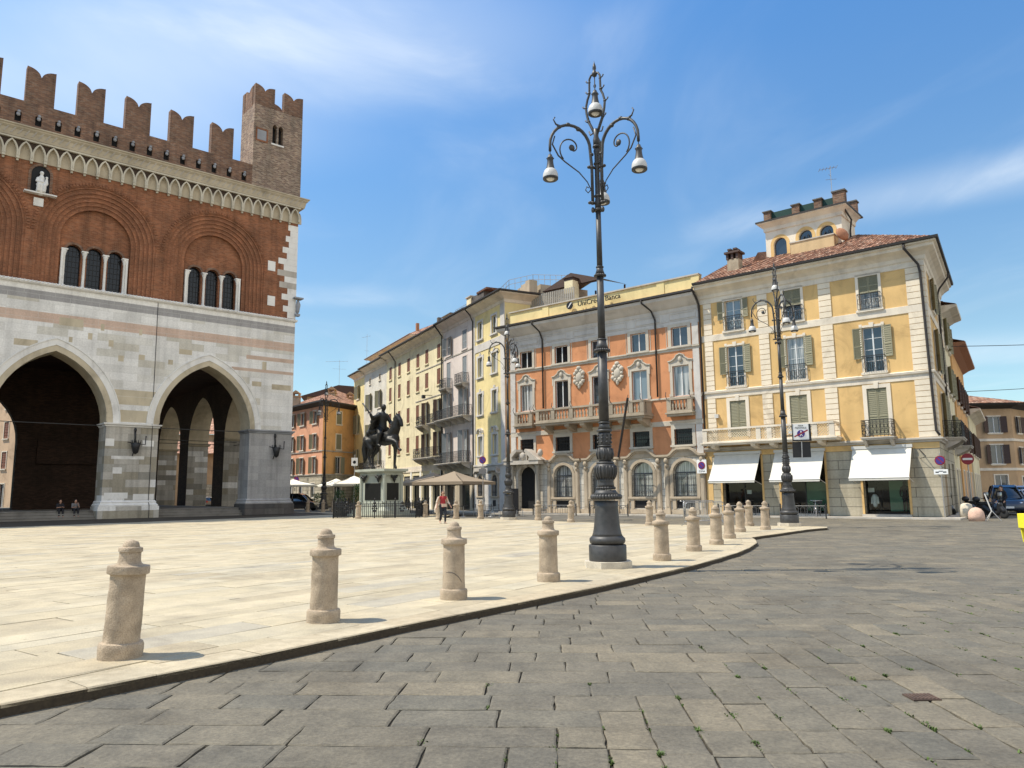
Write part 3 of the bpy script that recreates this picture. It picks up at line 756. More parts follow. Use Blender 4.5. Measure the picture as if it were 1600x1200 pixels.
# unseen bright cloud, added behind the camera to fill the shaded town hall front
bk = N(nt, 'ShaderNodeMapRange'); bk.interpolation_type = 'SMOOTHSTEP'; bk.inputs['From Min'].default_value = .05; bk.inputs['From Max'].default_value = .75
dt = N(nt, 'ShaderNodeVectorMath', operation='DOT_PRODUCT'); dt.inputs[1].default_value = (.72, -.69, .05); nt.links.new(tc.outputs['Generated'], dt.inputs[0]); nt.links.new(dt.outputs['Value'], bk.inputs['Value'])
bkf = m_('MULTIPLY', bk.outputs[0], m_('ADD', m_('MULTIPLY', soft_, .5), .45))
colr = mix(nt, colr, (11.5, 10.9, 10.0), bkf)
nt.links.new(colr, bg.inputs['Color']); bg.inputs['Strength'].default_value = SKYK
scene.view_settings.view_transform = 'Standard'; scene.view_settings.look = 'None'; scene.view_settings.gamma = 1; scene.view_settings.use_curve_mapping = False
scene.view_settings.exposure = 0.27
scene.cycles.max_bounces = 8; scene.cycles.use_denoising = True

# ------------------------------------------------------------------ ground
RZ = -0.10                         # road level; the square is at 0
KERB = [(-14, -14), (-9.6, -4), (-6.1, 2.4), (-3.92, 6.03), (-3.52, 6.5), (-3.16, 6.95), (-2.5, 7.75), (-1.93, 8.55), (-1.38, 9.3), (-0.72, 10.15), (0.05, 11.12), (0.95, 12.3), (1.5, 13.02), (2.32, 14.2), (3.15, 15.4), (3.98, 16.65), (4.83, 18.08), (5.6, 19.4), (6.46, 21.12), (7.3, 23.1), (7.7, 24.5), (7.95, 25.7), (8.6, 26.55), (9.7, 27.93), (11.64, 30.42), (12.95, 31.7), (13.2, 32.3), (13.0, 32.9),
        (9.8, 34.6), (6.6, 36.4), (3.4, 39.9), (1.5, 43.0), (-.3, 46.2), (-2.2, 47.6), (-3.8, 48.4), (-4.6, 49.6), (-4.6, 58.0), (-12.5, 61.5), (-16.0, 68.0), (-19.5, 71.5), (-30, 73)]
PIAZZA = KERB + [(-90, 60), (-90, -14)]
g = MB(); g.quad((-900, -900, -.22), (900, -900, -.22), (900, 900, -.22), (-900, 900, -.22)); struct(g.build('ground', 'earth'))
g = MB(); g.quad((-60, -30, RZ - .02), (60, -30, RZ - .02), (60, 60, RZ - .02), (-60, 60, RZ - .02)); struct(g.build('road_bed', 'joint'))
g = MB()
for a in [(-60, 47.2, 60, 160), (30.5, -30, 90, 47.2), (-60, -30, -12, 2), (-12, -30, 30.5, .6)]:
    g.quad((a[0], a[1], RZ - .012), (a[2], a[1], RZ - .012), (a[2], a[3], RZ - .012), (a[0], a[3], RZ - .012))
struct(g.build('street', 'far_paving'))
g = MB(); g.slab(PIAZZA, -.2, -.012); struct(g.build('square_bed', 'paving_joint'))

def inset_stone(mb, poly, zt, gap, ch, jit):
    """one paving stone: top face, chamfered rim"""
    cx = sum(p[0] for p in poly) / len(poly); cy = sum(p[1] for p in poly) / len(poly)
    def ins(p, k):
        dx, dy = cx - p[0], cy - p[1]; l = math.hypot(dx, dy); return (p[0] + dx / l * k, p[1] + dy / l * k)
    tz = rnd.uniform(-1, 1) * jit; sx = rnd.uniform(-1, 1) * jit * .8; sy = rnd.uniform(-1, 1) * jit * .8
    out = [ins((p[0] + rnd.uniform(-1, 1) * gap * .5, p[1] + rnd.uniform(-1, 1) * gap * .5), gap) for p in poly]
    inn = [ins(p, ch) for p in out]
    n = len(poly)
    def z(p): return zt + tz + (p[0] - cx) * sx * 2 + (p[1] - cy) * sy * 2
    mb.t = rnd.random()
    mb.add([(p[0], p[1], zt - .035) for p in out] + [(p[0], p[1], z(p) - ch * .45) for p in out] + [(p[0], p[1], z(p)) for p in inn],
           [tuple(range(2 * n, 3 * n))] + [(i, (i + 1) % n, (i + 1) % n + n, i + n) for i in range(n)] + [(i + n, (i + 1) % n + n, (i + 1) % n + 2 * n, i + 2 * n) for i in range(n)])
def chop(p, q, n_div=2):
    return [(p[0] + (q[0] - p[0]) * i / n_div, p[1] + (q[1] - p[1]) * i / n_div) for i in range(n_div)]
# setts: courses run ahead on the right, across on the left, and meet in a stepped mitre
AZ = rad(3.0); ex = (math.cos(AZ), -math.sin(AZ)); ey = (math.sin(AZ), math.cos(AZ))
def fr(x, y): return (ex[0] * x + ey[0] * y, ex[1] * x + ey[1] * y)
mb = MB(); joints = []
CW, RD = .325, .42
def stone(x0, x1, y0, y1):
    cx, cy = fr((x0 + x1) / 2, (y0 + y1) / 2)
    if cy > 47.2 or cx > 30.4 or cx < -11.5 or cy < .7 or abs(cx) > cy * .80 + 4.5: return
    if inpoly(cx, cy, INNER): return
    far = cy > 16
    c = [(x0, y0), (x1, y0), (x1, y1), (x0, y1)]
    if not far:
        q = []
        for i in range(4):
            a, b = c[i], c[(i + 1) % 4]; k = 5 if i in ((0, 2) if x1 - x0 > y1 - y0 else (1, 3)) else 3
            for j in range(k):
                t = j / k; q.append((a[0] + (b[0] - a[0]) * t + rnd.uniform(-.008, .008), a[1] + (b[1] - a[1]) * t + rnd.uniform(-.008, .008)))
        c = q
    inset_stone(mb, [fr(*p) for p in c], RZ, .006 if not far else .009, .016, .0038)
    if cy < 13: joints.append((x0, x1, y0, y1))
INNER = []
_c = [Vector(p) for p in PIAZZA]
for i, p in enumerate(_c):
    a = _c[i - 1]; b = _c[(i + 1) % len(_c)]; d1 = (p - a).normalized(); d2 = (b - p).normalized(); n = Vector((-d1.y - d2.y, d1.x + d2.x)).normalized()
    INNER.append(tuple(p + n * .75))
for k in range(-18, 130):
    X0, X1 = k * CW, (k + 1) * CW; Y0 = 5.25 + k * RD; Y1 = Y0 + RD
    y = Y1; first = True                        # column k below Y1
    while y > .5:
        L = rnd.uniform(.45, .85) if not first else rnd.uniform(.3, .9); first = False
        yn = max(y - L, .4)
        if yn < .7: yn = .4
        stone(X0 + rnd.uniform(-.006, .006), X1 + rnd.uniform(-.006, .006), yn, y); y = yn
    x = X0                                      # row k left of X0
    lim = -12
    while x > lim:
        L = rnd.uniform(.5, .95); stone(x - L, x, Y0, Y1); x -= L
struct(mb.build('road', 'setts'))
# granite slabs of the square
AS = rad(35); sx_ = (math.sin(AS), math.cos(AS)); sy__ = (math.cos(AS), -math.sin(AS))
def fs_(a, b): return (sx_[0] * a + sy__[0] * b, sx_[1] * a + sy__[1] * b)
segs = [(Vector(KERB[i]), Vector(KERB[i + 1])) for i in range(len(KERB) - 1)]
def clip(poly, a, n):
    out = []
    for i in range(len(poly)):
        p, q = Vector(poly[i]), Vector(poly[(i + 1) % len(poly)]); dp, dq = (p - a).dot(n), (q - a).dot(n)
        if dp >= 0: out.append(tuple(p))
        if dp * dq < 0: out.append(tuple(p.lerp(q, dp / (dp - dq))))
    return out
mb = MB()
b = -46.0
while b < 8:
    wd = rnd.choice([.36, .45, .5, .55, .6, .68]); a = -8 - rnd.random() * 2
    while a < 66:
        L = rnd.uniform(1.1, 2.5); c = fs_(a + L / 2, b + wd / 2)
        if inpoly(c[0], c[1], PIAZZA) and c[1] > 1.5 and abs(c[0]) < c[1] * .85 + 6 and c[1] < 66:
            poly = [fs_(a, b), fs_(a, b + wd), fs_(a + L, b + wd), fs_(a + L, b)]
            for (p, q) in segs:
                mid = (p + q) / 2
                tt = (Vector(c) - p).dot((q - p).normalized())
                if (Vector(c) - mid).length < (q - p).length / 2 + 1.6 and -.45 < tt < (q - p).length + .45:
                    n = Vector((-(q - p).y, (q - p).x)).normalized(); poly = clip(poly, p + n * .418, n)
                    if len(poly) < 3: break
            if len(poly) >= 3:
                ar = abs(sum(poly[i][0] * poly[(i + 1) % len(poly)][1] - poly[(i + 1) % len(poly)][0] * poly[i][1] for i in range(len(poly)))) / 2
                if ar > .006: inset_stone(mb, poly, 0, .011, .008, .002)
        a += L
    b += wd
struct(mb.build('square', 'paving'))
mb = MB()                                   # bedding slabs under the ragged ends beside the kerb
for i in range(1, len(KERB) - 2):
    def inn(j, w_): return (_c[j].x + (INNER[j][0] - _c[j].x) * w_ / .75, _c[j].y + (INNER[j][1] - _c[j].y) * w_ / .75)
    a, b_, c_, d_ = inn(i, .38), inn(i + 1, .38), inn(i + 1, 1.5), inn(i, 1.5); mb.t = rnd.random() * .6 + .1
    mb.quad((*a, -.0075), (*b_, -.0075), (*c_, -.0075), (*d_, -.0075))
struct(mb.build('square_edge', 'paving'))
# kerb stones
mb = MB(); carry = []
for i in range(1, len(KERB) - 1):
    p, q = _c[i], _c[i + 1]; L = (q - p).length; k = max(1, round(L / 1.25))
    def off(idx, t):
        pass
    n0 = Vector((_c[i].x - INNER[i][0], _c[i].y - INNER[i][1])) / .75; n1 = Vector((_c[i + 1].x - INNER[i + 1][0], _c[i + 1].y - INNER[i + 1][1])) / .75
    for j in range(k):
        t0, t1 = j / k, (j + 1) / k; a0, a1 = p.lerp(q, t0), p.lerp(q, t1); m0, m1 = n0.lerp(n1, t0), n0.lerp(n1, t1)
        d = (q - p).normalized() * .004
        o0, o1 = a0 + d, a1 - d; i0, i1 = a0 - m0 * .42 + d, a1 - m1 * .42 - d
        mb.t = rnd.random(); ch = .012; z = rnd.uniform(-.003, .003)
        c0, c1 = o0 - m0 * ch, o1 - m1 * ch
        u0, u1 = o0 - m0 * .05, o1 - m1 * .05; zl = z - .034 + rnd.uniform(-.004, .004)       # rounded lip over a recessed foot
        mb.add([(u0.x, u0.y, -.16), (u1.x, u1.y, -.16), (u0.x, u0.y, zl), (u1.x, u1.y, zl), (o0.x, o0.y, zl), (o1.x, o1.y, zl), (o0.x, o0.y, z - ch), (o1.x, o1.y, z - ch), (c0.x, c0.y, z), (c1.x, c1.y, z), (i0.x, i0.y, z), (i1.x, i1.y, z), (i0.x, i0.y, -.05), (i1.x, i1.y, -.05)],
               [(0, 1, 3, 2), (2, 3, 5, 4), (4, 5, 7, 6), (6, 7, 9, 8), (8, 9, 11, 10), (10, 11, 13, 12), (0, 2, 4, 6, 8, 10, 12), (1, 13, 11, 9, 7, 5, 3)])
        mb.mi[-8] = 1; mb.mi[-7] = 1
struct(mb.build('kerb', ['kerbstone', 'kerb_face_shade']))
# weeds in the joints of the setts
mb = MB()
cand = [j for j in joints]
rnd.shuffle(cand)
def tuft(x, y, n, hgt, spread):
    for _ in range(n):
        a = rnd.random() * 2 * PI; r = spread * rnd.random() ** .6; px, py = x + math.cos(a) * r * .5, y + math.sin(a) * r
        px, py = fr(px, py); l = hgt * rnd.uniform(.4, 1); w_ = rnd.uniform(.003, .007); b_ = rnd.random() * 2 * PI; t = rnd.uniform(.2, 1.1)
        dx, dy = math.cos(b_), math.sin(b_); ex_, ey_ = -dy * w_, dx * w_
        tip = (px + dx * l * t, py + dy * l * t, RZ - .01 + l * .8)
        mid = (px + dx * l * t * .4, py + dy * l * t * .4, RZ - .01 + l * .55)
        mb.add([(px - ex_, py - ey_, RZ - .015), (px + ex_, py + ey_, RZ - .015), (mid[0] + ex_, mid[1] + ey_, mid[2]), (mid[0] - ex_, mid[1] - ey_, mid[2]), tip], [(0, 1, 2, 3), (3, 2, 4)])
for (x0, x1, y0, y1) in cand:
    right = x0 > y0 - 5.6
    if not right and x0 < -1.2: continue
    for _q in range(2):
      if rnd.random() < (.5 if right else .06):
        tuft(x0, rnd.uniform(y0, y1), rnd.randint(8, 30), rnd.uniform(.012, .03), rnd.uniform(.02, .12))
    if right and rnd.random() < .25:
        tuft(x0, y0, rnd.randint(30, 70), rnd.uniform(.022, .042), rnd.uniform(.03, .06))
o = mb.build('grass', 'grass_blade'); o['kind'] = 'stuff'; tag(o, 'short green weeds growing in the joints between the paving stones', 'grass'); o['kind'] = 'stuff'
# sunk iron cover in the foreground
mb = MB(); mb.box(-.11, .11, -.09, .09, 0, .012)
for i in range(7): mb.box(-.095 + i * .03, -.08 + i * .03, -.075, .075, .012, .017)
tag(mb.build('drain_cover', 'cover_iron', loc=(3.24, 6.32, RZ - .002)), 'small rusty square iron cover let into a paving stone', 'drain cover')
# pavements along the two rows of houses
def strip(name, P, z0, z1, mat): m_b = MB(); m_b.slab(P, z0, z1); return struct(m_b.build(name, mat))
# ------------------------------------------------------------------ town hall with the arcade
TH = (-18.74, 64.0, 0.0); TA = rad(41.0)
th = thing('town_hall', 'gothic town hall with pale marble arcade below and red brick storey with swallowtail battlements above', 'palace', TH, TA)
RIDE = Matrix()
A0X = [-28.35, -17.75, -7.15]; HW = 3.52; ZS, ZT = 6.85, 11.8; XL = -36.0; DEP = 33.0
EWM = Matrix.Rotation(PI / 2, 4, 'Z')
front = [(c - HW, c + HW, 0, ZT, 'pointed', ZS) for c in A0X]
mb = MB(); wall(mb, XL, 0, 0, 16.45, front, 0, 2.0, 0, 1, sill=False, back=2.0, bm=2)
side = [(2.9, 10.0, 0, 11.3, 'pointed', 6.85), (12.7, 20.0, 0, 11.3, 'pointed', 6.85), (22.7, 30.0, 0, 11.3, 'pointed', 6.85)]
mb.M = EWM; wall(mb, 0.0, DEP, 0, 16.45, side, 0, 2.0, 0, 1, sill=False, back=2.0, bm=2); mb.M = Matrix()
mb.build('arcade_wall', ['marble_wall', 'beige_stone', 'brick_inner_shade'], th)
for k_, L_ in enumerate(([(-14.23, 5.76, -13.65, 5.22), (-11.72, 5.71, -10.93, 5.26), (-13.78, 4.52, -11.55, 4.29), (-14.1, 1.86, -12.53, 1.43), (-12.16, 1.75, -10.72, 1.31), (-13.64, 3.69, -13.02, 3.23)], [(-17.7, 14.26, -16.17, 13.68), (-17.02, 12.91, -16.79, 12.52), (-15.82, 13.35, -15.54, 12.87), (-15.03, 14.13, -14.79, 13.63), (-14.45, 13.0, -14.12, 12.51), (-13.74, 11.93, -13.37, 11.49), (-12.35, 12.14, -11.92, 11.75), (-12.41, 14.1, -12.2, 13.63), (-10.23, 11.98, -9.88, 11.61), (-9.47, 12.92, -8.49, 12.52), (-2.78, 12.62, -2.42, 11.95), (-20.3, 12.4, -18.9, 11.95), (-14.3, 7.9, -10.6, 7.02), (-14.2, 8.9, -10.7, 8.3), (-13.9, 9.4, -11.0, 8.92), (-3.6, 10.9, -2.8, 10.5), (-1.9, 10.8, -0.2, 10.35)], [(-4.15, 13.05, -0.02, 12.72), (-5.33, 11.95, -0.02, 11.7)])):
    for a, z1, b_, z0 in L_: y_ = .016 if z1 < 6.5 else .003; mb = MB(); mb.box(a, b_, -y_, .01, z0, z1); mb.build('inset_block', ['white_marble', 'beige_stone', 'pink_block'][k_], th)
# inner brick walls, vault ceiling, raised floor with steps
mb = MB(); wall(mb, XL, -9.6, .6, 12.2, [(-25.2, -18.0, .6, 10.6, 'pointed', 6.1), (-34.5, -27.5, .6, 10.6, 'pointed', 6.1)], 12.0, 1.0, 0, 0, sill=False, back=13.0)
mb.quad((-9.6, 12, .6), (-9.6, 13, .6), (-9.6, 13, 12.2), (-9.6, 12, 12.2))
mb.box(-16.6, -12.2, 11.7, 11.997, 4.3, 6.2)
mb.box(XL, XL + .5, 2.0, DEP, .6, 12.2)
mb.build('inner_wall', 'brick_inner_shade', th)
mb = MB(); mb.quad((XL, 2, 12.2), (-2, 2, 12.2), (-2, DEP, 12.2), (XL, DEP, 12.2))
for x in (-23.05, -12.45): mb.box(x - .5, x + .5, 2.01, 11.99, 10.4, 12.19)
mb.build('ceiling', 'brick_inner_shade', th)
mb = MB(); mb.box(XL, -2.05, 1.3, DEP, -.1, .6)
for i in range(3): mb.box(XL, -.9, .25 + i * .35, 1.3, -.1 + i * .001, .2 * (i + 1) - (0.002 * i)); mb.box(XL, -.9, .21 + i * .35, .25 + i * .35, .2 * (i + 1) - .05, .2 * (i + 1) - (0.002 * i))
mb.build('steps', 'step_stone', th)
# brick storey
UZ0, UZ1 = 16.45, 25.2; WX = [-32.8, -24.2, -15.6, -6.95]; AC = 20.4; RO = 4.0
mb = MB(); wall(mb, XL, 0, UZ0, 27.9, [(c - RO, c + RO, 16.62, AC + RO, 'round', AC) for c in WX], 0, .12, 0, 0, sill=True)
mb.M = EWM; wall(mb, 0, DEP, UZ0, 27.9, [], 0, .1); mb.M = Matrix(); shell(mb, XL, 0, 0, DEP, UZ0, 27.85)
mb.quad((XL, 2, UZ0 + .01), (0, 2, UZ0 + .01), (0, DEP, UZ0 + .01), (XL, DEP, UZ0 + .01))
mb.quad((XL, 0, 0), (XL, DEP, 0), (XL, DEP, UZ0), (XL, 0, UZ0))
mb.quad((XL, DEP, 12.2), (0, DEP, 12.2), (0, DEP, UZ0), (XL, DEP, UZ0))
mb.build('brick_storey', 'brick', th)
RAD = [4.0, 3.84, 3.72, 3.52, 3.40, 3.24, 3.12, 2.94, 2.82, 2.66, 2.54, 2.35]
for c in WX:
    if c < -30: continue
    mb = MB(); y = .0
    for i in range(len(RAD) - 1):
        ra, rb = RAD[i], RAD[i + 1]; y0 = .05 + i * .045 + (.03 if i % 2 else 0); y1 = y0 + .2
        cur = [(c - rb, 16.62), (c - rb, AC)] + [(c - rb * math.cos(PI * k / 22), AC + rb * math.sin(PI * k / 22)) for k in range(1, 22)] + [(c + rb, AC), (c + rb, 16.62)]
        mb.cur = i % 2; mb.band(cur, ra - rb, y0, y1)
    # toothed outermost course
    mb.cur = 0
    for k in range(60):
        t = PI * k / 59; r0_, r1_ = 4.06, 4.28; w_ = .024
        mb.add([(c - r * math.cos(t + s * w_), yy, AC + r * math.sin(t + s * w_)) for yy in (-.05, .01) for r, s in ((r0_, -.7), (r0_, .7), (r1_, .7), (r1_, -.7))],
               [(0, 1, 2, 3), (0, 4, 5, 1), (1, 5, 6, 2), (2, 6, 7, 3), (3, 7, 4, 0)])
    mb.build('arch_moulding', ['brick', 'brick_ring'], th)
    mb = MB(); LI = 2.36
    lights = [(c + o - .5, c + o + .5, 16.75, 19.92, 'round', 19.42) for o in (-1.4, 0, 1.4)]
    wall(mb, c - LI, c + LI, 16.62, AC + LI, lights, .75, .35, 0, 0)
    wn = mb.build('window', 'brick', th)
    mb = MB()
    for l in lights: mb.band([(l[0], 19.42)] + arch_curve(l[0], l[1], 19.42, 19.92, 'round')[1:-1] + [(l[1], 19.42)], .16, .66, .76)
    mb.build('arch_ring', 'brick_old', wn)
    for o in (-2.02, -.7, .7, 2.02):
        mb = MB(); mb.smooth = True; mb.lathe([(.17, 16.62), (.17, 16.75), (.12, 16.82), (.105, 16.9), (.095, 18.95), (.12, 19.0), (.11, 19.06), (.17, 19.26), (.2, 19.38)], 12, (c + o, .62, 0))
        mb.smooth = False; mb.box(c + o - .21, c + o + .21, .42, .8, 19.38, 19.48)
        if abs(o) > 1: s = 1 if o > 0 else -1; mb.box(c + o + s * .13 - .07, c + o + s * .13 + .07, .44, .8, 16.62, 19.38)
        mb.build('column', 'white_marble', wn)
    mb = MB()
    for l in lights:
        mb.quad((l[0], 1.08, 16.7), (l[1], 1.08, 16.7), (l[1], 1.08, 20), (l[0], 1.08, 20))
    mb.build('pane', 'dark_glass', wn)
    mb = MB()
    for l in lights:
        for k in range(1, 8): zz = 16.7 + k * .4; mb.box(l[0], l[1], 1.04, 1.07, zz - .012, zz + .012)
        for k in range(1, 4): xx = l[0] + k * .25; mb.box(xx - .012, xx + .012, 1.035, 1.045, 16.7, 19.9)
    mb.build('lead_bars', 'iron', wn)
# arcade trim: archivolts, imposts, bases, rope ledge
for c in A0X:
    cur = [(c - HW, .6)] if False else []
    cur += arch_curve(c - HW, c + HW, ZS, ZT, 'pointed', 14)
    mb = MB(); mb.band(cur, .40, -.05, .02); mb.cur = 1; o_ = [(c + (x - c) * 1.114, ZS + (z - ZS) * 1.085) for x, z in cur]; mb.band(o_, .44, -.075, .02); mb.band([(c + (x - c) * 1.235, ZS + (z - ZS) * 1.175) for x, z in cur], .07, -.12, .02)
    mb.build('archivolt', ['beige_stone', 'white_marble'], th)
piers = [(XL, A0X[0] - HW), (A0X[0] + HW, A0X[1] - HW), (A0X[1] + HW, A0X[2] - HW), (A0X[2] + HW, 0)]
for i, (a, b) in enumerate(piers):
    last = i == 3; e = .004
    path = [(a, 2.0), (a, 0), (b, 0), (b, 2.0)] if not last else [(a, 2.0), (a, 0), (0, 0), (0, 2.9)]
    mb = MB()
    mb.sweep(path, [(0, 6.62), (.08, 6.66), (.10, 6.74), (.2, 6.8), (.22, 6.9), (.0, 6.93)]); mb.build('impost', 'white_marble' if not last else 'grey_marble', th)
    mb = MB(); mb.sweep(path, [(.012, .9), (.012, 6.62), (0.0, 6.62), (0, .9)]); mb.build('pier_facing', 'marble_pier' if not last else 'marble_corner', th)
    mb = MB(); mb.sweep(path, [(0, 0), (.28, 0), (.28, .86), (0, .9)]); mb.build('pier_base', 'marble_pier' if not last else 'dark_block', th)
    mb = MB(); mb.sweep(path, [(0, .87), (.2, .88), (.22, .97), (.14, 1.03), (.10, 1.12), (.12, 1.18), (.05, 1.26), (0, 1.3)]); mb.build('base_moulding', 'white_marble' if not last else 'marble_corner', th)
for a, b in ((10.0, 12.7), (20.0, 22.7), (30.0, 33.0)):
    mb = MB(EWM); mb.sweep([(a, 2.0), (a, 0), (b, 0), (b, 2.0)], [(0, 6.62), (.08, 6.66), (.2, 6.8), (.22, 6.9), (.0, 6.93)]); mb.build('impost', 'beige_stone', th)
    mb = MB(EWM); mb.sweep([(b, 2.0), (a, 2.0)] if False else [(a, 1.99), (a, 0), (b, 0), (b, 1.99)], [(.012, .6), (.012, 6.62), (0, 6.62), (0, .6)]); mb.build('pier_facing', 'marble_pier', th)
mb = MB(); mb.sweep([(XL, 0), (0, 0), (0, DEP)], [(0, 16.32), (.1, 16.36), (.16, 16.44), (.16, 16.52), (.1, 16.6), (0, 16.62)])
for i in range(150):                           # twisted rope moulding
    x = XL + .24 * i
    if x < -.1: mb.tube([(x, -.15, 16.44), (x + .2, -.17, 16.58)], .045, 5)
mb.build('rope_moulding', 'white_marble', th)
# corbel table
mb = MB(); SPN = .84; n = int(-XL / SPN)
mb.box(XL, 0.02, -.06, .02, 25.2, 26.75)
mb.build('corbel_backing', 'cornice_stone', th)
mb = MB(); mb2 = MB(); mb3 = MB()
for i in range(n):
    x1 = -.02 - i * SPN; x0 = x1 - SPN; xm = (x0 + x1) / 2
    cur = arch_curve(x0 + .1, x1 - .1, 25.55, 26.36, 'pointed', 5)
    mb.band([(x0 + .1, 25.3)] + cur + [(x1 - .1, 25.3)], .11, -.34, -.05)
    mb.box(x0 - .1, x0 + .1, -.32, -.05, 25.12, 25.32); mb.box(x0 - .07, x0 + .07, -.2, -.05, 24.98, 25.12)
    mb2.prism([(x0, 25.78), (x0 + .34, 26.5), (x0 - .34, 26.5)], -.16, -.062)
mb.box(XL, .06, -.36, -.05, 26.5, 26.62)
mb.M = EWM
for i in range(20):
    x0 = .1 + i * SPN; x1 = x0 + SPN; mb.band([(x0 + .1, 25.3)] + arch_curve(x0 + .1, x1 - .1, 25.55, 26.36, 'pointed', 5) + [(x1 - .1, 25.3)], .11, -.34, -.05)
mb.M = Matrix()
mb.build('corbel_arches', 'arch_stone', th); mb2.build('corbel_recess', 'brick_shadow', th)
mb = MB(); mb.sweep([(XL, 0), (0, 0), (0, DEP)], [(0, 26.62), (.38, 26.64), (.40, 26.72), (.42, 26.8), (.48, 27.1), (.62, 27.25), (.64, 27.33), (.72, 27.38), (.72, 27.46), (.1, 27.6), (0, 27.6)])
mb.cur = 1
for i in range(int(-XL / .42)):
    x = -.1 - i * .42; mb.add([(x, -.45, 26.8), (x - .1, -.45, 26.8), (x + .16, -.57, 27.2), (x + .26, -.57, 27.2), (x, -.40, 26.8), (x - .1, -.40, 26.8), (x + .16, -.46, 27.2), (x + .26, -.46, 27.2)], [(0, 1, 2, 3), (0, 4, 5, 1), (0, 3, 7, 4), (1, 5, 6, 2)])
mb.build('cornice', ['cornice_stone', 'stone_grey'], th)
# parapet with slots, merlons
PY = -.28
slots = [(x - .2, x + .2, 27.8, 28.5) for x in [-5.1 - i * 1.24 for i in range(24)]]
mb = MB(); wall(mb, XL, -4.4, 27.5, 29.42, slots, PY, .3, 0, 0); mb.quad((XL, PY, 29.42), (-4.4, PY, 29.42), (-4.4, PY + .6, 29.42), (XL, PY + .6, 29.42))
mb.quad((XL, PY + .6, 27.85), (-4.4, PY + .6, 27.85), (-4.4, PY + .6, 29.42), (XL, PY + .6, 29.42)); mb.quad((-4.4, PY, 27.85), (-4.4, PY + .6, 27.85), (-4.4, PY + .6, 29.42), (-4.4, PY, 29.42))
mb.quad((XL, DEP, 27.85), (0, DEP, 27.85), (0, DEP, 29.4), (XL, DEP, 29.4))
mb.box(-.5, .1, 4.6, DEP, 27.86, 29.4)
mb.build('parapet', 'brick_old', th)
for s in slots:
    mb = MB(); mb.box(s[0], s[1], PY + .28, PY + .3, s[2], s[3]); mb.build('slot', 'black', th)  # black sheet at the back of each slot stands in for its shadow
    mb = MB(); mb.smooth = True; x = (s[0] + s[1]) / 2
    mb.ball((x, PY - .12, 28.28), .13, 8, 6, (1, .8, 1.1)); mb.ball((x + .02, PY - .16, 28.46), .11, 8, 6); mb.build('carved_head', 'grey_marble', th)
def merlon(w, h, notch, t):
    a = w / 2; mb = MB()
    up_ = [(-a, h)] + [(-a + (a) * k / 9, h - .02 - notch * (1 - math.sqrt(max(0, 1 - (k / 9) ** 2 * .98)))) for k in range(1, 10)]
    poly = [(-a, 0), (a, 0)] + [(-x, z) for x, z in up_] + [(x, z) for x, z in reversed(up_[:-1])]
    mb.prism(poly, 0, t); return mesh_of(mb, 'merlon', 'brick_old')
me = merlon(1.8, 2.7, .72, .6)
for i in range(10): link('merlon', me, th, loc=(-7.0 - 3.25 * i, PY, 29.42))
for i in range(9): link('merlon', me, th, M=Matrix.Translation((.1, 7 + 3.1 * i, 29.4)) @ EWM)
# corner turret
tw = MB(); TX0, TX1, TY0, TY1 = -4.4, -.02, PY, 2.6
bif = [(-2.75, -2.33, 31.85, 33.6, 'round', 33.3), (-2.21, -1.79, 31.85, 33.6, 'round', 33.3)]
wall(tw, TX0, TX1, 27.5, 35.0, bif, TY0, .5, 0, 0)
shell(tw, TX0, TX1, TY0, TY1, 27.5, 35.0)
tr = tw.build('turret', 'brick_tower', th)
mb = MB(); mb.box(-2.8, -1.75, TY0 + .5, TY0 + .52, 31.8, 33.7); mb.build('opening', 'black', tr)
mb = MB(); mb.lathe([(.07, 31.85), (.06, 33.2), (.1, 33.3)], 8, (-2.27, TY0 + .1, 0)); mb.box(-2.85, -1.7, TY0 - .06, TY0 + .02, 31.72, 31.86); mb.build('column', 'white_marble', tr)
mb = MB(); mb.box(-4.1, -3.3, TY0 - .03, TY0 + .01, 31.85, 32.75); mb.build('plaque', 'grey_marble', tr)
mb = MB(); rect_ring(mb, -4.24, -3.16, 31.7, 32.9, .13, TY0 - .05, TY0 + .01); mb.build('plaque_frame', 'brick', tr)
me2 = merlon(1.75, 1.9, .6, .5); me3 = merlon(1.6, 1.9, .6, .5)
for x in (-3.52, -.9): link('merlon', me2, tr, loc=(x, TY0, 35.0)); link('merlon', me2, tr, loc=(x, TY1 - .5, 35.0))
for x in (TX1, TX0 + .5): link('merlon', me3, tr, M=Matrix.Translation((x, 1.15, 35.0)) @ EWM)
mb = MB(); mb.box(TX0, TX1, TY0, TY0 + .5, 35.0, 35.06); mb.build('coping', 'brick_old', tr)
mb = MB(); mb.box(-4.5, -4.41, PY + .3, 2.5, 29.45, 29.55); mb.build('string_course', 'white_marble', tr)
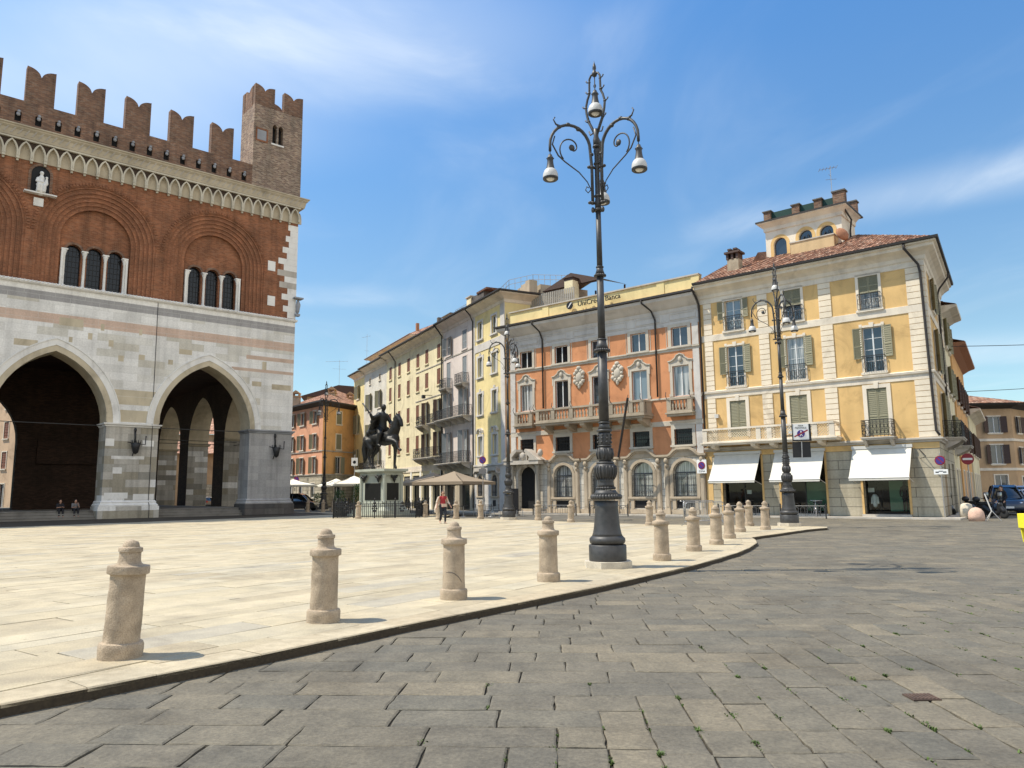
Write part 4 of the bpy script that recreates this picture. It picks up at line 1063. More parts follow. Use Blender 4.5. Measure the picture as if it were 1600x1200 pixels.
# quoins, plaques, niche
mb = MB(); z = 16.66; i = 0
ws = [.75, 1.15, .7, 1.3, .8, 1.55, 1.1, 1.75, 1.2, 1.7, .95, 1.35, .8, 1.1, .7, .9, .65]
while z < 24.9:
    h = .52; w_ = ws[i % len(ws)]; mb.cur = 1 if i in (7, 5) else 0; mb.box(-w_, .012, -.012, .6, z, z + h - .006); z += h; i += 1
mb.build('quoins', ['white_marble', 'stone_grey'], th)
for x, z in ((-2.62, 20.55), (-2.55, 17.5)):
    mb = MB(); mb.box(x, x + .66, -.03, .01, z, z + .85); mb.build('plaque', 'white_marble', th)
mb = MB(); mb.band([(-20.1, 22.95)] + arch_curve(-20.1, -18.95, 24.4, 25.0, 'pointed', 5) + [(-18.95, 22.95)], .18, -.05, .01); mb.cur = 1
c = arch_curve(-20.1, -18.95, 24.4, 25.0, 'pointed', 5); mb.add([(x, -.006, z) for x, z in [(-20.1, 22.95)] + c + [(-18.95, 22.95)]], [tuple(range(len(c) + 2))])
mb.cur = 2; mb.box(-20.5, -18.5, -.45, .0, 22.83, 22.93); mb.box(-19.85, -19.25, -.12, .0, 22.0, 22.6)
mb.build('niche', ['brick_old', 'black', 'white_marble'], th)
mb = MB(); mb.smooth = True                     # seated figure with a child on its knee
Tx, Ty = -19.5, -.22
limb(mb, [(Tx, Ty, 23.05), (Tx, Ty, 23.5), (Tx, Ty + .02, 24.05)], [.3, .26, .2]); limb(mb, [(Tx, Ty, 24.05), (Tx, Ty, 24.3)], [.1, .1]); mb.ball((Tx, Ty - .02, 24.42), .14)
limb(mb, [(Tx - .18, Ty - .1, 23.5), (Tx - .18, Ty - .28, 23.45), (Tx - .18, Ty - .25, 23.05)], [.14, .13, .12]); limb(mb, [(Tx + .18, Ty - .1, 23.5), (Tx + .18, Ty - .28, 23.45), (Tx + .18, Ty - .25, 23.05)], [.14, .13, .12])
limb(mb, [(Tx + .28, Ty - .25, 23.6), (Tx + .28, Ty - .25, 23.9)], [.13, .09]); mb.ball((Tx + .28, Ty - .27, 24.05), .09)
limb(mb, [(Tx - .22, Ty, 24.0), (Tx - .3, Ty - .12, 23.75), (Tx + .05, Ty - .28, 23.7)], [.09, .08, .06])
o = fuse(mb.build('niche_statue', 'white_marble', M=Matrix.Translation(TH) @ Matrix.Rotation(TA, 4, 'Z')), .035, 2)
tag(o, 'white marble seated figure with a child, in a niche of the brick wall', 'statue')
mb = MB(); mb.smooth = True; limb(mb, [(.12, -.12, 17.3), (.16, -.16, 17.9), (.14, -.12, 18.2)], [.16, .2, .13]); mb.smooth = False; mb.box(-.3, .5, -.5, .2, 18.4, 18.52); mb.box(-.1, .3, -.3, .1, 16.9, 17.1)
mb.build('corner_carving', 'grey_marble', th)
# wrought iron torch holders on the piers, tie rods, lightning cable
for x in (-12.3, -1.5):
    mb = MB(); mb.smooth = True
    mb.tube([(x, -.05, 6.5), (x + .02, -.1, 5.9), (x, -.06, 5.3)], .05, 6); mb.ball((x, -.12, 6.35), .09, 8, 6, (.8, .8, 1.6))
    mb.lathe([(.02, -.4), (.14, -.3), (.2, 0), (.26, .28), (.2, .3)], 8, (x, -.35, 5.25)); mb.tube([(x - .35, -.1, 5.6), (x, -.3, 5.5), (x + .5, -.28, 5.45), (x + .52, -.28, 6.0)], .03, 6)
    for k in range(5): mb.tube([(x + .24 * math.cos(k * 1.25), -.35 + .24 * math.sin(k * 1.25), 5.5), (x + .26 * math.cos(k * 1.25), -.35 + .26 * math.sin(k * 1.25), 5.72)], .02, 5)
    mb.tube([(x, -.1, 5.1), (x - .08, -.06, 4.75)], .03, 5)
    mb.v = [(x + (a_ - x) * 1.35, b_ * 1.3, 5.9 + (c_ - 5.9) * 1.2) for a_, b_, c_ in mb.v]; mb.build('torch_holder', 'iron', th)
for a, b_ in [((c - HW, .9, 6.75), (c + HW, .9, 6.75)) for c in A0X] + [((-12.5, 7, 6.3), (-2, 7, 6.3)), ((-12.5, 11.3, 6.3), (-2, 11.3, 6.3)), ((-1.1, 2.9, 6.2), (-1.1, 10, 6.2))]:
    mb = MB(); mb.bar(a, b_, .05); mb.build('tie_rod', 'iron', th)
mb = MB(); mb.tube([(-11.2, -.02, 16.3), (-11.15, -.03, 7.0), (-11.15, -.25, 6.75), (-11.1, -.04, 6.5), (-11.1, -.04, 1.2), (-11.1, -.34, .9), (-11.1, -.34, 0)], .022, 5); mb.build('cable', 'iron', th)
# ------------------------------------------------------------------ yellow corner building
BO = (23.47, 41.63, 0.0); BA = rad(-40.0); FB = Matrix.Translation(BO) @ Matrix.Rotation(BA, 4, 'Z')
def wp(F, x, y, z=0): v = F @ Vector((x, y, z)); return (v.x, v.y, v.z)
struct_ = strip('pavement', [wp(FB, -32, -1.3)[:2], wp(FB, .9, -1.3)[:2], wp(FB, 1.2, 18)[:2], wp(FB, -32, 18)[:2]], -.2, -.012, 'stone_grey')
yb = thing('corner_building', 'yellow plastered corner house with cream quoins, olive shutters and white shop awnings', 'building', BO, BA)
I4 = Matrix(); SD = Matrix.Rotation(rad(96.5), 4, 'Z'); SL = 11.3; X0 = -13.86
cols = [-11.43, -7.5, -2.98]
ho = []
rows = [(12.06, 14.08, 1.1), (8.32, 11.0, 1.08), (5.2, 7.36, 1.08)]
for ci, c in enumerate(cols):
    for ri, (a, b, w_) in enumerate(rows):
        if ri == 2: a = 5.0 if ci < 2 else 4.62
        ho.append((c - w_ / 2, c + w_ / 2, a, b))
shops = [(-12.75, -10.1, .12, 3.75), (-8.9, -6.2, .12, 3.75), (-4.1, -1.72, .12, 3.75)]
mb = MB(); wall(mb, X0, 0, 4.1, 14.3, ho, 0, .2)
sho = [(3.2, 4.2, 12.1, 14.0), (3.2, 4.2, 8.4, 10.9), (4.3, 5.3, 4.6, 7.2), (8.6, 9.6, 12.1, 14.0), (8.6, 9.6, 8.4, 10.9), (8.6, 9.6, 4.6, 7.2)]
mb.M = SD; wall(mb, 0, SL, 4.1, 14.3, sho, 0, .2); mb.M = I4
e = SD @ Vector((SL, 0, 0)); mb.quad((e.x, e.y, 0), (X0, e.y, 0), (X0, e.y, 15.3), (e.x, e.y, 15.3)); mb.quad((X0, 0, 4), (X0, e.y, 4), (X0, e.y, 15.3), (X0, 0, 15.3)); mb.quad((e.x, e.y, 0), (e.x, e.y, 15.3), (e.x, e.y + .01, 15.3), (e.x, e.y + .01, 0))
ywall = mb.build('wall', 'yellow_plaster', yb)
mb = MB(); wall(mb, X0 + .45, 0, 0, 4.1, shops, 0, .5); mb.M = SD; wall(mb, 0, SL, 0, 4.1, [(1.9, 3.3, 0, 3.4, 'round', 2.7), (5.4, 6.5, 0, 3, ), (8.2, 10.2, 0, 3.1)], 0, .35); mb.M = I4
mb.build('ground_floor', 'rustic', yb)
mb = MB(); mb.box(X0, X0 + .45, -.02, .3, 0, 4.1)
for a, b, _, z in shops: mb.box(a - .12, a, -.03, .1, .12, 3.75); mb.box(b, b + .12, -.03, .1, .12, 3.75)
mb.box(X0, 0, -.03, .05, 3.78, 4.1)
mb.build('shop_surround', 'yellow_plaster', yb)
cor = SD @ Vector((SL, 0, 0))
def around(z, pr, nm, mt, x0=X0): m_b = MB(); m_b.sweep([(x0, 0), (0, 0), (cor.x, cor.y)], [(o_, z + h_) for o_, h_ in pr]); return m_b.build(nm, mt, yb)
around(4.1, [(0, 0), (.1, .02), (.12, .1), (.22, .16), (.22, .24), (0, .28)], 'string_course', 'stone_grey')
around(7.62, [(0, 0), (.04, .02), (.04, .3), (.12, .36), (.14, .48), (0, .54)], 'string_course', 'trim_cream')
around(11.5, [(0, 0), (.04, .01), (.05, .42), (0, .44)], 'string_course', 'trim_cream')
around(14.12, [(0, 0), (.05, .02), (.05, .32), (.12, .4), (.16, .6), (.34, .78), (.62, .95), (.66, 1.1), (.78, 1.16), (.78, 1.24), (0, 1.3)], 'cornice', 'trim_cream')
around(15.36, [(.0, 0), (.72, 0), (.9, .02), (.92, .16), (.82, .1), (0, .1)], 'gutter', 'gutter')
# rusticated pilasters
for a, b in ((-13.52, -12.95), (-9.75, -9.1), (-5.88, -5.15), (-.95, -.006)):
    for z0, z1 in ((4.38, 7.62), (8.16, 11.5), (11.94, 14.12)):
        mb = MB(); n = round((z1 - z0) / .34)
        for i in range(n): h = (z1 - z0) / n; mb.box(a, b, -.055, .02, z0 + i * h + .016, z0 + (i + 1) * h - .016)
        mb.build('quoins', 'quoin_cream', yb)
for a, b in ((.006, 1.0), (7.1, 7.8), (SL - .9, SL)):
    for z0, z1 in ((4.38, 7.62), (8.16, 11.5), (11.94, 14.12)):
        mb = MB(SD); n = round((z1 - z0) / .34)
        for i in range(n): h = (z1 - z0) / n; mb.box(a, b, -.055, .02, z0 + i * h + .016, z0 + (i + 1) * h - .016)
        mb.build('quoins', 'quoin_cream', yb)
tops = [dict(shut='open', shw=.5, shh=1.25, glass='glass_bright'), dict(shut='closed', shh=1.05, glass='glass'), dict(shut='closed', shh=1.0, glass='glass_curtain')]
for ci, c in enumerate(cols):
    a, b, w_ = rows[0]; k = tops[ci]
    window(yb, I4, c, a, w_, b - a, 'trim_cream', 'white_paint', sur=.16, proj=.05, bars=3, shm='green_shutter', **k)
    mb = MB(); L = w_ / 2 + .08
    for i in range(12): xx = c - L + 2 * L * i / 11; mb.bar((xx, -.16, a + .02), (xx, -.16, a + .95), .018)
    for i in range(5): xx = c - L + 2 * L * (i + .5) / 5; mb.tube([(xx + .12 * math.cos(q), -.16, a + .5 + .2 * math.sin(q)) for q in [k_ * PI / 4 for k_ in range(8)]], .012, 4, True)
    mb.box(c - L, c + L, -.18, -.14, a + .93, a + .97); mb.box(c - L, c + L, -.18, -.14, a + .03, a + .06); mb.bar((c - L, -.16, a + .95), (c - L, 0, a + .95), .03); mb.bar((c + L, -.16, a + .95), (c + L, 0, a + .95), .03)
    mb.build('window_railing', 'iron', yb)
    a, b, w_ = rows[1]
    window(yb, I4, c, a, w_, b - a, 'trim_cream', 'white_paint', glass='glass' if ci != 1 else 'glass_curtain', sur=.13, proj=.04, bars=4, shut='open', shw=.52, shh=1.85, head='keytop')
    railing_ = MB(); L = w_ / 2 + .06
    for i in range(10): xx = c - L + 2 * L * i / 9; railing_.bar((xx, -.18, a + .02), (xx, -.18, a + .95), .018)
    for i in range(4): xx = c - L + 2 * L * (i + .5) / 4; railing_.tube([(xx + .12 * math.cos(q), -.18, a + .4 + .24 * math.sin(q)) for q in [k_ * PI / 4 for k_ in range(8)]], .012, 4, True)
    railing_.box(c - L, c + L, -.2, -.16, a + .93, a + .97); railing_.bar((c - L, -.18, a + .95), (c - L, 0, a + .95), .03); railing_.bar((c + L, -.18, a + .95), (c + L, 0, a + .95), .03)
    railing_.build('window_railing', 'iron', yb)
    a, b, w_ = rows[2]; a = 5.0 if ci < 2 else 4.62
    window(yb, I4, c, a, w_, b - a, 'trim_cream', None, glass='dark_glass', sur=.22, proj=.05, sill=False, head='key', shut='closed', slats=26)
railing(yb, I4, -3.82, -2.12, 4.48, .98, .72)
# long stone balcony with a lattice parapet
mb = MB(); bx0, bx1 = -13.5, -5.2; bz = 4.62
mb.box(bx0 - .1, bx1 + .1, -1.05, 0, bz - .16, bz); mb.box(bx0 - .16, bx1 + .16, -1.12, 0, bz - .06, bz + .012)
for x in (-12.9, -10.2, -9.0, -6.1):
    mb.add([(x + s, y, z) for s in (-.14, .14) for y, z in ((0, bz - .16), (-.95, bz - .16), (-.9, bz - .3), (-.3, bz - .42), (0, bz - .5))], [(0, 1, 2, 3, 4), (9, 8, 7, 6, 5), (0, 5, 6, 1), (1, 6, 7, 2), (2, 7, 8, 3), (3, 8, 9, 4)])
bal = mb.build('balcony', 'trim_cream', yb)
mb = MB(); y = -1.0
posts = [bx0 + .15, -9.75, -9.05, -8.2, -6.3, bx1 - .12]
for x in posts: mb.box(x - .15, x + .15, y - .06, y + .06, bz + .01, bz + .8)
mb.box(bx0, bx1 + .02, y - .09, y + .09, bz + .8, bz + .92); mb.box(bx0, bx1, y - .05, y + .05, bz + .012, bz + .09)
for x in (bx0 + .06, bx1 - .06): mb.box(x - .08, x + .08, y + .09, 0, bz + .8, bz + .915)
mb.build('balustrade', 'trim_cream', bal)
mb = MB()
pp = [bx0 + .3, *posts[1:]]
for a, b in zip(posts, posts[1:]):
    a += .15; b -= .15; L = b - a
    if L < .2: continue
    H_ = .7; z0 = bz + .09; s = .16; k = int((L + H_) / s)
    for i in range(k + 1):
        d = i * s
        p0 = (a + max(0, d - H_), z0 + min(d, H_)); p1 = (a + min(d, L), z0 + max(0, d - L)); mb.bar((p0[0], y, p0[1]), (p1[0], y, p1[1]), .036)
        mb.bar((2 * a + L - p0[0], y + .012, p0[1]), (2 * a + L - p1[0], y + .012, p1[1]), .036)
mb.build('lattice', 'beige_stone', bal)
# shops: dark interior with mannequins, glazing, awnings
for i, (a, b, z0, z1) in enumerate(shops):
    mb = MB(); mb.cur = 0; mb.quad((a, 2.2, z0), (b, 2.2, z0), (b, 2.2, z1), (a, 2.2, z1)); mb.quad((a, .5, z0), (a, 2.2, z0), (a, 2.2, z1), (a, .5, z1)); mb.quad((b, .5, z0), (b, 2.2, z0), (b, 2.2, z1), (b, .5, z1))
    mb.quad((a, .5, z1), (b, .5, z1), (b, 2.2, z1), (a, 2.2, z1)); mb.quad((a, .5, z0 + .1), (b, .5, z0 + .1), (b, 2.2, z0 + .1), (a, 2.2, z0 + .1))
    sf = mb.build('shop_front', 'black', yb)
    mb = MB(); rect_ring(mb, a, b, z0, z1, .06, .42, .48); mb.box((a + b) / 2 - .03, (a + b) / 2 + .03, .42, .48, z0, z1) if i != 2 else None
    mb.build('frame', 'black_plastic', sf)
    if i:
        mb = MB(); mb.box(a + (1.15 if i == 2 else 1.2), b - .1, .92, .95, z0 + .15, z0 + 1.9); mb.build('backdrop', 'panel_green', sf)
    if i == 2:
        for x, hh, mt in ((a + .62, 1.85, 'dark_cloth'), (a + 2.0, 1.75, 'dark_cloth')):
            mb = MB(); mb.smooth = True; zb = z0 + .1
            for s in (-1, 1): limb(mb, [(x + s * .09, .75, zb), (x + s * .08, .75, zb + .45), (x + s * .08, .75, zb + hh * .5)], [.035, .05, .08]); limb(mb, [(x + s * .17, .75, zb + hh * .8), (x + s * .25, .75, zb + hh * .62), (x + s * .2, .68, zb + hh * .5)], [.05, .04, .03])
            limb(mb, [(x, .75, zb + hh * .5), (x, .75, zb + hh * .66), (x, .75, zb + hh * .8)], [.14, .11, .14]); limb(mb, [(x, .75, zb + hh * .82), (x, .75, zb + hh * .9)], [.05, .05]); mb.ball((x, .75, zb + hh * .95), .09, sc=(.85, 1, 1.2))
            o = fuse(mb.build('shop_mannequin', mt), .03, 1); o.matrix_world = FB; tag(o, 'shop mannequin in dark clothes at the %s of the lit window under the right awning' % ('left' if x < a + 1 else 'right'), 'mannequin')
        mb = MB(); mb.smooth = True; x = a + .42; limb(mb, [(x, .6, z0 + .5), (x, .6, z0 + .75), (x, .6, z0 + 1.0)], [.13, .12, .15]); limb(mb, [(x - .16, .6, z0 + .95), (x - .2, .6, z0 + .6)], [.05, .04]); limb(mb, [(x + .16, .6, z0 + .95), (x + .2, .6, z0 + .6)], [.05, .04])
        o = fuse(mb.build('display_shirt', 'sign_white'), .03, 1); o.matrix_world = FB; tag(o, 'pale shirt on display low in the shop window under the right awning', 'shirt')
        mb = MB(); mb.box(a + .1, a + .45, .5, .52, z0 + 1.25, z0 + 1.5); o = mb.build('shop_notice', 'sign_white'); o.matrix_world = FB; tag(o, 'small white notice in the corner of the mannequin shop window', 'notice')
    if i == 0:
        mb = MB(); mb.box(a + 1.42, a + 1.72, .5, .52, z0 + 1.2, z0 + 1.45); o = mb.build('shop_notice', 'sign_white'); o.matrix_world = FB; tag(o, 'small pale notice on the dark shop door under the left awning', 'notice')
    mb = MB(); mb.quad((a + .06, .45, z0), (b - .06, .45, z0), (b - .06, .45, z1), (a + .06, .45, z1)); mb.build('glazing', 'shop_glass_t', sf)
    mb = MB(); mb.box(a - .1, b + .1, -.25, .4, -.012, .12); mb.build('doorstep', 'stone_grey', sf)
aw = [(-13.12, -10.06), (-9.12, -6.12), (-4.5, -1.36)]
for i, (a, b) in enumerate(aw):
    mb = MB(); z1, z0, d = 3.9, 2.17, 1.3; n = 12
    for k in range(n):
        t0, t1 = k / n, (k + 1) / n; sag = lambda t: -.05 * math.sin(PI * t)
        for zz in (0, .012):
            mb.quad((a, -.12 - (d - .12) * t0, z1 + (z0 - z1) * t0 + sag(t0) + zz), (b, -.12 - (d - .12) * t0, z1 + (z0 - z1) * t0 + sag(t0) + zz), (b, -.12 - (d - .12) * t1, z1 + (z0 - z1) * t1 + sag(t1) + zz), (a, -.12 - (d - .12) * t1, z1 + (z0 - z1) * t1 + sag(t1) + zz))
    mb.box(a, b, -d - .012, -d, z0 - .14, z0 + .01)
    o = mb.build('awning', 'awning_cloth', yb)
    mb = MB(); mb.box(a - .05, b + .05, -.22, 0, z1 - .05, z1 + .13); mb.tube([(a - .02, -d, z0), (b + .02, -d, z0)], .035, 6)
    for x in (a + .04, b - .04): mb.bar((x, -.1, z0 - .25), (x, -d, z0), .03)
    mb.build('awning_frame', 'white_enamel', o)
# side street facade
for (a, b, z0, z1) in sho:
    first = a < 6
    w_ = b - a
    window(yb, SD, (a + b) / 2, z0, w_, z1 - z0, 'trim_cream', 'white_paint', sur=.13, bars=2, shut='ajar' if first else 'open', shw=.52, glass='glass')
railing(yb, SD, 3.6, 6.6, 4.5, 1.0, 1.0)
for z0 in (12.1, 8.4):
    mb = MB(SD)
    for i in range(8): xx = 3.15 + i * .157; mb.bar((xx, -.18, z0 + .02), (xx, -.18, z0 + .95), .02)
    mb.box(3.1, 4.3, -.2, -.16, z0 + .93, z0 + .97); mb.build('window_railing', 'iron', yb)
mb = MB(SD); c = arch_curve(1.9, 3.3, 2.7, 3.4, 'round'); mb.add([(x, .3, z) for x, z in [(1.9, 0)] + c + [(3.3, 0)]], [tuple(range(len(c) + 2))]); mb.build('blind_arch', 'ochre_plaster', yb)
mb = MB(SD); mb.quad((5.4, .3, 0), (6.5, .3, 0), (6.5, .3, 3), (5.4, .3, 3)); mb.quad((8.2, .3, 0), (10.2, .3, 0), (10.2, .3, 3.1), (8.2, .3, 3.1)); mb.build('door', 'dark_glass', yb)
downpipe(yb, [(-.75, -.8, 15.35), (-.75, -.8, 15.1), (-.4, -.35, 14.5), (-.22, -.18, 14.2), (-.16, -.14, 13.8), (-.12, -.12, 9), (-.06, -.12, 4.7), (.1, -.12, 4.45)], .07)
pd = [(0, -.85, 15.35), (0, -.8, 15.1), (0, -.25, 14.4), (0, -.12, 14.0), (0, -.12, 4.3)]
downpipe(yb, [tuple(SD @ Vector((7.6, y, z))) for _, y, z in pd], .06)
downpipe(yb, [(X0 - .02, -.85, 15.3), (X0 - .02, -.8, 15.0), (X0 + .05, -.3, 14.5), (X0 + .1, -.14, 14.1), (X0 + .12, -.14, 4.4)], .07)
mb = MB(); mb.box(-13.0, -12.75, -.2, 0, 6.3, 6.55); mb.build('alarm_box', 'white_enamel', yb)
mb = MB(); mb.bar((-1.0, -.02, 3.7), (-.6, -.5, 3.3), .03); mb.bar((-1.0, -.02, 3.2), (-.6, -.5, 3.3), .02); mb.build('bracket', 'iron', yb)
# roof: front slope, hip at the corner, side slope
ev = .88; rzE = 15.42; rx, ry, rzT = -5.0, 5.0, 17.5
mb = MB(); tile_roof(mb, (X0, -ev, rzE), (ev, -ev, rzE), (X0, 6.2, 18.7), (rx, ry, rzT)); mb.cur = 0
tile_roof(mb, (ev, -ev, rzE), (cor.x + ev, cor.y, rzE), (rx, ry, rzT), (rx - .5, cor.y, rzT))
mb.quad((X0, 6.2, 18.7), (rx, ry, rzT), (rx - .5, cor.y, rzT), (X0, cor.y, 18.0))
yr = mb.build('roof', 'roof_tiles', yb)
mb = MB(); mb.box(-12.25, -11.45, 1.4, 2.1, 15.9, 17.35); mb.cur = 1
for x in (-12.3, -11.95, -11.6): mb.box(x, x + .16, 1.36, 2.14, 17.35, 17.75)
mb.box(-12.4, -11.3, 1.25, 2.25, 17.75, 17.88); mb.box(-12.2, -11.5, 1.5, 2.0, 17.88, 18.0)
for x in (-12.2, -11.8): mb.box(x, x + .25, 1.4, 2.1, 18.0, 18.12)
mb.build('chimney', ['old_plaster', 'dark_brown_shutter'], yr)
mb = MB(); mb.add([(-11.3, 3.4, 17.4), (-10.3, 3.4, 17.4), (-10.3, 4.9, 18.3), (-11.3, 4.9, 18.3), (-10.8, 3.3, 18.05), (-10.8, 4.9, 18.5)], [(0, 1, 4), (0, 4, 5, 3), (1, 2, 5, 4)]); mb.build('dormer', 'roof_tiles', yr)
# roof-top belvedere
ty = 4.0; t0, t1, tz, tT = -10.6, -5.15, 16.6, 20.25
mb = MB(); arches = [(-9.9, -9.0, 16.8, 19.0, 'round', 18.5), (-8.15, -7.25, 17.2, 19.15, 'round', 18.65), (-6.75, -5.85, 17.2, 19.15, 'round', 18.65)]
wall(mb, t0 + .15, t1 - .15, tz, 19.6, arches, ty, .25)
shell(mb, t0 + .15, t1 - .15, ty, ty + 3.0, tz, 19.6)
tu = mb.build('belvedere', 'trim_cream', yb)
mb = MB()
for a, b in ((-10.1, -8.6), (-8.45, -7.05), (-6.95, -5.6)):
    for x0_, x1_, h in ((a, b, None),):
        k = [q for q in arches if a < q[0] < b][0]; mb.band([(k[0], 16.8)] + arch_curve(k[0], k[1], k[5], k[3], 'round') + [(k[1], 16.8)], .22, ty - .02, ty + .01)
mb.build('panel', 'yellow_plaster', tu)
for k in arches:
    mb = MB(); c = arch_curve(k[0], k[1], k[5], k[3], 'round'); mb.add([(x, ty + .2, z) for x, z in [(k[0], k[2])] + c + [(k[1], k[2])]], [tuple(range(len(c) + 2))]); mb.build('pane', 'green_glass' if False else 'glass', tu)
    if k[0] > -9:
        mb = MB(); m0 = (k[0] + k[1]) / 2; mb.tube([(m0 - .3, ty + .1, 18.3), (m0 - .1, ty + .1, 18.75), (m0, ty + .1, 18.5), (m0 + .15, ty + .1, 18.8), (m0 + .3, ty + .1, 18.3)], .04, 5); mb.build('ironwork', 'iron', tu)
mb = MB(); mb.sweep([(t0 + .15, ty + 3.0), (t0 + .15, ty), (t1 - .15, ty), (t1 - .15, ty + 3.0)], [(0, 19.55), (.08, 19.6), (.1, 19.85), (.3, 20.05), (.45, 20.15), (.45, 20.2), (0, 20.2)]); mb.build('cornice', 'trim_cream', tu)
mb = MB(); mb.box(t0 - .35, t1 + .35, ty - .5, ty + 3.4, 20.2, 20.3); mb.build('ledge', 'gutter', tu)
mb = MB(); mb.box(-8.45, -5.6, ty - .9, ty - .02, 16.0, 18.1); mb.cur = 1; mb.box(-8.5, -5.55, ty - .95, ty - .02, 18.1, 18.18); mb.build('terrace_wall', ['terrace_ochre', 'stone_grey'], tu)
for x in (t0 + .1, -8.5, -7.0, t1 - .6):
    for y in ([ty, ty + 2.6] if x in (t0 + .1, t1 - .6) else [ty]):
        big = x == t1 - .6; mb = MB(); mb.box(x, x + (.75 if big else .5), y, y + .5, 20.3, 21.05 if not big else 21.25); mb.cur = 1; mb.box(x - .07, x + (.82 if big else .57), y - .07, y + .57, 21.05 if not big else 21.25, 21.13 if not big else 21.35); mb.build('parapet_post', ['brick_old', 'dark_stone'], tu)
mb = MB(); mb.box(t0 + .6, t1 - .6, ty + .2, ty + .25, 20.32, 21.0)
mb.box(t1 - .3, t1 - .25, ty + .5, ty + 2.6, 20.32, 21.05); mb.build('netting_panel', 'netting', tu)
mb = MB(); mb.tube([(t1 + .05, ty - .1, 20.1), (t1 + .1, ty + 1.4, 19.6), (t1 - .05, ty + 1.5, 18.9), (t1 - .05, ty + 1.5, 16.9)], .06, 6); mb.build('downpipe', 'dark_pipe', tu)
mb = MB(); mb.smooth = True; mb.lathe([(.5, 0), (.42, .12), (.2, .2), (.01, .22)], 10); o = mb.build('satellite_dish', 'rust', yr, M=Matrix.Translation((-5.1, 3.2, 18.0)) @ Matrix.Rotation(rad(70), 4, 'Y') @ Matrix.Rotation(rad(30), 4, 'X'))
def antenna(parent, x, y, z0, h, n=5, w_=.9, rz=0.4):
    mb = MB(Matrix.Translation((x, y, z0)) @ Matrix.Rotation(rz, 4, 'Z')); mb.tube([(0, 0, 0), (0, 0, h)], .025, 5); mb.tube([(-w_, 0, h * .93), (w_ * .6, 0, h * .97)], .018, 4)
    for i in range(n): t = i / (n - 1); xx = -w_ + 1.6 * w_ * t; zz = h * .93 + h * .04 * t; mb.tube([(xx, -.3, zz), (xx, .3, zz)], .014, 4)
    mb.tube([(-w_ * .5, 0, h * .7), (w_ * .5, 0, h * .7)], .014, 4)
    mb.tube([(-.2, -.3, h * .78), (.1, .3, h * .8)], .014, 4)
    return mb.build('antenna', 'steel', parent)
antenna(tu, t1 - .85, ty + .8, 20.3, 3.2, 6, .7, .5)

# ------------------------------------------------------------------ orange palace
op = thing('orange_palace', 'orange plastered palace with baroque window surrounds, long stone balcony and arched ground floor', 'building', BO, BA)
OX0, OX1 = -30.75, -13.9; oc = [-29.1, -25.58, -22.13, -18.68, -15.4]
ho = []
for c in oc: ho += [(c - .63, c + .63, 11.53, 12.88), (c - .63, c + .63, 8.03, 10.15), (c - .66, c + .66, 4.68, 5.76)]
gh = []
for i, c in enumerate(oc): gh.append((c - .87, c + .87, 0.02 if i == 0 else 1.18, 3.6, 'round', 2.82))
mb = MB(); wall(mb, OX0, OX1, 3.9, 13.4, ho, 0, .2); shell(mb, OX0, OX1, 0, 14, 0, 15.3); mb.quad((OX0, 0, 0), (OX0, .01, 0), (OX0, .01, 15), (OX0, 0, 15))
mb.build('wall', 'orange_plaster', op)
mb = MB(); wall(mb, OX0, OX1, 0, 3.9, gh, -.02, .3); mb.build('ground_floor', 'rustic_light', op)
def omol(x0, x1, pr, nm, mt): m_b = MB(); m_b.sweep([(x0, .3), (x0, 0), (x1, 0)], pr); return m_b.build(nm, mt, op)
omol(OX0, OX1, [(.0, 13.3), (.05, 13.32), (.06, 13.9), (.12, 14.0), (.16, 14.2), (.3, 14.3), (.55, 14.55), (.8, 14.75), (.85, 14.95), (0, 15.0)], 'cornice', 'grey_trim')
omol(OX0, OX1, [(0, 14.96), (.86, 14.96), (1.0, 15.0), (1.0, 15.14), (0, 15.12)], 'gutter', 'gutter')
omol(OX0, OX1, [(0, 11.18), (.05, 11.2), (.05, 11.32), (.12, 11.36), (.12, 11.44), (0, 11.48)], 'string_course', 'orange_trim')
omol(OX0, OX1, [(0, 13.0), (.03, 13.01), (.03, 13.3), (0, 13.3)], 'string_course', 'grey_trim')
omol(OX0, OX1, [(0, 7.86), (.06, 7.88), (.06, 7.98), (0, 8.0)], 'string_course', 'orange_trim')
omol(OX0, OX1, [(0, 6.0), (.05, 6.02), (.05, 6.34), (0, 6.36)], 'string_course', 'orange_trim')
mb = MB()
for i in range(6): a = OX0 + .9 + i * 2.75; rect_ring(mb, a, a + 2.0, 13.42, 13.86, .05, -.1, -.055)
mb.build('frieze_panel', 'grey_trim', op)
for a, b in ((OX0, OX0 + .5), (OX1 - .52, OX1 - .05)):
    mb = MB(); mb.box(a, b, -.07, .02, 3.95, 6.0); mb.box(a, b, -.07, .02, 6.36, 11.18); mb.box(a, b, -.07, .02, 11.48, 13.0); mb.build('pilaster', 'grey_trim', op)
    mb = MB(); mb.box(a, b, -.09, .02, .3, 3.8); mb.build('pilaster', 'rustic_light', op)
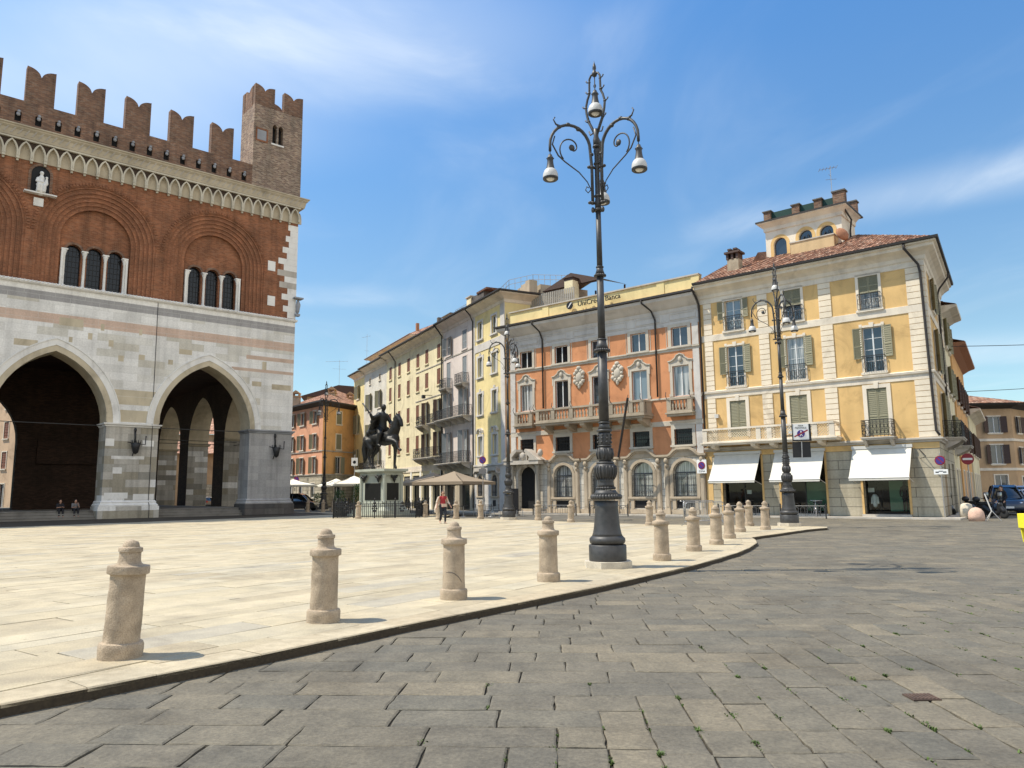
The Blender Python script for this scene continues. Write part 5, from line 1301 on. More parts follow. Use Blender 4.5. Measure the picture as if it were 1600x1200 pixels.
for i, c in enumerate(oc):
    window(op, I4, c, 11.53, 1.26, 1.35, 'orange_trim', 'white_paint', glass='glass' if i > 1 else 'dark_glass', sur=.24, proj=.055, bars=1, sill=True)
    for s in (-1, 1): mb = MB(); mb.box(c + s - .02, c + s + .02, -.03, .01, 11.5, 12.98); mb.build('frame_strip', 'orange_trim', op)
    window(op, I4, c, 8.03, 1.26, 2.12, 'orange_trim', 'white_paint', glass=['glass_curtain', 'dark_glass', 'glass', 'glass_bright', 'glass_curtain'][i], sur=.2, proj=.06, bars=1, head='curvy', sill=False)
    wm_ = window(op, I4, c, 4.68, 1.32, 1.08, 'orange_trim', None, glass='dark_glass', sur=.25, proj=.055, bars=0, sill=True, grille=1.06)
    mb = MB(); mb.box(c - .5, c + .5, -.045, .01, 6.05, 6.2); mb.sweep([(c - .95, 0), (c + .95, 0)], [(0, 6.18), (.08, 6.2), (.14, 6.3), (0, 6.32)]); mb.box(c - .91, c - .66, -.05, .01, 3.95, 4.45); mb.box(c + .66, c + .91, -.05, .01, 3.95, 4.45)
    mb.box(c - .66, c + .66, -.03, .012, 3.95, 4.45); mb.build('window_apron', 'orange_trim', op)
    if i:
        wd_ = window(op, I4, c, 1.18, 1.74, 2.42, 'orange_stone', 'dark_sash', glass='glass_curtain', sur=.2, proj=.12, bars=1, sill=True, arch=1.64, grille=1.55, rec=.26, transom=1.6)
    # moulded ledge rising over every arch, pilaster strips with scroll brackets
for i, c in enumerate(oc):
    hh = .55
    cur = [(c - 1.62, 3.9), (c - 1.15, 3.9), (c - .95, 4.0), (c - .72, 4.22), (c - .45, 4.36), (c + .45, 4.36), (c + .72, 4.22), (c + .95, 4.0), (c + 1.15, 3.9), (c + 1.66, 3.9)]
    mb = MB(); mb.band(cur, .14, -.3, .02); mb.band([(x, z - .0) for x, z in cur], -.1, -.2, .02); mb.prism([(c - .95, 3.9), (c + .95, 3.9), (c + .7, 4.2), (c + .45, 4.34), (c - .45, 4.34), (c - .7, 4.2)], -.1, .0)
    mb.build('arch_ledge', 'orange_stone', op)
    if i:
        mb = MB()
        for s in (-1, 1):
            x = c + s * 1.32; mb.box(x - .16, x + .16, -.16, -.02, .3, 3.3); mb.box(x - .2, x + .2, -.2, -.02, 0, .32); mb.box(x - .1, x + .1, -.19, -.15, .5, 3.1)
            mb.box(c + s * 1.02 - .1, c + s * 1.02 + .1, -.14, -.02, .9, 3.0)
            mb.smooth = True; mb.ball((x, -.22, 3.62), .17, 8, 6, (1, .8, 1.2)); mb.ball((x, -.2, 3.3), .12, 8, 6, (1, .8, 1.3)); mb.smooth = False
        mb.box(c - .95, c - .7, -.14, -.02, .35, 1.0); mb.box(c + .7, c + .95, -.14, -.02, .35, 1.0); mb.box(c - 1.0, c + 1.0, -.16, -.02, .02, .32)
        mb.build('pilaster', 'orange_stone', op)
        mb = MB(); mb.box(c - .68, c + .68, -.035, -.028, .4, .92); mb.build('basement_opening', 'black', op)
mb = MB(); mb.box(OX0, OX1, -.1, -.02, 0, .3); mb.build('plinth', 'orange_stone', op)
# doorway with columns and broken pediment
c = oc[0]; mb = MB()
mb.band([(c - .87, 0.02)] + arch_curve(c - .87, c + .87, 2.82, 3.6, 'round', 8) + [(c + .87, 0.02)], .24, -.16, -.02)
mb.box(c - 1.75, c + 1.75, -.9, -.02, 3.75, 4.05)
mb.prism([(c - 1.9, 4.05), (c - .5, 4.95), (c - .38, 4.78), (c - .9, 4.3), (c - .8, 4.05)], -.95, -.02); mb.prism([(c + 1.9, 4.05), (c + .5, 4.95), (c + .38, 4.78), (c + .9, 4.3), (c + .8, 4.05)], -.95, -.02)
mb.box(c - .4, c + .4, -.6, -.02, 4.05, 4.62); mb.smooth = True; mb.ball((c, -.6, 4.4), .28, 10, 8, (1, .6, 1.1)); mb.ball((c + 1.75, -.6, 4.6), .28, 8, 6, (.8, .8, 1.1)); mb.ball((c, -.3, 3.72), .25, 8, 6)
mb.smooth = False; mb.box(c - 1.55, c - 1.0, -.7, -.02, 0, .35); mb.box(c + 1.0, c + 1.55, -.7, -.02, 0, .35); mb.box(c - 2.0, c + 2.0, -1.3, 0, -.012, .1)
po = mb.build('doorway', 'stone_grey', op)
for s in (-1, 1):
    mb = MB(); mb.smooth = True; mb.lathe([(.24, .35), (.24, .5), (.19, .56), (.18, 2.0), (.155, 3.45), (.2, 3.5), (.2, 3.55), (.25, 3.75)], 16, (c + s * 1.28, -.42, 0)); mb.build('column', 'shaft_grey', po)
mb = MB(); cc = arch_curve(c - .87, c + .87, 2.82, 3.6, 'round', 8); mb.add([(x, .28, z) for x, z in [(c - .87, 0.02)] + cc + [(c + .87, 0.02)]], [tuple(range(len(cc) + 2))]); mb.build('door_opening', 'black', po)
# stone balconies
BAL = MB(); BAL.smooth = True; BAL.lathe([(.075, 0), (.075, .05), (.04, .1), (.085, .26), (.08, .36), (.035, .52), (.06, .62), (.07, .66)], 10)
bme = mesh_of(BAL, 'baluster', 'balcony_stone')
def stone_balcony(x0, x1, z, dep, posts, brk):
    mb = MB(); mb.box(x0 - .08, x1 + .08, -dep - .1, 0, z - .1, z); mb.box(x0, x1, -dep, 0, z - .26, z - .1)
    for x in brk:
        k = [(0, z - .26), (-dep * .95, z - .26), (-dep * .9, z - .45), (-dep * .4, z - .7), (0, z - .85)]
        mb.add([(x + s, y, zz) for s in (-.2, .2) for y, zz in k], [(0, 1, 2, 3, 4), (9, 8, 7, 6, 5), (0, 5, 6, 1), (1, 6, 7, 2), (2, 7, 8, 3), (3, 8, 9, 4)])
    o = mb.build('balcony', 'balcony_stone', op)
    mb = MB(); y = -dep + .12
    mb.box(x0, x1, y - .14, y + .12, z + .86, z + 1.0); mb.box(x0, x1, y - .11, y + .1, z + .002, z + .14)
    for x in posts: mb.box(x - .16, x + .16, y - .12, y + .11, z + .14, z + .86)
    for x in (x0 + .1, x1 - .1):
        mb.box(x - .12, x + .12, y + .12, 0, z + .86, z + .995); mb.box(x - .1, x + .1, y + .1, 0, z + .0025, z + .12); mb.box(x - .08, x + .08, y + .3, -.1, z + .12, z + .86) if dep > .9 else None
    mb.build('handrail', 'balcony_stone', o)
    for a, b in zip(posts, posts[1:]):
        n = max(1, round((b - a - .32) / .27))
        for i in range(n): link('baluster', bme, o, loc=(a + .16 + (b - a - .32) * (i + .5) / n, y, z + .14))
    return o
lb = stone_balcony(-27.25, -17.7, 6.88, 1.25, [-27.09, -25.6, -23.9, -22.13, -20.4, -18.75, -17.86], [-26.6, -24.4, -23.0, -21.3, -19.7, -18.1])
stone_balcony(-30.02, -28.2, 6.88, .5, [-29.85, -28.37], []); stone_balcony(-16.35, -14.45, 6.88, .5, [-16.18, -14.62], [])
for x in (-30.0, -28.3, -27.4, -25.6, -23.9, -20.4, -18.9, -17.9, -16.3, -14.5): mb = MB(); mb.tube([(x, -.5 if x < -28 or x > -17 else -1.2, 7.8), (x, (-.5 if x < -28 or x > -17 else -1.2) - .18, 8.05), (x, (-.5 if x < -28 or x > -17 else -1.2) - .1, 8.3)], .025, 5); mb.build('flag_holder', 'iron', op)
for x, z in ((-23.87, 10.2), (-20.45, 10.15)):       # carved cartouches
    mb = MB(); mb.smooth = True; mb.ball((x, -.1, z), .36, 14, 8, (.9, .45, 1.25)); mb.build('cartouche', 'orange_trim', op)
    mb = MB(); mb.smooth = True
    for k in range(12):
        a = 2 * PI * k / 12; r = .46 + .05 * (k % 2); mb.ball((x + r * .82 * math.cos(a), -.12, z + r * 1.22 * math.sin(a)), .13 + .03 * ((k * 5) % 3), 8, 5, (1, .9, 1)); mb.tube([(x + r * .8 * math.cos(a), -.08, z + r * 1.2 * math.sin(a)), (x + r * 1.08 * math.cos(a + .25), -.14, z + r * 1.5 * math.sin(a + .25))], [.06, .03], 6)
    mb.ball((x, -.14, z + .72), .18, 8, 6, (1.2, .8, .9)); mb.ball((x, -.12, z - .72), .14, 8, 6, (.8, .8, 1.3)); mb.build('carved_frame', 'orange_trim', op)
downpipe(op, [(-27.75, -.95, 15.0), (-27.75, -.9, 14.8), (-27.5, -.3, 14.3), (-27.35, -.12, 13.6), (-27.35, -.12, 8.1)], .065)
downpipe(op, [(-17.8, -.95, 15.0), (-17.8, -.9, 14.8), (-17.4, -.3, 14.3), (-17.2, -.12, 13.6), (-17.2, -.12, 8.1)], .065)
mb = MB(); mb.tube([(-18.35, -2.25, 7.95), (-19.75, -1.45, 3.95)], .085, 8); mb.tube([(-21.2, -1.2, 5.9), (-19.35, -1.8, 5.75)], .025, 5); mb.build('flagpole', 'dark_pipe', op)
# parapet with the bank's name
mb = MB(); mb.box(OX0 - .3, OX1, .35, .7, 15.1, 16.42)
for x in (-27.3, -16.9, OX1 - .3): mb.box(x - .3, x + .3, .3, .75, 15.12, 16.5)
mb.cur = 1; mb.box(OX0 - .4, OX1, .25, .8, 16.42, 16.52)
pr = mb.build('parapet', ['pale_yellow', 'stone_grey'], op)
text('lettering', 'UniCredit Banca', .58, 'black_plastic', pr, Matrix.Translation((-22.05, .1, 15.98)) @ UP, .03)
mb = MB(Matrix.Translation((-24.75, .1, 16.0)) @ UP); mb.lathe([(.3, -.03), (.3, .03)], 20); mb.cur = 1; mb.add([(-.2, -.2, .034), (-.05, -.1, .034), (.24, .22, .034), (.1, .2, .034)], [(0, 1, 2, 3)]); mb.build('emblem', ['black_plastic', 'sign_white'], pr)
mb = MB(); tile_roof(mb, (OX0, 1.0, 15.6), (OX1, 1.0, 15.6), (OX0 + 2, 8, 16.9), (OX1, 8, 17.6)); mb.build('roof', 'roof_tiles', op)
# roof terrace with pergola and chimney
mb = MB(); mb.box(-27.6, -26.75, 3.4, 4.3, 16.0, 19.2); mb.cur = 1; mb.box(-27.62, -26.73, 3.38, 4.32, 19.2, 19.42); mb.prism([(-27.75, 19.42), (-26.6, 19.42), (-27.17, 19.7)], 3.3, 4.4); mb.build('chimney', ['cream_plaster', 'dark_brown_shutter'], op)
mb = MB(); mb.add([(-30.6, 4.2, 19.0), (-24.3, 4.2, 19.0), (-24.3, 8.2, 19.3), (-30.6, 8.2, 19.3), (-27.5, 4.2, 20.1), (-27.5, 8.2, 20.4)], [(0, 4, 5, 3), (4, 1, 2, 5), (0, 1, 4)])
for x in (-30.4, -27.5, -24.5): mb.bar((x, 4.4, 16.5), (x, 4.4, 19.1), .12); mb.bar((x, 8, 16.5), (x, 8, 19.3), .12)
mb.bar((-30.4, 4.4, 19.0), (-24.5, 4.4, 19.0), .15)
mb.box(-30.4, -24.6, 7.9, 8, 16.5, 18.3)
mb.build('pergola', 'dark_brown_shutter', op)
mb = MB()
for i in range(26): x = -31.6 + i * .2; mb.box(x, x + .13, 3.2, 3.24, 17.3, 18.5)
mb.box(-31.7, -26.5, 3.15, 3.3, 17.15, 17.3); mb.build('roof_fence', 'shaft_grey', op)
mb = MB(); mb.box(-32.5, -25.5, 3.3, 6, 15.5, 17.15); mb.build('roof_house', 'pinkish_grey', op)
# ------------------------------------------------------------------ row of houses beyond, seen steeply
_o = FB @ Vector((-30.0, 0, 0)); CO = (_o.x, _o.y, 0.0); CA = rad(-63.0); FC = Matrix.Translation(CO) @ Matrix.Rotation(CA, 4, 'Z')
strip('pavement', [wp(FC, -52, -1.5)[:2], wp(FC, -1.6, -1.5)[:2], wp(FC, -1.6, 14)[:2], wp(FC, -52, 14)[:2]], -.2, -.03, 'stone_grey')
def house(name, label, x0, x1, eave, wallm, holes, gf=None, dep=13, gz=4.0, gh=None, ovh=.8, roof='roof_tiles', rise=2.2, flank=0):
    t = thing(name, label, 'building', CO, CA)
    mb = MB(); wall(mb, x0, x1, gz if gf else 0, eave - .5, holes, 0, .2); shell(mb, x0, x1, 0, dep, 0, eave - .01); mb.build('wall', wallm, t)
    if gf: mb = MB(); wall(mb, x0, x1, 0, gz, gh or [], 0, .35); mb.build('ground_floor', gf, t)
    fp = [(x0, 0), (x1, 0)] + ([(x1, flank)] if flank else [])
    mb = MB(); mb.sweep(fp, [(0, eave - .75), (.06, eave - .7), (.1, eave - .45), (ovh * .55, eave - .2), (ovh * .9, eave - .1), (ovh * .9, eave - .02), (0, eave)]); mb.build('cornice', 'trim_cream' if wallm != 'pinkish_grey' else 'pinkish_grey', t)
    mb = MB(); mb.sweep(fp, [(0, eave - .02), (ovh, eave - .02), (ovh + .12, eave), (ovh + .12, eave + .12), (0, eave + .12)]); mb.build('gutter', 'gutter', t)
    if roof:
        mb = MB(); xe = x1 + (ovh - .1 if flank else 0); tile_roof(mb, (x0, -ovh + .1, eave + .1), (xe, -ovh + .1, eave + .1), (x0, 6, eave + rise), (x1 - (5 if flank else 0), 6, eave + rise), step=.6, pitch=.3)
        if flank: tile_roof(mb, (xe, -ovh + .1, eave + .1), (xe, flank, eave + .1), (x1 - 5, 6, eave + rise), (x1 - 5, flank, eave + rise), step=.6, pitch=.3)
        mb.build('roof', roof, t)
    return t
# narrow yellow house
cs = [-7.35, -4.4]; rws = [(15.4, 17.0, .95), (11.9, 13.7, .95), (8.5, 10.4, .95), (4.85, 6.55, .95)]
ho = [(c - w_ / 2, c + w_ / 2, a, b) for c in cs for a, b, w_ in rws]; gh = [(c - .5, c + .5, 1.3, 3.1, 'round', 2.6) for c in cs]
ny = house('narrow_house', 'narrow pale yellow house with grey window surrounds between the orange palace and the grey house', -8.8, -2.3, 18.45, 'pale_yellow', ho, 'grey_trim', gh=gh, gz=3.9, ovh=.95, flank=9, rise=1.2)
for c in cs:
    for i, (a, b, w_) in enumerate(rws):
        window(ny, I4, c, a, w_, b - a, 'grey_trim', 'white_paint', glass=['glass', 'glass_curtain'][i % 2], sur=.2, proj=.05, bars=1, head=['flat', 'ears', 'ears', 'broken'][i])
        if i == 3: mb = MB(); mb.box(c - .6, c + .6, -.08, .01, 3.95, 4.6); mb.build('window_apron', 'grey_trim', ny)
    window(ny, I4, c, 1.3, 1.0, 1.8, 'orange_stone', 'dark_sash', glass='glass_curtain', sur=.22, proj=.09, arch=1.3, head='hood', grille=1.7, rec=.25)
    mb = MB(); mb.prism([(c - .95, 3.2), (c - .8, 3.75), (c + .8, 3.75), (c + .95, 3.2), (c + .6, 3.45), (c - .6, 3.45)], -.35, .01); mb.build('window_hood', 'stone_grey', ny); mb = MB(); mb.box(c - .75, c + .75, -.1, .01, 0, 1.15); mb.build('window_apron', 'stone_grey', ny)
    mb = MB(); mb.box(c - .3, c + .3, -.12, -.1, .45, .95); mb.build('basement_opening', 'black', ny)
for a, b in ((-8.8, -8.45), (-3.1, -2.3)):
    mb = MB(); mb.box(a, b, -.06, .01, 3.95, 17.7); mb.build('pilaster', 'grey_trim', ny)
for y_, z_, q_ in ((.045, 14.25, 14.95), (.12, 3.9, 4.05)): mb = MB(); mb.box(-8.8, -2.3, -y_, .01, z_, q_); mb.build('string_course', 'grey_trim', ny)
downpipe(ny, [(-8.75, -.9, 18.4), (-8.75, -.4, 17.9), (-8.78, -.12, 17.3), (-8.78, -.12, .2)], .06, 'dark_pipe')
# its right flank above the orange palace
mb = MB(); mb.box(-11, -2.2, .4, 3, 18.6, 19.1) if False else None
# grey house
cs = [-14.9, -10.9]; rws = [(15.15, 17.0, 1.1), (12.7, 14.45, 1.0), (9.6, 11.4, 1.0), (5.4, 7.45, 1.1)]
gy = house('grey_house', 'pinkish grey house with pale shutters and wrought iron balconies', -16.5, -8.8, 18.5, 'pinkish_grey',
           [(c - w_ / 2, c + w_ / 2, a if i in (0,) else a - .85 if i < 3 else a - .95, b) for c in cs for i, (a, b, w_) in enumerate(rws)], 'old_plaster',
           gh=[(-15.9, -13.6, 0, 3.3), (-12.2, -9.8, 0, 3.3)], gz=4.1, ovh=.95)
for c in cs:
    for i, (a, b, w_) in enumerate(rws):
        a2 = a if i == 0 else a - .85 if i < 3 else a - .95
        window(gy, I4, c, a2, w_, b - a2, 'pinkish_grey', 'white_paint', glass='glass_curtain' if i else 'glass', sur=.1, proj=.03, bars=2, shut='closed' if (i == 1 or (i == 0 and c > -12)) else 'ajar', shm='grey_shutter', sill=i == 0, slats=20)
railing(gy, I4, -15.9, -14.0, 11.8, .95, .7); railing(gy, I4, -11.9, -10.0, 11.8, .95, .7)
railing(gy, I4, -16.2, -9.3, 8.68, .98, .95); railing(gy, I4, -16.2, -9.5, 4.4, 1.0, 1.0)
for z in (14.85, 8.1): mb = MB(); mb.box(-16.5, -8.8, -.05, .01, z, z + .12); mb.build('string_course', 'stone_grey', gy)
mb = MB(); mb.quad((-15.9, .3, 0), (-13.6, .3, 0), (-13.6, .3, 3.3), (-15.9, .3, 3.3)); mb.quad((-12.2, .3, 0), (-9.8, .3, 0), (-9.8, .3, 3.3), (-12.2, .3, 3.3)); mb.build('shop_front', 'dark_glass', gy)
downpipe(gy, [(-16.45, -.95, 18.4), (-16.45, -.5, 17.9), (-16.45, -.14, 17.4), (-16.45, -.14, .2)], .08)
# roof terraces on these two
mb = MB(); mb.box(-18.2, -15.9, .6, 2.0, 18.6, 19.75); mb.cur = 1; mb.box(-18.3, -15.8, .5, 2.1, 19.75, 19.85); mb.build('roof_house', ['cream_plaster', 'dark_stone'], gy)
mb = MB(); mb.box(-10.9, -9.9, .2, 1.2, 18.6, 20.05); mb.cur = 1; mb.box(-9.9, -7.2, .3, 1.6, 18.7, 19.95); mb.cur = 2; mb.box(-11, -9.8, .1, 1.3, 20.05, 20.15); mb.cur = 3; mb.box(-8.6, -6.4, .2, 1.9, 19.95, 20.12); mb.build('chimney', ['cream_plaster', 'dark_stone', 'stone_grey', 'roof_tiles'], gy)
def roofrail(par, pts, h=.95):
    mb = MB()
    for p, q in zip(pts, pts[1:]):
        p, q = Vector(p), Vector(q); n = max(1, int((q - p).length / .5))
        for i in range(n + 1): a = p.lerp(q, i / n); mb.bar(a, a + Vector((0, 0, h)), .035)
        for z in (h, h * .55): mb.bar(p + Vector((0, 0, z)), q + Vector((0, 0, z)), .035)
    return mb.build('roof_railing', 'steel', par)
roofrail(gy, [(-15.6, 1.0, 19.1), (-11.2, 1.0, 19.1)], .95)
roofrail(ny, [(-7.4, 1.6, 19.0), (-4.6, 1.6, 19.5), (-3.4, 3.4, 19.9), (-2.6, 6.5, 20.0)], .95)
mb = MB()
for i in range(5): mb.box(-6.0 + i * .75, -5.25 + i * .75, 2.4, 3.2, 18.9, 19.35 + i * .16)
mb.box(-3.2, -2.4, 3.6, 8.5, 18.8, 19.75)
mb.build('roof_steps', 'old_plaster', ny)
# cream house with brown shutters
cs = [-33.6, -30.2, -27.0, -23.9, -21.1, -17.6]; rws = [(15.3, 16.85, .95), (12.65, 14.3, .95), (9.45, 11.15, .95), (6.1, 7.8, .95)]
ho = []
for c in cs:
    for i, (a, b, w_) in enumerate(rws):
        door = (i >= 2 and c > -22); ho.append((c - w_ / 2, c + w_ / 2, a - (.75 if door else 0), b))
gh = [(-34.3 + i * 3.0, -32.2 + i * 3.0, 0, 3.5) for i in range(6)]
ch = house('cream_house', 'long cream house with brown shutters and a glazed ground floor of shops', -35.2, -16.5, 18.4, 'cream_plaster', ho, 'cream_plaster', gh=gh, ovh=.95)
for c in cs:
    for i, (a, b, w_) in enumerate(rws):
        door = (i >= 2 and c > -22); a2 = a - (.75 if door else 0)
        window(ch, I4, c, a2, w_, b - a2, 'cream_plaster', 'white_paint', glass='dark_glass', sur=.06, proj=.02, bars=1, shut='ajar' if door else 'closed', shm='brown_shutter' if not door else 'dark_brown_shutter', sill=True, slats=14)
railing(ch, I4, -22.3, -20.2, 8.65, .95, .8); railing(ch, I4, -18.8, -16.7, 8.65, .95, .8); railing(ch, I4, -22.6, -16.7, 5.2, 1.0, 1.0)
for z in (14.7, 11.5): mb = MB(); mb.box(-24.5, -16.5, -.05, .01, z, z + .1); mb.build('string_course', 'stone_grey', ch)
mb = MB(); mb.box(-35.2, -16.5, -.08, .01, 3.9, 4.1); mb.box(-35.2, -16.5, -.05, .01, 4.1, 4.5); mb.build('string_course', 'trim_cream', ch)
for g_ in gh:
    mb = MB(); mb.quad((g_[0], .3, 0), (g_[1], .3, 0), (g_[1], .3, 3.5), (g_[0], .3, 3.5)); o = mb.build('shop_front', 'dark_glass', ch); mb = MB(); rect_ring(mb, g_[0], g_[1], 0, 3.5, .06, .22, .3); mb.box(g_[0], g_[1], .22, .3, 2.7, 2.78); mb.cur = 1; mb.box(g_[0] + .05, g_[1] - .05, .1, .2, 2.8, 3.45); mb.build('frame', ['black_plastic', 'grey_cloth'], o)
for i in range(7): mb = MB(); x = -34.75 + i * 3.0; mb.box(x - .22, x + .22, -.06, .01, 0, 3.9); mb.build('pilaster', 'white_marble', ch) if x < -16.6 else None
downpipe(ch, [(-31.6, -.95, 18.3), (-31.6, -.5, 17.8), (-31.5, -.14, 17.2), (-31.5, -.14, 4.2)], .07)
mb = MB(); mb.box(-21.3, -20.9, 1.2, 1.6, 18.6, 20.5); mb.build('chimney', 'dark_stone', ch)
mb = MB(); mb.bar((-19.5, 0, 11.7), (-19.5, -.9, 11.7), .05); mb.box(-19.7, -19.3, -1.1, -.8, 11.35, 11.7); mb.build('floodlight', 'iron', ch)
# pale grey house, then a yellow one at the far end
cs = [-42.3, -38.0]; rws = [(15.9, 16.7, .7), (12.4, 14.6, 1.15), (8.6, 10.6, 1.1), (5.2, 7.4, 1.1)]
pg = house('pale_house', 'small pale grey house with grey shutters at the far end of the row', -45.0, -35.2, 18.2, 'pale_grey_plaster', [(c - w_ / 2, c + w_ / 2, a, b) for c in cs for a, b, w_ in rws], ovh=.9)
for c in cs:
    for i, (a, b, w_) in enumerate(rws): window(pg, I4, c, a, w_, b - a, 'trim_cream', 'white_paint', sur=.08, proj=.03, bars=1, shut=None if i == 0 else 'ajar', shm='green_shutter', slats=10)
railing(pg, I4, -44, -36, 4.6, 1.0, .9)
cs = [-48.0]; rws = [(14.6, 16.4, 1.1), (9.8, 12.4, 1.2), (5.2, 7.6, 1.1), (1.2, 3.2, 1.1)]
fy = house('far_yellow_house', 'tall yellow house with olive shutters where the row of houses ends', -50.2, -45.0, 18.0, 'pale_yellow', [(c - w_ / 2, c + w_ / 2, a, b) for c in cs for a, b, w_ in rws], ovh=.9)
for c in cs:
    for i, (a, b, w_) in enumerate(rws): window(fy, I4, c, a, w_, b - a, 'trim_cream', 'white_paint', sur=.08, proj=.03, bars=1, shut='ajar', shm='green_shutter', slats=10)
# taller house set back behind the cream one
t = thing('set_back_house', 'taller cream house with a low tiled hip roof rising behind the cream house', 'building', CO, CA)
mb = MB(); sx0, sx1, sy0, sy1, sz = -63.5, -43.5, 6.5, 18, 23.2; wall(mb, sx0, sx1, 10, sz, [(-62.0, -60.9, 20.3, 21.9), (-57.5, -56.4, 20.3, 21.9)], sy0, .2); shell(mb, sx0, sx1, sy0, sy1, 0, sz); mb.build('wall', 'pale_yellow', t)
for x in (-61.45, -56.95): window(t, Matrix.Translation((0, sy0, 0)), x, 20.3, 1.1, 1.6, 'trim_cream', 'white_paint', sur=.08, bars=1)
mb = MB(); mb.sweep([(sx0, sy1), (sx0, sy0), (sx1, sy0), (sx1, sy1)], [(0, sz - .6), (.5, sz - .2), (1.0, sz - .1), (1.0, sz), (0, sz)]); mb.build('cornice', 'trim_cream', t)
mb = MB(); r_ = 1.1; zr = sz + 3.6; A = (sx0 - r_, sy0 - r_, sz); B = (sx1 + r_, sy0 - r_, sz); C_ = (sx1 + r_, sy1 + r_, sz); D = (sx0 - r_, sy1 + r_, sz); E_ = (sx0 + 6, 12.2, zr); F_ = (sx1 - 6, 12.2, zr)
tile_roof(mb, A, B, E_, F_, .7, .35); tile_roof(mb, B, C_, F_, F_, .7, .35); tile_roof(mb, C_, D, F_, E_, .9, .5); tile_roof(mb, D, A, E_, E_, .9, .5); mb.build('roof', 'roof_tiles_pale', t)
mb = MB(); mb.box(-44.4, -44.0, 7, 7.4, sz + .1, sz + 2.0); mb.build('chimney', 'rust', t)

# ------------------------------------------------------------------ houses closing the far side of the square
def block(name, label, F, faces, eave, wallm, roof='roof_tiles', gf=None, gz=4.2, ovh=.8, rise=2.4, hip=6.0):
    """free house: faces = [(M, x0, x1, windows)] with windows = [(x, z, w, h, kw)]; the plan closes behind them"""
    t = thing(name, label, 'building'); t.matrix_world = F
    for M, x0, x1, wins in faces:
        hs = [(x - w_ / 2, x + w_ / 2, z, z + h) for x, z, w_, h, kw in wins]
        up_ = [h for h in hs if h[2] >= gz or not gf]; lo = [h for h in hs if h not in up_]
        mb = MB(M); wall(mb, x0, x1, gz if gf else 0, eave, up_, 0, .2); mb.build('wall', wallm if isinstance(wallm, str) else wallm[faces.index((M, x0, x1, wins))], t)
        if gf: mb = MB(M); wall(mb, x0, x1, 0, gz, lo, 0, .25); mb.build('ground_floor', gf, t)
        for x, z, w_, h, kw in wins: window(t, M, x, z, w_, h, 'trim_cream', 'white_paint', sur=.12, proj=.05, bars=1, **kw)
    return t
def RZM(x, y, a): return Matrix.Translation((x, y, 0)) @ Matrix.Rotation(rad(a), 4, 'Z')
# salmon corner house: corner towards us at (-24.9, 99)
F = Matrix.Translation((-24.9, 99.0, 0)); a1 = math.degrees(math.atan2(-7.5, 6.4)); a2 = math.degrees(math.atan2(9.5, 4.2))
L1 = 14.0; M1 = RZM(-L1 * math.cos(rad(a1)), -L1 * math.sin(rad(a1)), a1); M2 = RZM(0, 0, a2)
sw = dict(shut='ajar', shm='green_shutter', slats=10)
w1 = [(x, z, 1.1, h, sw) for x in (1.6, 4.6, 7.8, 11.6) for z, h in ((11.0, 1.7), (7.6, 2.0), (4.35, 2.2))] + [(x, 1.2, 1.1, 1.9, {}) for x in (1.6, 4.6, 7.8, 11.4)]
w2 = [(x, z, 1.1, h, dict(shut='closed', shm='green_shutter', slats=10) if z > 5 else sw) for x in (3.4, 8.4, 13) for z, h in ((11.0, 1.7), (7.6, 2.0), (4.35, 2.2))] + [(x, .3, 1.5, 2.6, {}) for x in (3.4, 8.4, 13)]
so_ = block('salmon_house', 'salmon and ochre corner house with rusticated stone base behind the white parasols', F, [(M1, 0, L1, w1), (M2, 0, 16, w2)], 13.6, ['salmon_plaster', 'ochre_plaster'], gf='far_rustic', gz=4.1)
P1 = M1 @ Vector((0, 0, 0)); P2 = Vector((0, 0, 0)); P3 = M2 @ Vector((16, 0, 0)); P4 = P1 + (P3 - P2)
mb = MB(); mb.quad((P1.x, P1.y, 0), (P4.x, P4.y, 0), (P4.x, P4.y, 13.6), (P1.x, P1.y, 13.6)); mb.quad((P3.x, P3.y, 0), (P4.x, P4.y, 0), (P4.x, P4.y, 13.6), (P3.x, P3.y, 13.6)); mb.build('wall', 'ochre_plaster', so_)
mb = MB(); mb.sweep([(P1.x, P1.y), (0, 0), (P3.x, P3.y)], [(0, 13.2), (.2, 13.3), (.9, 13.55), (1.0, 13.6), (1.0, 13.8), (0, 13.8)]); mb.build('gutter', 'gutter', so_)
for z in (7.2, 4.1): mb = MB(); mb.sweep([(P1.x, P1.y), (0, 0), (P3.x, P3.y)], [(0, z), (.1, z + .02), (.12, z + .15), (0, z + .17)]); mb.build('string_course', 'stone_grey', so_)
cc_ = (P1 + P2 + P3 + P4) / 4; k = 1.08; Q = [cc_ + (p - cc_) * k for p in (P1, P2, P3, P4)]; z0 = 13.75; zr = 16.9; ap = Vector((cc_.x, cc_.y, zr))
mb = MB()
for i in range(4):
    a, b = Q[i], Q[(i + 1) % 4]; tile_roof(mb, (a.x, a.y, z0), (b.x, b.y, z0), ap, ap, .7, .35)
ro = mb.build('roof', 'roof_tiles_pale', so_)
for x, y, h in ((-8.3, 7.5, 1.0), (-5.6, 6.5, 1.5), (-.6, 6.6, 2.0), (1.4, 9.5, 1.6)):
    mb = MB(); mb.box(x - .5, x + .5, y, y + .9, z0, z0 + h); mb.cur = 1; mb.box(x - .62, x + .62, y - .1, y + 1.0, z0 + h, z0 + h + .15); mb.prism([(x - .6, z0 + h + .5), (x + .6, z0 + h + .5), (x, z0 + h + .95)], y - .1, y + 1.0)
    for s in (-.45, .35): mb.box(x + s, x + s + .12, y, y + .9, z0 + h + .15, z0 + h + .5)
    mb.build('chimney', ['old_plaster', 'brown_plaster'], ro)
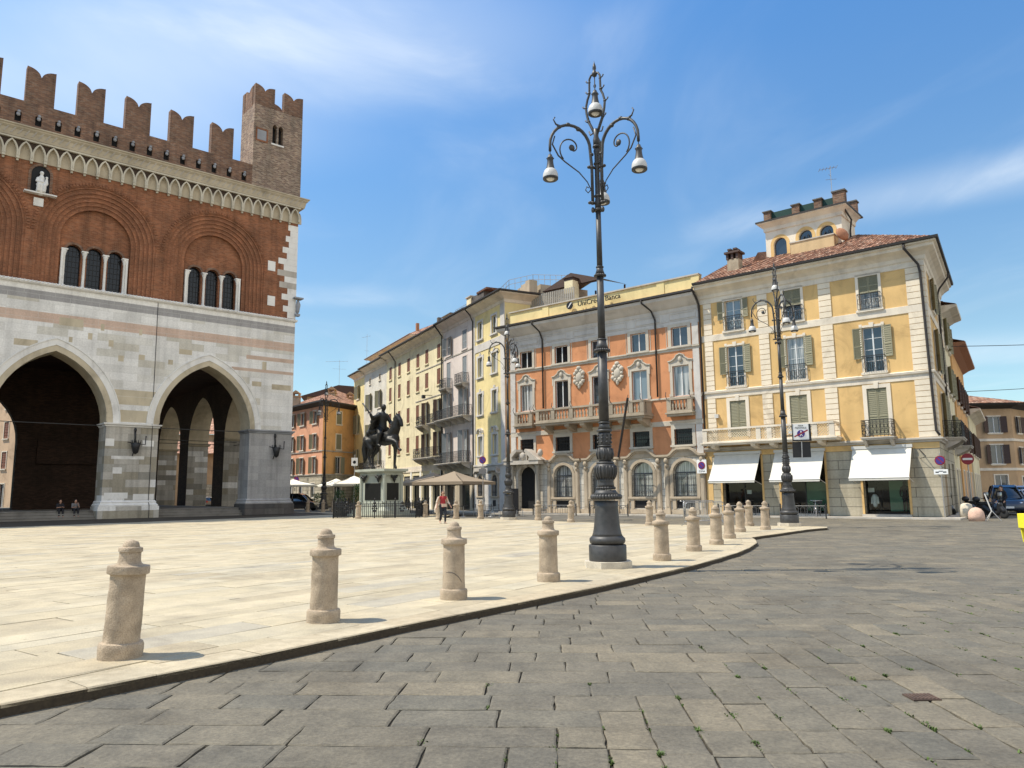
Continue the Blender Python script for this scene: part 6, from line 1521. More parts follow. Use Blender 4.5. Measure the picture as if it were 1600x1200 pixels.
# dark loft with aerials behind it
t = thing('loft_house', 'dark roofed loft with tall aerials rising behind the salmon corner house', 'building', (-29.3, 122, 0), rad(10))
mb = MB(); mb.box(-4, 9, 0, 8, 0, 17.6); mb.build('wall', 'old_plaster', t)
mb = MB(); mb.prism([(-5, 17.3), (10, 17.3), (9, 18.6), (1, 19.2)], -.6, 8.6); mb.build('roof', 'dark_brown_shutter', t)
mb = MB()
for x in (-3, 0, 2.4, 4.6): mb = MB(); mb.box(x, x + 1.1, -.05, .05, 15, 16.8); mb.build('window', 'dark_glass', t)
antenna(t, 1.0, 1, 18.6, 5.0, 6, 2.2, .1); antenna(t, 5.4, 1, 18.6, 9.5, 3, .8, .3)
# peach house seen through the left arch
F = RZM(-50.5, 84.0, -32) ; wl = [(x, z, 1.1, 2.0, dict(shut='closed', shm='brown_shutter', slats=8)) for x in (-21, -16.5, -12, -7.6, -4.8, -2) for z in (5.0, 8.6, 12.2)] + [(x, .4, 1.2, 2.8, {}) for x in (-21, -16.5, -12, -7.6, -4, -1.5)]
t = block('peach_house', 'sunlit peach house glimpsed through the left arch of the arcade', F, [(I4, -24, 2, wl)], 15.5, 'peach_plaster')
mb = MB(); shell(mb, -24, 2, 0, 12, 0, 15.5); mb.box(-24.5, 2.5, -.7, 12, 15.5, 15.7); mb.build('wall', 'peach_plaster', t)
# low tiled houses seen through the right arch
t = thing('low_house', 'low brown house with red tiled roof glimpsed through the right arch', 'building', (-52, 122, 0), rad(12))
mb = MB(); mb.box(-14, 20, 0, 12, 0, 8.3); mb.build('wall', 'brown_plaster', t)
mb = MB(); tile_roof(mb, (-15, -1, 8.3), (21, -1, 8.3), (-15, 5, 10.6), (21, 5, 10.6), .8, .4); mb.build('roof', 'roof_tiles_pale', t)
mb = MB(); mb.box(0, 12, -.05, 0, 0, 3.4); mb.build('ground_floor', 'far_rustic', t)
t = thing('tiled_house', 'taller house with a steep red tiled roof behind the low brown house', 'building', (-56, 140, 0), rad(8))
mb = MB(); mb.box(-14, 20, 0, 12, 0, 12.8); mb.build('wall', 'old_plaster', t)
mb = MB(); tile_roof(mb, (-15, -1, 12.8), (21, -1, 12.8), (-15, 7, 18.5), (21, 7, 18.5), .9, .45); mb.build('roof', 'roof_tiles_pale', t)

# ------------------------------------------------------------------ side street on the right
SA = rad(56.5); SF = lambda d, off: Matrix.Translation((BO[0] + math.cos(SA) * d + math.sin(SA) * off, BO[1] + math.sin(SA) * d - math.cos(SA) * off, 0)) @ Matrix.Rotation(SA, 4, 'Z')
def lane(name, label, d0, L, off, eave, wm_, shm):
    F = SF(d0, off); n = max(2, int(L / 3.4)); ws_ = []
    for i in range(n):
        x = (i + .5) * L / n
        for z in (4.6, 8.0, 11.4):
            if z + 2 < eave: ws_.append((x, z, 1.05, 1.9, dict(shut='ajar', shm=shm, slats=8)))
        ws_.append((x, .2, 1.3, 2.6, {}))
    t = block(name, label, F, [(I4, 0, L, ws_)], eave, wm_); mb = MB(); shell(mb, 0, L, 0, 10, 0, eave); mb.build('wall', wm_, t)
    mb = MB(); mb.sweep([(-.0, 0), (L, 0)], [(0, eave - .5), (.5, eave - .2), (.95, eave - .05), (.98, eave + .1), (0, eave + .12)]); mb.build('cornice', 'trim_cream' if wm_ != 'ochre_plaster' else 'rust', t)
    mb = MB(); tile_roof(mb, (0, -.9, eave + .1), (L, -.9, eave + .1), (0, 5, eave + 2.2), (L, 5, eave + 2.2), .7, .35); mb.build('roof', 'roof_tiles', t)
    return t
l1 = lane('lane_house', 'cream house with deep eaves just behind the yellow corner house in the side street', 11.5, 5.5, .0, 14.0, 'cream_plaster', 'green_shutter')
l2 = lane('lane_house', 'ochre house with deep brown eaves, second behind the corner house in the side street', 17.2, 15, .1, 12.3, 'ochre_plaster', 'dark_brown_shutter')
l3 = lane('lane_house', 'low cream plastered house farthest down the side street', 32.5, 14, .2, 8.6, 'cream_plaster', 'dark_brown_shutter')
railing(l1, I4, .6, 3.4, 4.4, 1.0, 1.0)
# brown house across the end of the street
F = Matrix.Translation((58.3, 88.0, 0)); M1 = RZM(-24 * math.cos(rad(-4)), 24 * math.sin(rad(4)), -4); M2 = RZM(0, 0, 38)
sh_ = dict(shut='ajar', shm='dark_brown_shutter', slats=8)
w1 = [(x, z, 1.35, h, sh_) for x in (5.4, 11.0, 16.6, 22.0) for z, h in ((7.9, 1.9), (4.3, 2.2))] + [(x, .6, 1.4, 2.4, {}) for x in (5.4, 11.0, 16.6, 22.2)]
w2 = [(x, z, 1.2, 1.9, sh_) for x in (2, 4.6, 7.2, 9.8, 13) for z in (7.9, 4.3)] + [(x, .6, 1.2, 2.2, {}) for x in (2, 4.6, 7.2)]
t = block('brown_house', 'brown three storey house with a red tiled hip roof closing the side street', F, [(M1, 0, 24, w1), (M2, 0, 16, w2)], 11.2, 'brown_plaster')
P1 = M1 @ Vector((0, 0, 0)); P3 = M2 @ Vector((16, 0, 0))
mb = MB(); mb.sweep([(P1.x, P1.y), (0, 0), (P3.x, P3.y)], [(0, 10.7), (.3, 10.9), (.9, 11.1), (1.0, 11.3), (0, 11.3)]); mb.build('gutter', 'gutter', t)
for z in (3.5, 6.9): mb = MB(); mb.sweep([(P1.x, P1.y), (0, 0), (P3.x, P3.y)], [(0, z), (.1, z + .02), (.1, z + .3), (0, z + .32)]); mb.build('string_course', 'trim_cream', t)
mb = MB(); tile_roof(mb, (P1.x, P1.y - 1, 11.3), (1.2, -1, 11.3), (P1.x + 2, 7, 13.6), (-6.5, 7, 13.8), .7, .35); tile_roof(mb, (1.2, -1, 11.3), (P3.x + 1, P3.y - .5, 11.3), (-6.5, 7, 13.8), (2, 14, 13.8), .7, .35); mb.build('roof', 'roof_tiles', t)
antenna(t, -13, 3, 12.5, 4.5, 5, 1.2, .3)
# ------------------------------------------------------------------ street lamps
def ring(mb, z, r, h, bead=0, seg=28):
    mb.lathe([(r * .8, z - h / 2), (r * .97, z - h * .35), (r, z), (r * .97, z + h * .35), (r * .8, z + h / 2)], seg)
    if bead:
        for k in range(bead): a = 2 * PI * k / bead; mb.ball((r * .97 * math.cos(a), r * .97 * math.sin(a), z), h * .42, 6, 4, (1, 1, 1.2))
def spiral(c, r0_, r1_, a0, a1, n, P):
    return [P(c[0] + (r0_ + (r1_ - r0_) * i / n) * math.cos(a0 + (a1 - a0) * i / n), c[1] + (r0_ + (r1_ - r0_) * i / n) * math.sin(a0 + (a1 - a0) * i / n)) for i in range(n + 1)]
def bell(par, x, y, z):
    """hanging lamp, z = its top"""
    mb = MB(Matrix.Translation((x, y, z)) @ Matrix.Scale(.78, 4)); mb.smooth = True
    mb.tube([(0, 0, .22), (0, 0, 0)], .014, 6); mb.tube([(.035 * math.cos(t), 0, .16 + .05 * math.sin(t)) for t in [q * PI / 4 for q in range(8)]], .012, 5, True)
    mb.lathe([(.02, .03), (.05, .02), (.065, -.03), (.095, -.07), (.10, -.11), (.088, -.13), (.09, -.2), (.105, -.3), (.13, -.4), (.15, -.44)], 20)
    for k in range(6): a = k * PI / 3; mb.ball((.1 * math.cos(a), .1 * math.sin(a), -.09), .018, 6, 4)
    o = mb.build('lamp_housing', 'lamp_iron', par)
    mb = MB(Matrix.Translation((x, y, z)) @ Matrix.Scale(.78, 4)); mb.smooth = True
    mb.lathe([(.14, -.41), (.185, -.46), (.215, -.54), (.225, -.62), (.222, -.66)], 24, caps=False); mb.build('lamp_shade', 'white_enamel', o)
    mb = MB(Matrix.Translation((x, y, z)) @ Matrix.Scale(.78, 4)); mb.smooth = True
    mb.lathe([(.224, -.655), (.222, -.70), (.2, -.72), (.13, -.70)], 24, caps=False); mb.build('lamp_rim', 'lamp_iron', o)
    mb = MB(Matrix.Translation((x, y, z)) @ Matrix.Scale(.78, 4)); mb.smooth = True; mb.ball((0, 0, -.66), .135, 16, 8, (1, 1, .6)); mb.build('lamp_lens', 'lamp_glass', o)
    return o
def make_lamp(label, az):
    t = thing('street_lamp', label, 'street lamp', group='ornate cast iron street lamps round the square')
    mb = MB(); P8 = [(.53 * math.cos(PI / 8 + k * PI / 4), .53 * math.sin(PI / 8 + k * PI / 4)) for k in range(8)]; mb.slab(P8, 0, .13); mb.build('plinth', 'pink_granite' if False else 'pale_granite', t)
    mb = MB(); mb.smooth = True
    mb.lathe([(.40, .13), (.405, .15), (.405, .44), (.39, .455), (.345, .46)], 32); mb.lathe([(.32, .46), (.37, .48), (.39, .53), (.385, .58), (.345, .62), (.33, .63)], 32)
    mb.lathe([(.335, .62), (.31, .68), (.285, .8), (.27, .95), (.258, 1.1), (.25, 1.22), (.255, 1.34)], 32)
    mb.build('base', 'lamp_iron', t)
    mb = MB(); mb.smooth = True
    ring(mb, 1.42, .315, .11, 30); mb.lathe([(.29, 1.46), (.24, 1.52), (.215, 1.56)], 28); ring(mb, 1.6, .20, .06, 22)
    mb.lathe([(.19, 1.62), (.175, 1.68), (.17, 1.74), (.19, 1.8)], 24)
    pr_ = [(.175, 1.78), (.215, 1.84), (.238, 1.92), (.24, 2.0), (.225, 2.06), (.19, 2.1)]; mb.lathe(pr_, 28)
    for k in range(20):
        a = 2 * PI * k / 20; mb.tube([((r + .004) * math.cos(a), (r + .004) * math.sin(a), z) for r, z in pr_[:5]], .016, 5)
    ring(mb, 2.12, .2, .05); mb.lathe([(.14, 2.14), (.15, 2.2), (.178, 2.28), (.178, 2.36), (.15, 2.43), (.13, 2.45)], 24)
    for k in range(10):
        a = 2 * PI * k / 10; mb.tube([(.16 * math.cos(a), .16 * math.sin(a), 2.2), (.19 * math.cos(a + .1), .19 * math.sin(a + .1), 2.3), (.165 * math.cos(a), .165 * math.sin(a), 2.42)], .018, 5)
    ring(mb, 2.47, .16, .04); mb.lathe([(.13, 2.48), (.142, 2.52), (.145, 2.7), (.13, 2.76)], 24)
    for k in range(8):
        a = 2 * PI * k / 8
        for zz in (2.55, 2.63, 2.7): mb.ball((.15 * math.cos(a + zz), .15 * math.sin(a + zz), zz), .026, 6, 4)
    ring(mb, 2.79, .172, .06); mb.lathe([(.15, 2.82), (.115, 2.9), (.11, 2.94)], 24); ring(mb, 2.96, .13, .04); mb.lathe([(.112, 2.97), (.105, 4.46)], 24)
    ring(mb, 4.5, .165, .07, 20); mb.lathe([(.15, 4.53), (.115, 4.62), (.10, 4.72)], 24); ring(mb, 4.74, .11, .04); mb.lathe([(.085, 4.75), (.078, 6.12)], 20)
    ring(mb, 6.15, .125, .055, 16); mb.lathe([(.11, 6.18), (.08, 6.27), (.075, 6.33)], 20); ring(mb, 6.34, .09, .03); mb.lathe([(.066, 6.35), (.06, 7.6)], 18)
    ring(mb, 7.63, .11, .06); mb.lathe([(.07, 7.66), (.075, 7.8), (.06, 7.9), (.055, 8.9), (.075, 9.0), (.06, 9.05)], 16); ring(mb, 7.95, .085, .05); ring(mb, 8.7, .08, .05); ring(mb, 9.1, .09, .05)
    mb.lathe([(.07, 9.1), (.08, 9.25), (.055, 9.35), (.07, 9.5), (.02, 9.53)], 14)
    mb.build('post', 'lamp_iron', t)
    top = 9.45
    # lyre that carries the top lamp, in the plane of azimuth az
    mb = MB(Matrix.Rotation(az - rad(118), 4, 'Z')); mb.smooth = True
    for s in (-1, 1):
        mb.tube([(s * x, 0, z) for x, z in ((.03, 9.4), (.1, 9.55), (.2, 9.75), (.25, 9.95), (.27, 10.1), (.22, 10.28), (.16, 10.4), (.155, 10.6), (.15, 10.75), (.10, 10.83), (.0, 10.86))], [.035, .035, .033, .03, .028, .028, .028, .026, .025, .025, .02], 8)
        for x, z, r in ((.2, 9.75, .05), (.27, 10.1, .045), (.17, 10.42, .05), (.155, 10.68, .04)):
            mb.ball((s * x, 0, z), r, 8, 5, (1, .8, .6)); mb.tube([(s * x, 0, z), (s * (x + .07), 0, z + .02), (s * (x + .09), 0, z + .06)], [.016, .014, .02], 5)
        mb.tube([(s * .05, 0, 9.45), (s * .16, 0, 9.42), (s * .2, 0, 9.52)], .018, 5)
    mb.lathe([(.05, 10.78), (.07, 10.83), (.05, 10.88), (.03, 10.92), (.045, 10.96), (.04, 11.02), (.012, 11.1), (.0, 11.16)], 12)
    mb.build('top_loop', 'lamp_iron', t)
    bell(t, 0, 0, 10.42); mb = MB(); mb.tube([(0, 0, 10.4), (0, 0, 10.85)], .014, 6); mb.build('hanger', 'lamp_iron', t)
    for k in range(3):
        a = az + k * 2 * PI / 3; mb = MB(Matrix.Rotation(a, 4, 'Z')); mb.smooth = True; R_ = 1.155
        P = lambda x, z: (x, 0, z)
        up_ = [(.13, 0, 7.75), (.13, 0, 8.6), (.16, 0, 8.95)] ; arc = [(.16 + (R_ - .16) / 2 * (1 - math.cos(q)), 0, 9.0 + .52 * math.sin(q)) for q in [PI * i / 14 for i in range(1, 14)]]
        mb.tube(up_ + arc + [(R_, 0, 8.98), (R_, 0, 8.86)], [.038] * 8 + [.034] * (len(arc) - 3) + [.026, .022], 8)
        c = (.68, 9.02)
        mb.tube([P(R_ - .12, 9.22), P(R_ - .06, 9.02), P(R_ - .2, 8.78), P(.8, 8.66), P(.45, 8.45), P(.25, 8.25), P(.15, 8.05)], [.016, .018, .018, .016, .014, .012, .012], 6)
        mb.tube(spiral((.62, 8.98), .34, .05, -.9, 4.2, 22, P), .017, 6); mb.ball((.62, 0, 9.0), .075, 8, 6, (1, .5, 1))
        mb.tube([P(.15, 8.1), P(.24, 8.0), P(.3, 8.06), P(.27, 8.14), P(.22, 8.12)], .013, 5)
        mb.tube([P(.88, 9.46), P(1.0, 9.5), P(1.06, 9.6), P(1.02, 9.66)], [.025, .02, .014, .016], 6)
        for x, z in ((.45, 9.45), (.7, 9.53), (.92, 9.45)): mb.ball((x, 0, z), .05, 8, 5, (1.2, .9, .9))
        for z in (7.78, 8.6): mb.tube([P(0, z), P(.2, z)], .03, 6); mb.ball((.2, 0, z), .05, 8, 5, (1, 1, .7)); mb.ball((.13, 0, z), .065, 8, 5, (1, 1, .6))
        mb.ball((.13, 0, 7.62), .045, 8, 5, (1, 1, 1.5)); mb.ball((.13, 0, 8.9), .055, 8, 5, (1, 1, .7))
        mb.build('arm', 'lamp_iron', t)
        bell(t, R_ * math.cos(a), R_ * math.sin(a), 8.76)
    return t
LG = 'ornate cast iron street lamps round the square'
lamp = make_lamp('tallest looking black street lamp, at the near kerb in the middle', rad(77)); lamp.location = (1.96, 16.1, 0)
lamp.scale = (.965, .965, 11.35 / 11.16)
l2_ = dup(lamp, (11.98, 33.3, 0), rad(30 - 77), 'black street lamp beside the square pedestrian sign, before the yellow house', (.96, .96, 11.86 / 11.16))
l3_ = dup(lamp, (-.27, 44.8, 0), rad(54 - 77), 'black street lamp in front of the doorway of the orange palace', (.96, .96, 12.4 / 11.16))
l4_ = dup(lamp, (-19.6, 79.0, -.1), rad(15 - 77), 'distant dark street lamp between the town hall and the salmon house', (1.15, 1.15, 1.22))

# ------------------------------------------------------------------ granite bollards
bp = [(.222, 0), (.225, .13), (.213, .155), (.184, .165), (.180, .3), (.178, .55), (.174, .8), (.182, .812), (.209, .822), (.212, .83), (.212, .888), (.206, .898), (.168, .903), (.137, .911), (.120, .926), (.113, .95), (.109, 1.02), (.110, 1.03), (.122, 1.036), (.123, 1.068), (.115, 1.078), (.088, 1.082), (.086, 1.09), (.081, 1.11), (.064, 1.136), (.035, 1.152), (.0, 1.156)]
def bollard_mesh(seed):
    r_ = random.Random(seed); mb = MB(); mb.smooth = True; mb.sharp = 38; seg = 40; fine_ = []
    for (r0_, z0), (r1_, z1) in zip(bp, bp[1:]):
        n = max(1, int((z1 - z0) / .035))
        for i in range(n): fine_.append((r0_ + (r1_ - r0_) * i / n, z0 + (z1 - z0) * i / n))
    fine_.append(bp[-1]); mb.lathe(fine_, seg, caps=False)
    off = Vector((seed * 3.7, seed * 1.3, 0))
    nv = []
    for v in mb.v:
        p = Vector(v); d = noise.noise((p + off) * 30) * .003 + noise.noise((p + off) * 9) * .003 + noise.noise((p + off) * 4) * .004 - max(0, noise.noise((p + off) * 11) - .42) * .05; r = math.hypot(p.x, p.y)
        if r > .01: p.x += p.x / r * d; p.y += p.y / r * d
        p.z += d * .4; nv.append(tuple(p))
    mb.v = [(x * .915, y * .915, z * .985) for x, y, z in nv]; me = mesh_of(mb, 'bollard', 'granite'); return me
bms = [bollard_mesh(i) for i in range(4)]
mb = MB(); mb.M = Matrix(); 
BG = 'granite bollards along the kerbs of the square'
BP = [(-3.86, 7.68, 'near'), (-2.37, 9.68, ''), (-.9, 11.56, ''), (.61, 13.7, ''), (3.36, 17.5, ''), (4.7, 20.1, ''), (5.9, 22.4, ''), (7.07, 25.2, ''), (8.56, 29.0, ''), (10.35, 33.7, ''), (9.97, 30.4, ''),
      (6.26, 35.3, ''), (3.0, 40.0, ''), (1.4, 43.2, ''), (-1.98, 46.4, ''), (-3.49, 46.8, ''), (-4.5, 46.2, ''), (-10.0, 49.4, ''), (-5.95, 51.8, ''), (-18.9, 70.3, ''), (-17.3, 69.6, ''), (-16.3, 69.2, '')]
BL = ['leaning granite bollard nearest the camera at the far left', 'granite bollard second from the left along the near kerb', 'granite bollard with a curved crack and dark worn foot, third along the near kerb',
      'granite bollard just left of the big street lamp', 'granite bollard just right of the big street lamp, in front of the curved kerb', 'granite bollard sixth along the kerb, second to the right of the big lamp',
      'granite bollard seventh along the kerb, in the middle of the close group', 'granite bollard eighth along the kerb, overlapped by its nearer neighbours', 'granite bollard standing at the bend of the kerb, ninth along it',
      'granite bollard set back behind the tenth, in front of the left shop awning', 'granite bollard immediately left of the lamp that carries the square sign', 'lone granite bollard in front of the orange palace, right of the big lamp',
      'granite bollard just left of the big lamp, before the palace arches', 'granite bollard in front of the right column of the palace doorway', 'granite bollard left of the lamp by the palace doorway, before the narrow yellow house',
      'granite bollard right beside the walking woman', 'granite bollard half hidden behind the walking woman', 'granite bollard in front of the railing round the statue', 'granite bollard just right of the statue railing',
      'dark granite bollard next to the town hall corner, before the black car', 'granite bollard in the shade midway between town hall corner and statue railing', 'granite bollard in the shade just left of the statue railing']
for i, ((x, y, _), lb_) in enumerate(zip(BP, BL)):
    o = bpy.data.objects.new('bollard', bms[i % 4]); COL.objects.link(o); o.location = (x, y, -.008); tag(o, lb_, 'bollard', BG)
    o.rotation_euler = (rad(rnd.uniform(-.6, .6)), rad([2.4, .6, .3, .4][i] if i < 4 else rnd.uniform(-1.3, 1.3)), rnd.random() * 6)
    if i < 4: o.rotation_euler[2] = 0
    if i == 2:
        mb = MB(); mb.tube([(.1645 * math.cos(rad(a_)), .1645 * math.sin(rad(a_)), z_) for a_, z_ in ((-128, .40), (-112, .412), (-96, .405), (-80, .385), (-64, .35), (-50, .30), (-42, .26))], .006, 5); mb.build('crack', 'dark_stone', o)
# low pink granite dome and corner guard stone by the side street
mb = MB(); mb.smooth = True; mb.lathe([(.36, 0), (.37, .25), (.34, .45), (.24, .6), (.1, .67), (0, .69)], 24); tag(mb.build('granite_dome', 'pink_granite', loc=(23.3, 38.6, -.1)), 'low round topped pink granite stone at the mouth of the side street', 'bollard')
mb = MB(); mb.smooth = True; mb.lathe([(.34, 0), (.33, .5), (.27, .72), (.15, .78), (0, .8)], 14); tag(mb.build('guard_stone', 'pale_granite', loc=(24.6, 41.6, -.05)), 'squat grey guard stone against the corner of the yellow house', 'guard stone')

# ------------------------------------------------------------------ people
def person(label, loc, rz, P):
    """P: joint positions in local metres, x forward, y left"""
    t = thing('person', label, 'person', loc, rz)
    sk = MB(); sk.smooth = True
    def L(*k, r): limb(sk, [P[q] for q in k], r, 10)
    hx, hy, hz = P['head']
    sk.ball(P['head'], .098, 14, 10, (1.0, .82, 1.22)); sk.ball((hx + .035, hy, hz - .06), .065, 10, 8, (1, .85, 1)); sk.ball((hx + .1, hy, hz - .015), .018, 6, 5, (1, .7, 1.4))
    for s in (-1, 1): sk.ball((hx - .005, hy + s * .082, hz - .01), .022, 6, 5, (.6, .5, 1.2))
    L('neck', 'head', r=[.058, .05]); L('chest', 'neck', r=[.10, .06])
    for s in ('l', 'r'):
        L('sh' + s, 'el' + s, 'wr' + s, r=[.055, .042, .028])
        w_, e_ = Vector(P['wr' + s]), Vector(P['el' + s]); d = (w_ - e_).normalized(); pl = d.orthogonal().normalized(); q = d.cross(pl)
        limb(sk, [w_, w_ + d * .08], [.03, .036], 8)
        for k in range(4): b_ = w_ + d * .09 + q * (.018 * (k - 1.5)); limb(sk, [b_, b_ + d * (.04 + .008 * (k in (1, 2))) , b_ + d * .07 + pl * .02], [.0115, .0105, .009], 6)
        b_ = w_ + d * .03 + q * .03; limb(sk, [b_, b_ + d * .04 + q * .03], [.013, .010], 6)
        L('hip' + s, 'kn' + s, 'an' + s, r=[.085, .058, .038]); a_ = Vector(P['an' + s]); f_ = Vector(P['toe' + s]); limb(sk, [a_ + Vector((-.03, 0, -.03)), f_], [.04, .03], 8)
    L('pelvis', 'chest', r=[.13, .13])
    body = fuse(sk.build('body', 'skin', t), .014, 2)
    return t
def cloth(par, name, mat, chains, balls=(), vox=.018, sm=2):
    mb = MB(); mb.smooth = True
    for pts, rs in chains: limb(mb, pts, rs, 12)
    for c, r, sc in balls: mb.ball(c, r, 12, 8, sc)
    return fuse(mb.build(name, mat, par), vox, sm)
# the walking woman
Wp = dict(head=(.02, 0, 1.56), neck=(.0, 0, 1.42), chest=(-.01, 0, 1.26), pelvis=(-.02, 0, .95), shl=(-.0, .18, 1.36), shr=(-.0, -.18, 1.36), ell=(.04, .26, 1.12), wrl=(.2, .33, .93), elr=(-.08, -.27, 1.1), wrr=(-.02, -.33, .88),
          hipl=(-.02, .09, .9), hipr=(-.02, -.09, .9), knl=(.14, .09, .5), knr=(.0, -.09, .48), anl=(.13, .08, .09), anr=(-.18, -.08, .14), toel=(.28, .08, .035), toer=(-.06, -.08, .035))
wm = person('woman in a red top and black trousers walking across the square with a small bag', (-3.69, 40.07, 0), rad(-62), Wp)
cloth(wm, 'top', 'red_cloth', [([(-.02, 0, .95), (-.01, 0, 1.12), (-.01, 0, 1.28)], [.155, .15, .148]), ([(-.0, .15, 1.345), (-.0, -.15, 1.345)], [.078, .078])], [((.05, .07, 1.24), .08, (1, 1, 1)), ((.05, -.07, 1.24), .08, (1, 1, 1))])
cloth(wm, 'trousers', 'denim_black', [([Wp['hipl'], Wp['knl'], (.13, .08, .12)], [.108, .072, .05]), ([Wp['hipr'], Wp['knr'], (-.17, -.08, .17)], [.108, .072, .05]), ([(-.03, .05, .94), (-.03, -.05, .94)], [.13, .13])])
cloth(wm, 'jacket_over_arm', 'light_cloth', [([(-.1, -.2, 1.32), (-.12, -.28, 1.05), (-.1, -.34, .78), (-.12, -.37, .6)], [.05, .06, .09, .055]), ([(-.05, .22, 1.34), (.03, .27, 1.12), (.12, .31, 1.02)], [.062, .056, .05]), ([(-.05, -.22, 1.34), (-.1, -.3, 1.1)], [.062, .06])])
cloth(wm, 'hair', 'hair_dark', [], [((-.015, 0, 1.60), .105, (1.0, .86, 1.05)), ((-.075, 0, 1.58), .075, (1, .9, 1.1)), ((-.13, 0, 1.6), .045, (1, 1, 1))], .012, 1)
mb = MB(); mb.box(.12, .2, -.12, .14, .86, 1.02); mb.build('bag', 'bag_tan', wm); mb = MB(); mb.tube([(.14, .13, 1.0), (.13, .1, 1.2), (.05, -.02, 1.38), (-.08, -.13, 1.38), (-.1, -.15, 1.1), (.1, -.12, 1.0)], .012, 5); mb.build('bag_strap', 'bag_tan', wm)
mb = MB(); mb.box(.098, .118, -.07, .07, 1.55, 1.585); mb.build('sunglasses', 'black_plastic', wm)
cloth(wm, 'shoe', 'bag_tan', [([(.08, .08, .04), (.28, .08, .03)], [.042, .034])]); cloth(wm, 'shoe', 'bag_tan', [([(-.22, -.08, .08), (-.05, -.08, .035)], [.042, .034])])
# two people sitting on the arcade steps
FT = Matrix.Translation(TH) @ Matrix.Rotation(TA, 4, 'Z')
def sitter(label, x, top_, leg_, lean, y=.35, z=.2):
    S = dict(head=(.08, 0, 1.28), neck=(.02, 0, 1.14), chest=(-.02, 0, .98), pelvis=(-.05, 0, .68), shl=(0, .18, 1.08), shr=(0, -.18, 1.08), ell=(.14, .22, .84), wrl=(.34, .1, .88 + lean), elr=(.14, -.22, .84), wrr=(.34, -.1, .86),
             hipl=(-.03, .09, .66), hipr=(-.03, -.09, .66), knl=(.42, .12, .72), knr=(.42, -.12, .72), anl=(.46, .12, .27), anr=(.5, -.12, .27), toel=(.62, .14, .22), toer=(.66, -.14, .22))
    p = FT @ Vector((x, y + .75, z - .2)); t = person(label, tuple(p), TA - PI / 2, S)
    cloth(t, 'shirt', top_, [([(-.05, 0, .7), (-.02, 0, 1.0)], [.145, .145]), ([(0, .15, 1.07), (0, -.15, 1.07)], [.08, .08]), ([S['shl'], S['ell']], [.068, .055]), ([S['shr'], S['elr']], [.068, .055])], vox=.025)
    cloth(t, 'trousers', leg_, [([S['hipl'], S['knl'], S['anl']], [.105, .075, .055]), ([S['hipr'], S['knr'], S['anr']], [.105, .075, .055])], vox=.025)
    cloth(t, 'hair', 'hair_dark', [], [((.05, 0, 1.32), .105, (1, .9, 1.05))], .018, 1)
sitter('person in dark clothes sitting hunched on the steps under the left arch', -16.6, 'dark_cloth', 'dark_cloth', 0)
sitter('person in a grey top sitting on the steps under the left arch', -15.65, 'grey_cloth', 'dark_cloth', .2)

# ------------------------------------------------------------------ equestrian monument
ES = (-9.15, 52.9, 0); EA = rad(-42)
mon = thing('equestrian_statue', 'dark bronze rider with raised baton on a prancing horse above a pale marble pedestal', 'statue', ES, EA)
mb = MB()
mb.box(-1.5, 1.5, -.95, .95, 3.02, 3.1); mb.box(-1.62, 1.62, -1.05, 1.05, 3.1, 3.26)
for k, (s_, z0, z1) in enumerate(((1.36, 2.84, 3.02), (1.24, 1.0, 2.84), (1.34, .82, 1.0))): mb.box(-s_, s_, -s_ * .58, s_ * .58, z0, z1)
mb.lathe([(1.75, .0), (1.75, .25), (1.6, .3), (1.5, .5), (1.25, .82)], 4, (0, 0, 0)) if False else None
mb.slab([(-2.0, -1.4), (2.0, -1.4), (2.0, 1.4), (-2.0, 1.4)], 0, .22); mb.slab([(-1.75, -1.15), (1.75, -1.15), (1.75, 1.15), (-1.75, 1.15)], .22, .45)
for sx in (-1, 1):
    for sy in (-1, 1):
        mb.add([(sx * 1.0, sy * .5, .45), (sx * 1.65, sy * .5, .45), (sx * 1.65, sy * 1.05, .45), (sx * 1.0, sy * 1.05, .45), (sx * 1.1, sy * .6, .95), (sx * 1.3, sy * .6, .95), (sx * 1.3, sy * .74, .95), (sx * 1.1, sy * .74, .95)], [(0, 1, 5, 4), (1, 2, 6, 5), (2, 3, 7, 6), (3, 0, 4, 7), (4, 5, 6, 7)])
        mb.lathe([(.14, 1.0), (.11, 1.15), (.10, 2.6), (.15, 2.84)], 8, (sx * 1.28, sy * .76, 0))
mb.box(-1.45, 1.45, -.9, .9, .45, .82)
mb.build('pedestal', 'pedestal_marble', mon)
mb = MB()
for sy in (-1, 1): mb.box(-.85, .85, sy * .735 - .02, sy * .735 + .02, 1.15, 2.3)
for sx in (-1, 1): mb.box(sx * 1.255 - .02, sx * 1.255 + .02, -.5, .5, 1.15, 2.3)
mb.build('relief_panel', 'bronze', mon)
for x, y in ((-.8, -.9), (.8, -.9), (1.4, 0), (-.8, .9), (.8, .9), (-1.4, 0)):
    mb = MB(); mb.smooth = True
    for k in range(7): mb.ball((x + (.09 * (k - 3) if abs(y) > .1 else 0), y + (.08 * (k - 3) if abs(y) < .1 else 0), 2.80 - .07 * (3 - abs(k - 3))), .085 + .03 * (k % 2), 7, 5)
    for k in range(5): mb.ball((x + .05 * (k % 2), y, 2.62 - .07 * k), .11 - .015 * k, 7, 5)
    mb.ball((x - .1, y, 2.5), .06, 6, 4); mb.ball((x + .12, y, 2.54), .06, 6, 4); fuse(mb.build('garland', 'bronze', mon), .05, 1)
S = 1.86; O = Vector((.05, 0, 3.26))
def V(*p): return Vector(p) * S + O
def LB(mb, pts, rs): limb(mb, [V(*p) for p in pts], [r * S for r in rs], 14)
mb = MB(); mb.smooth = True
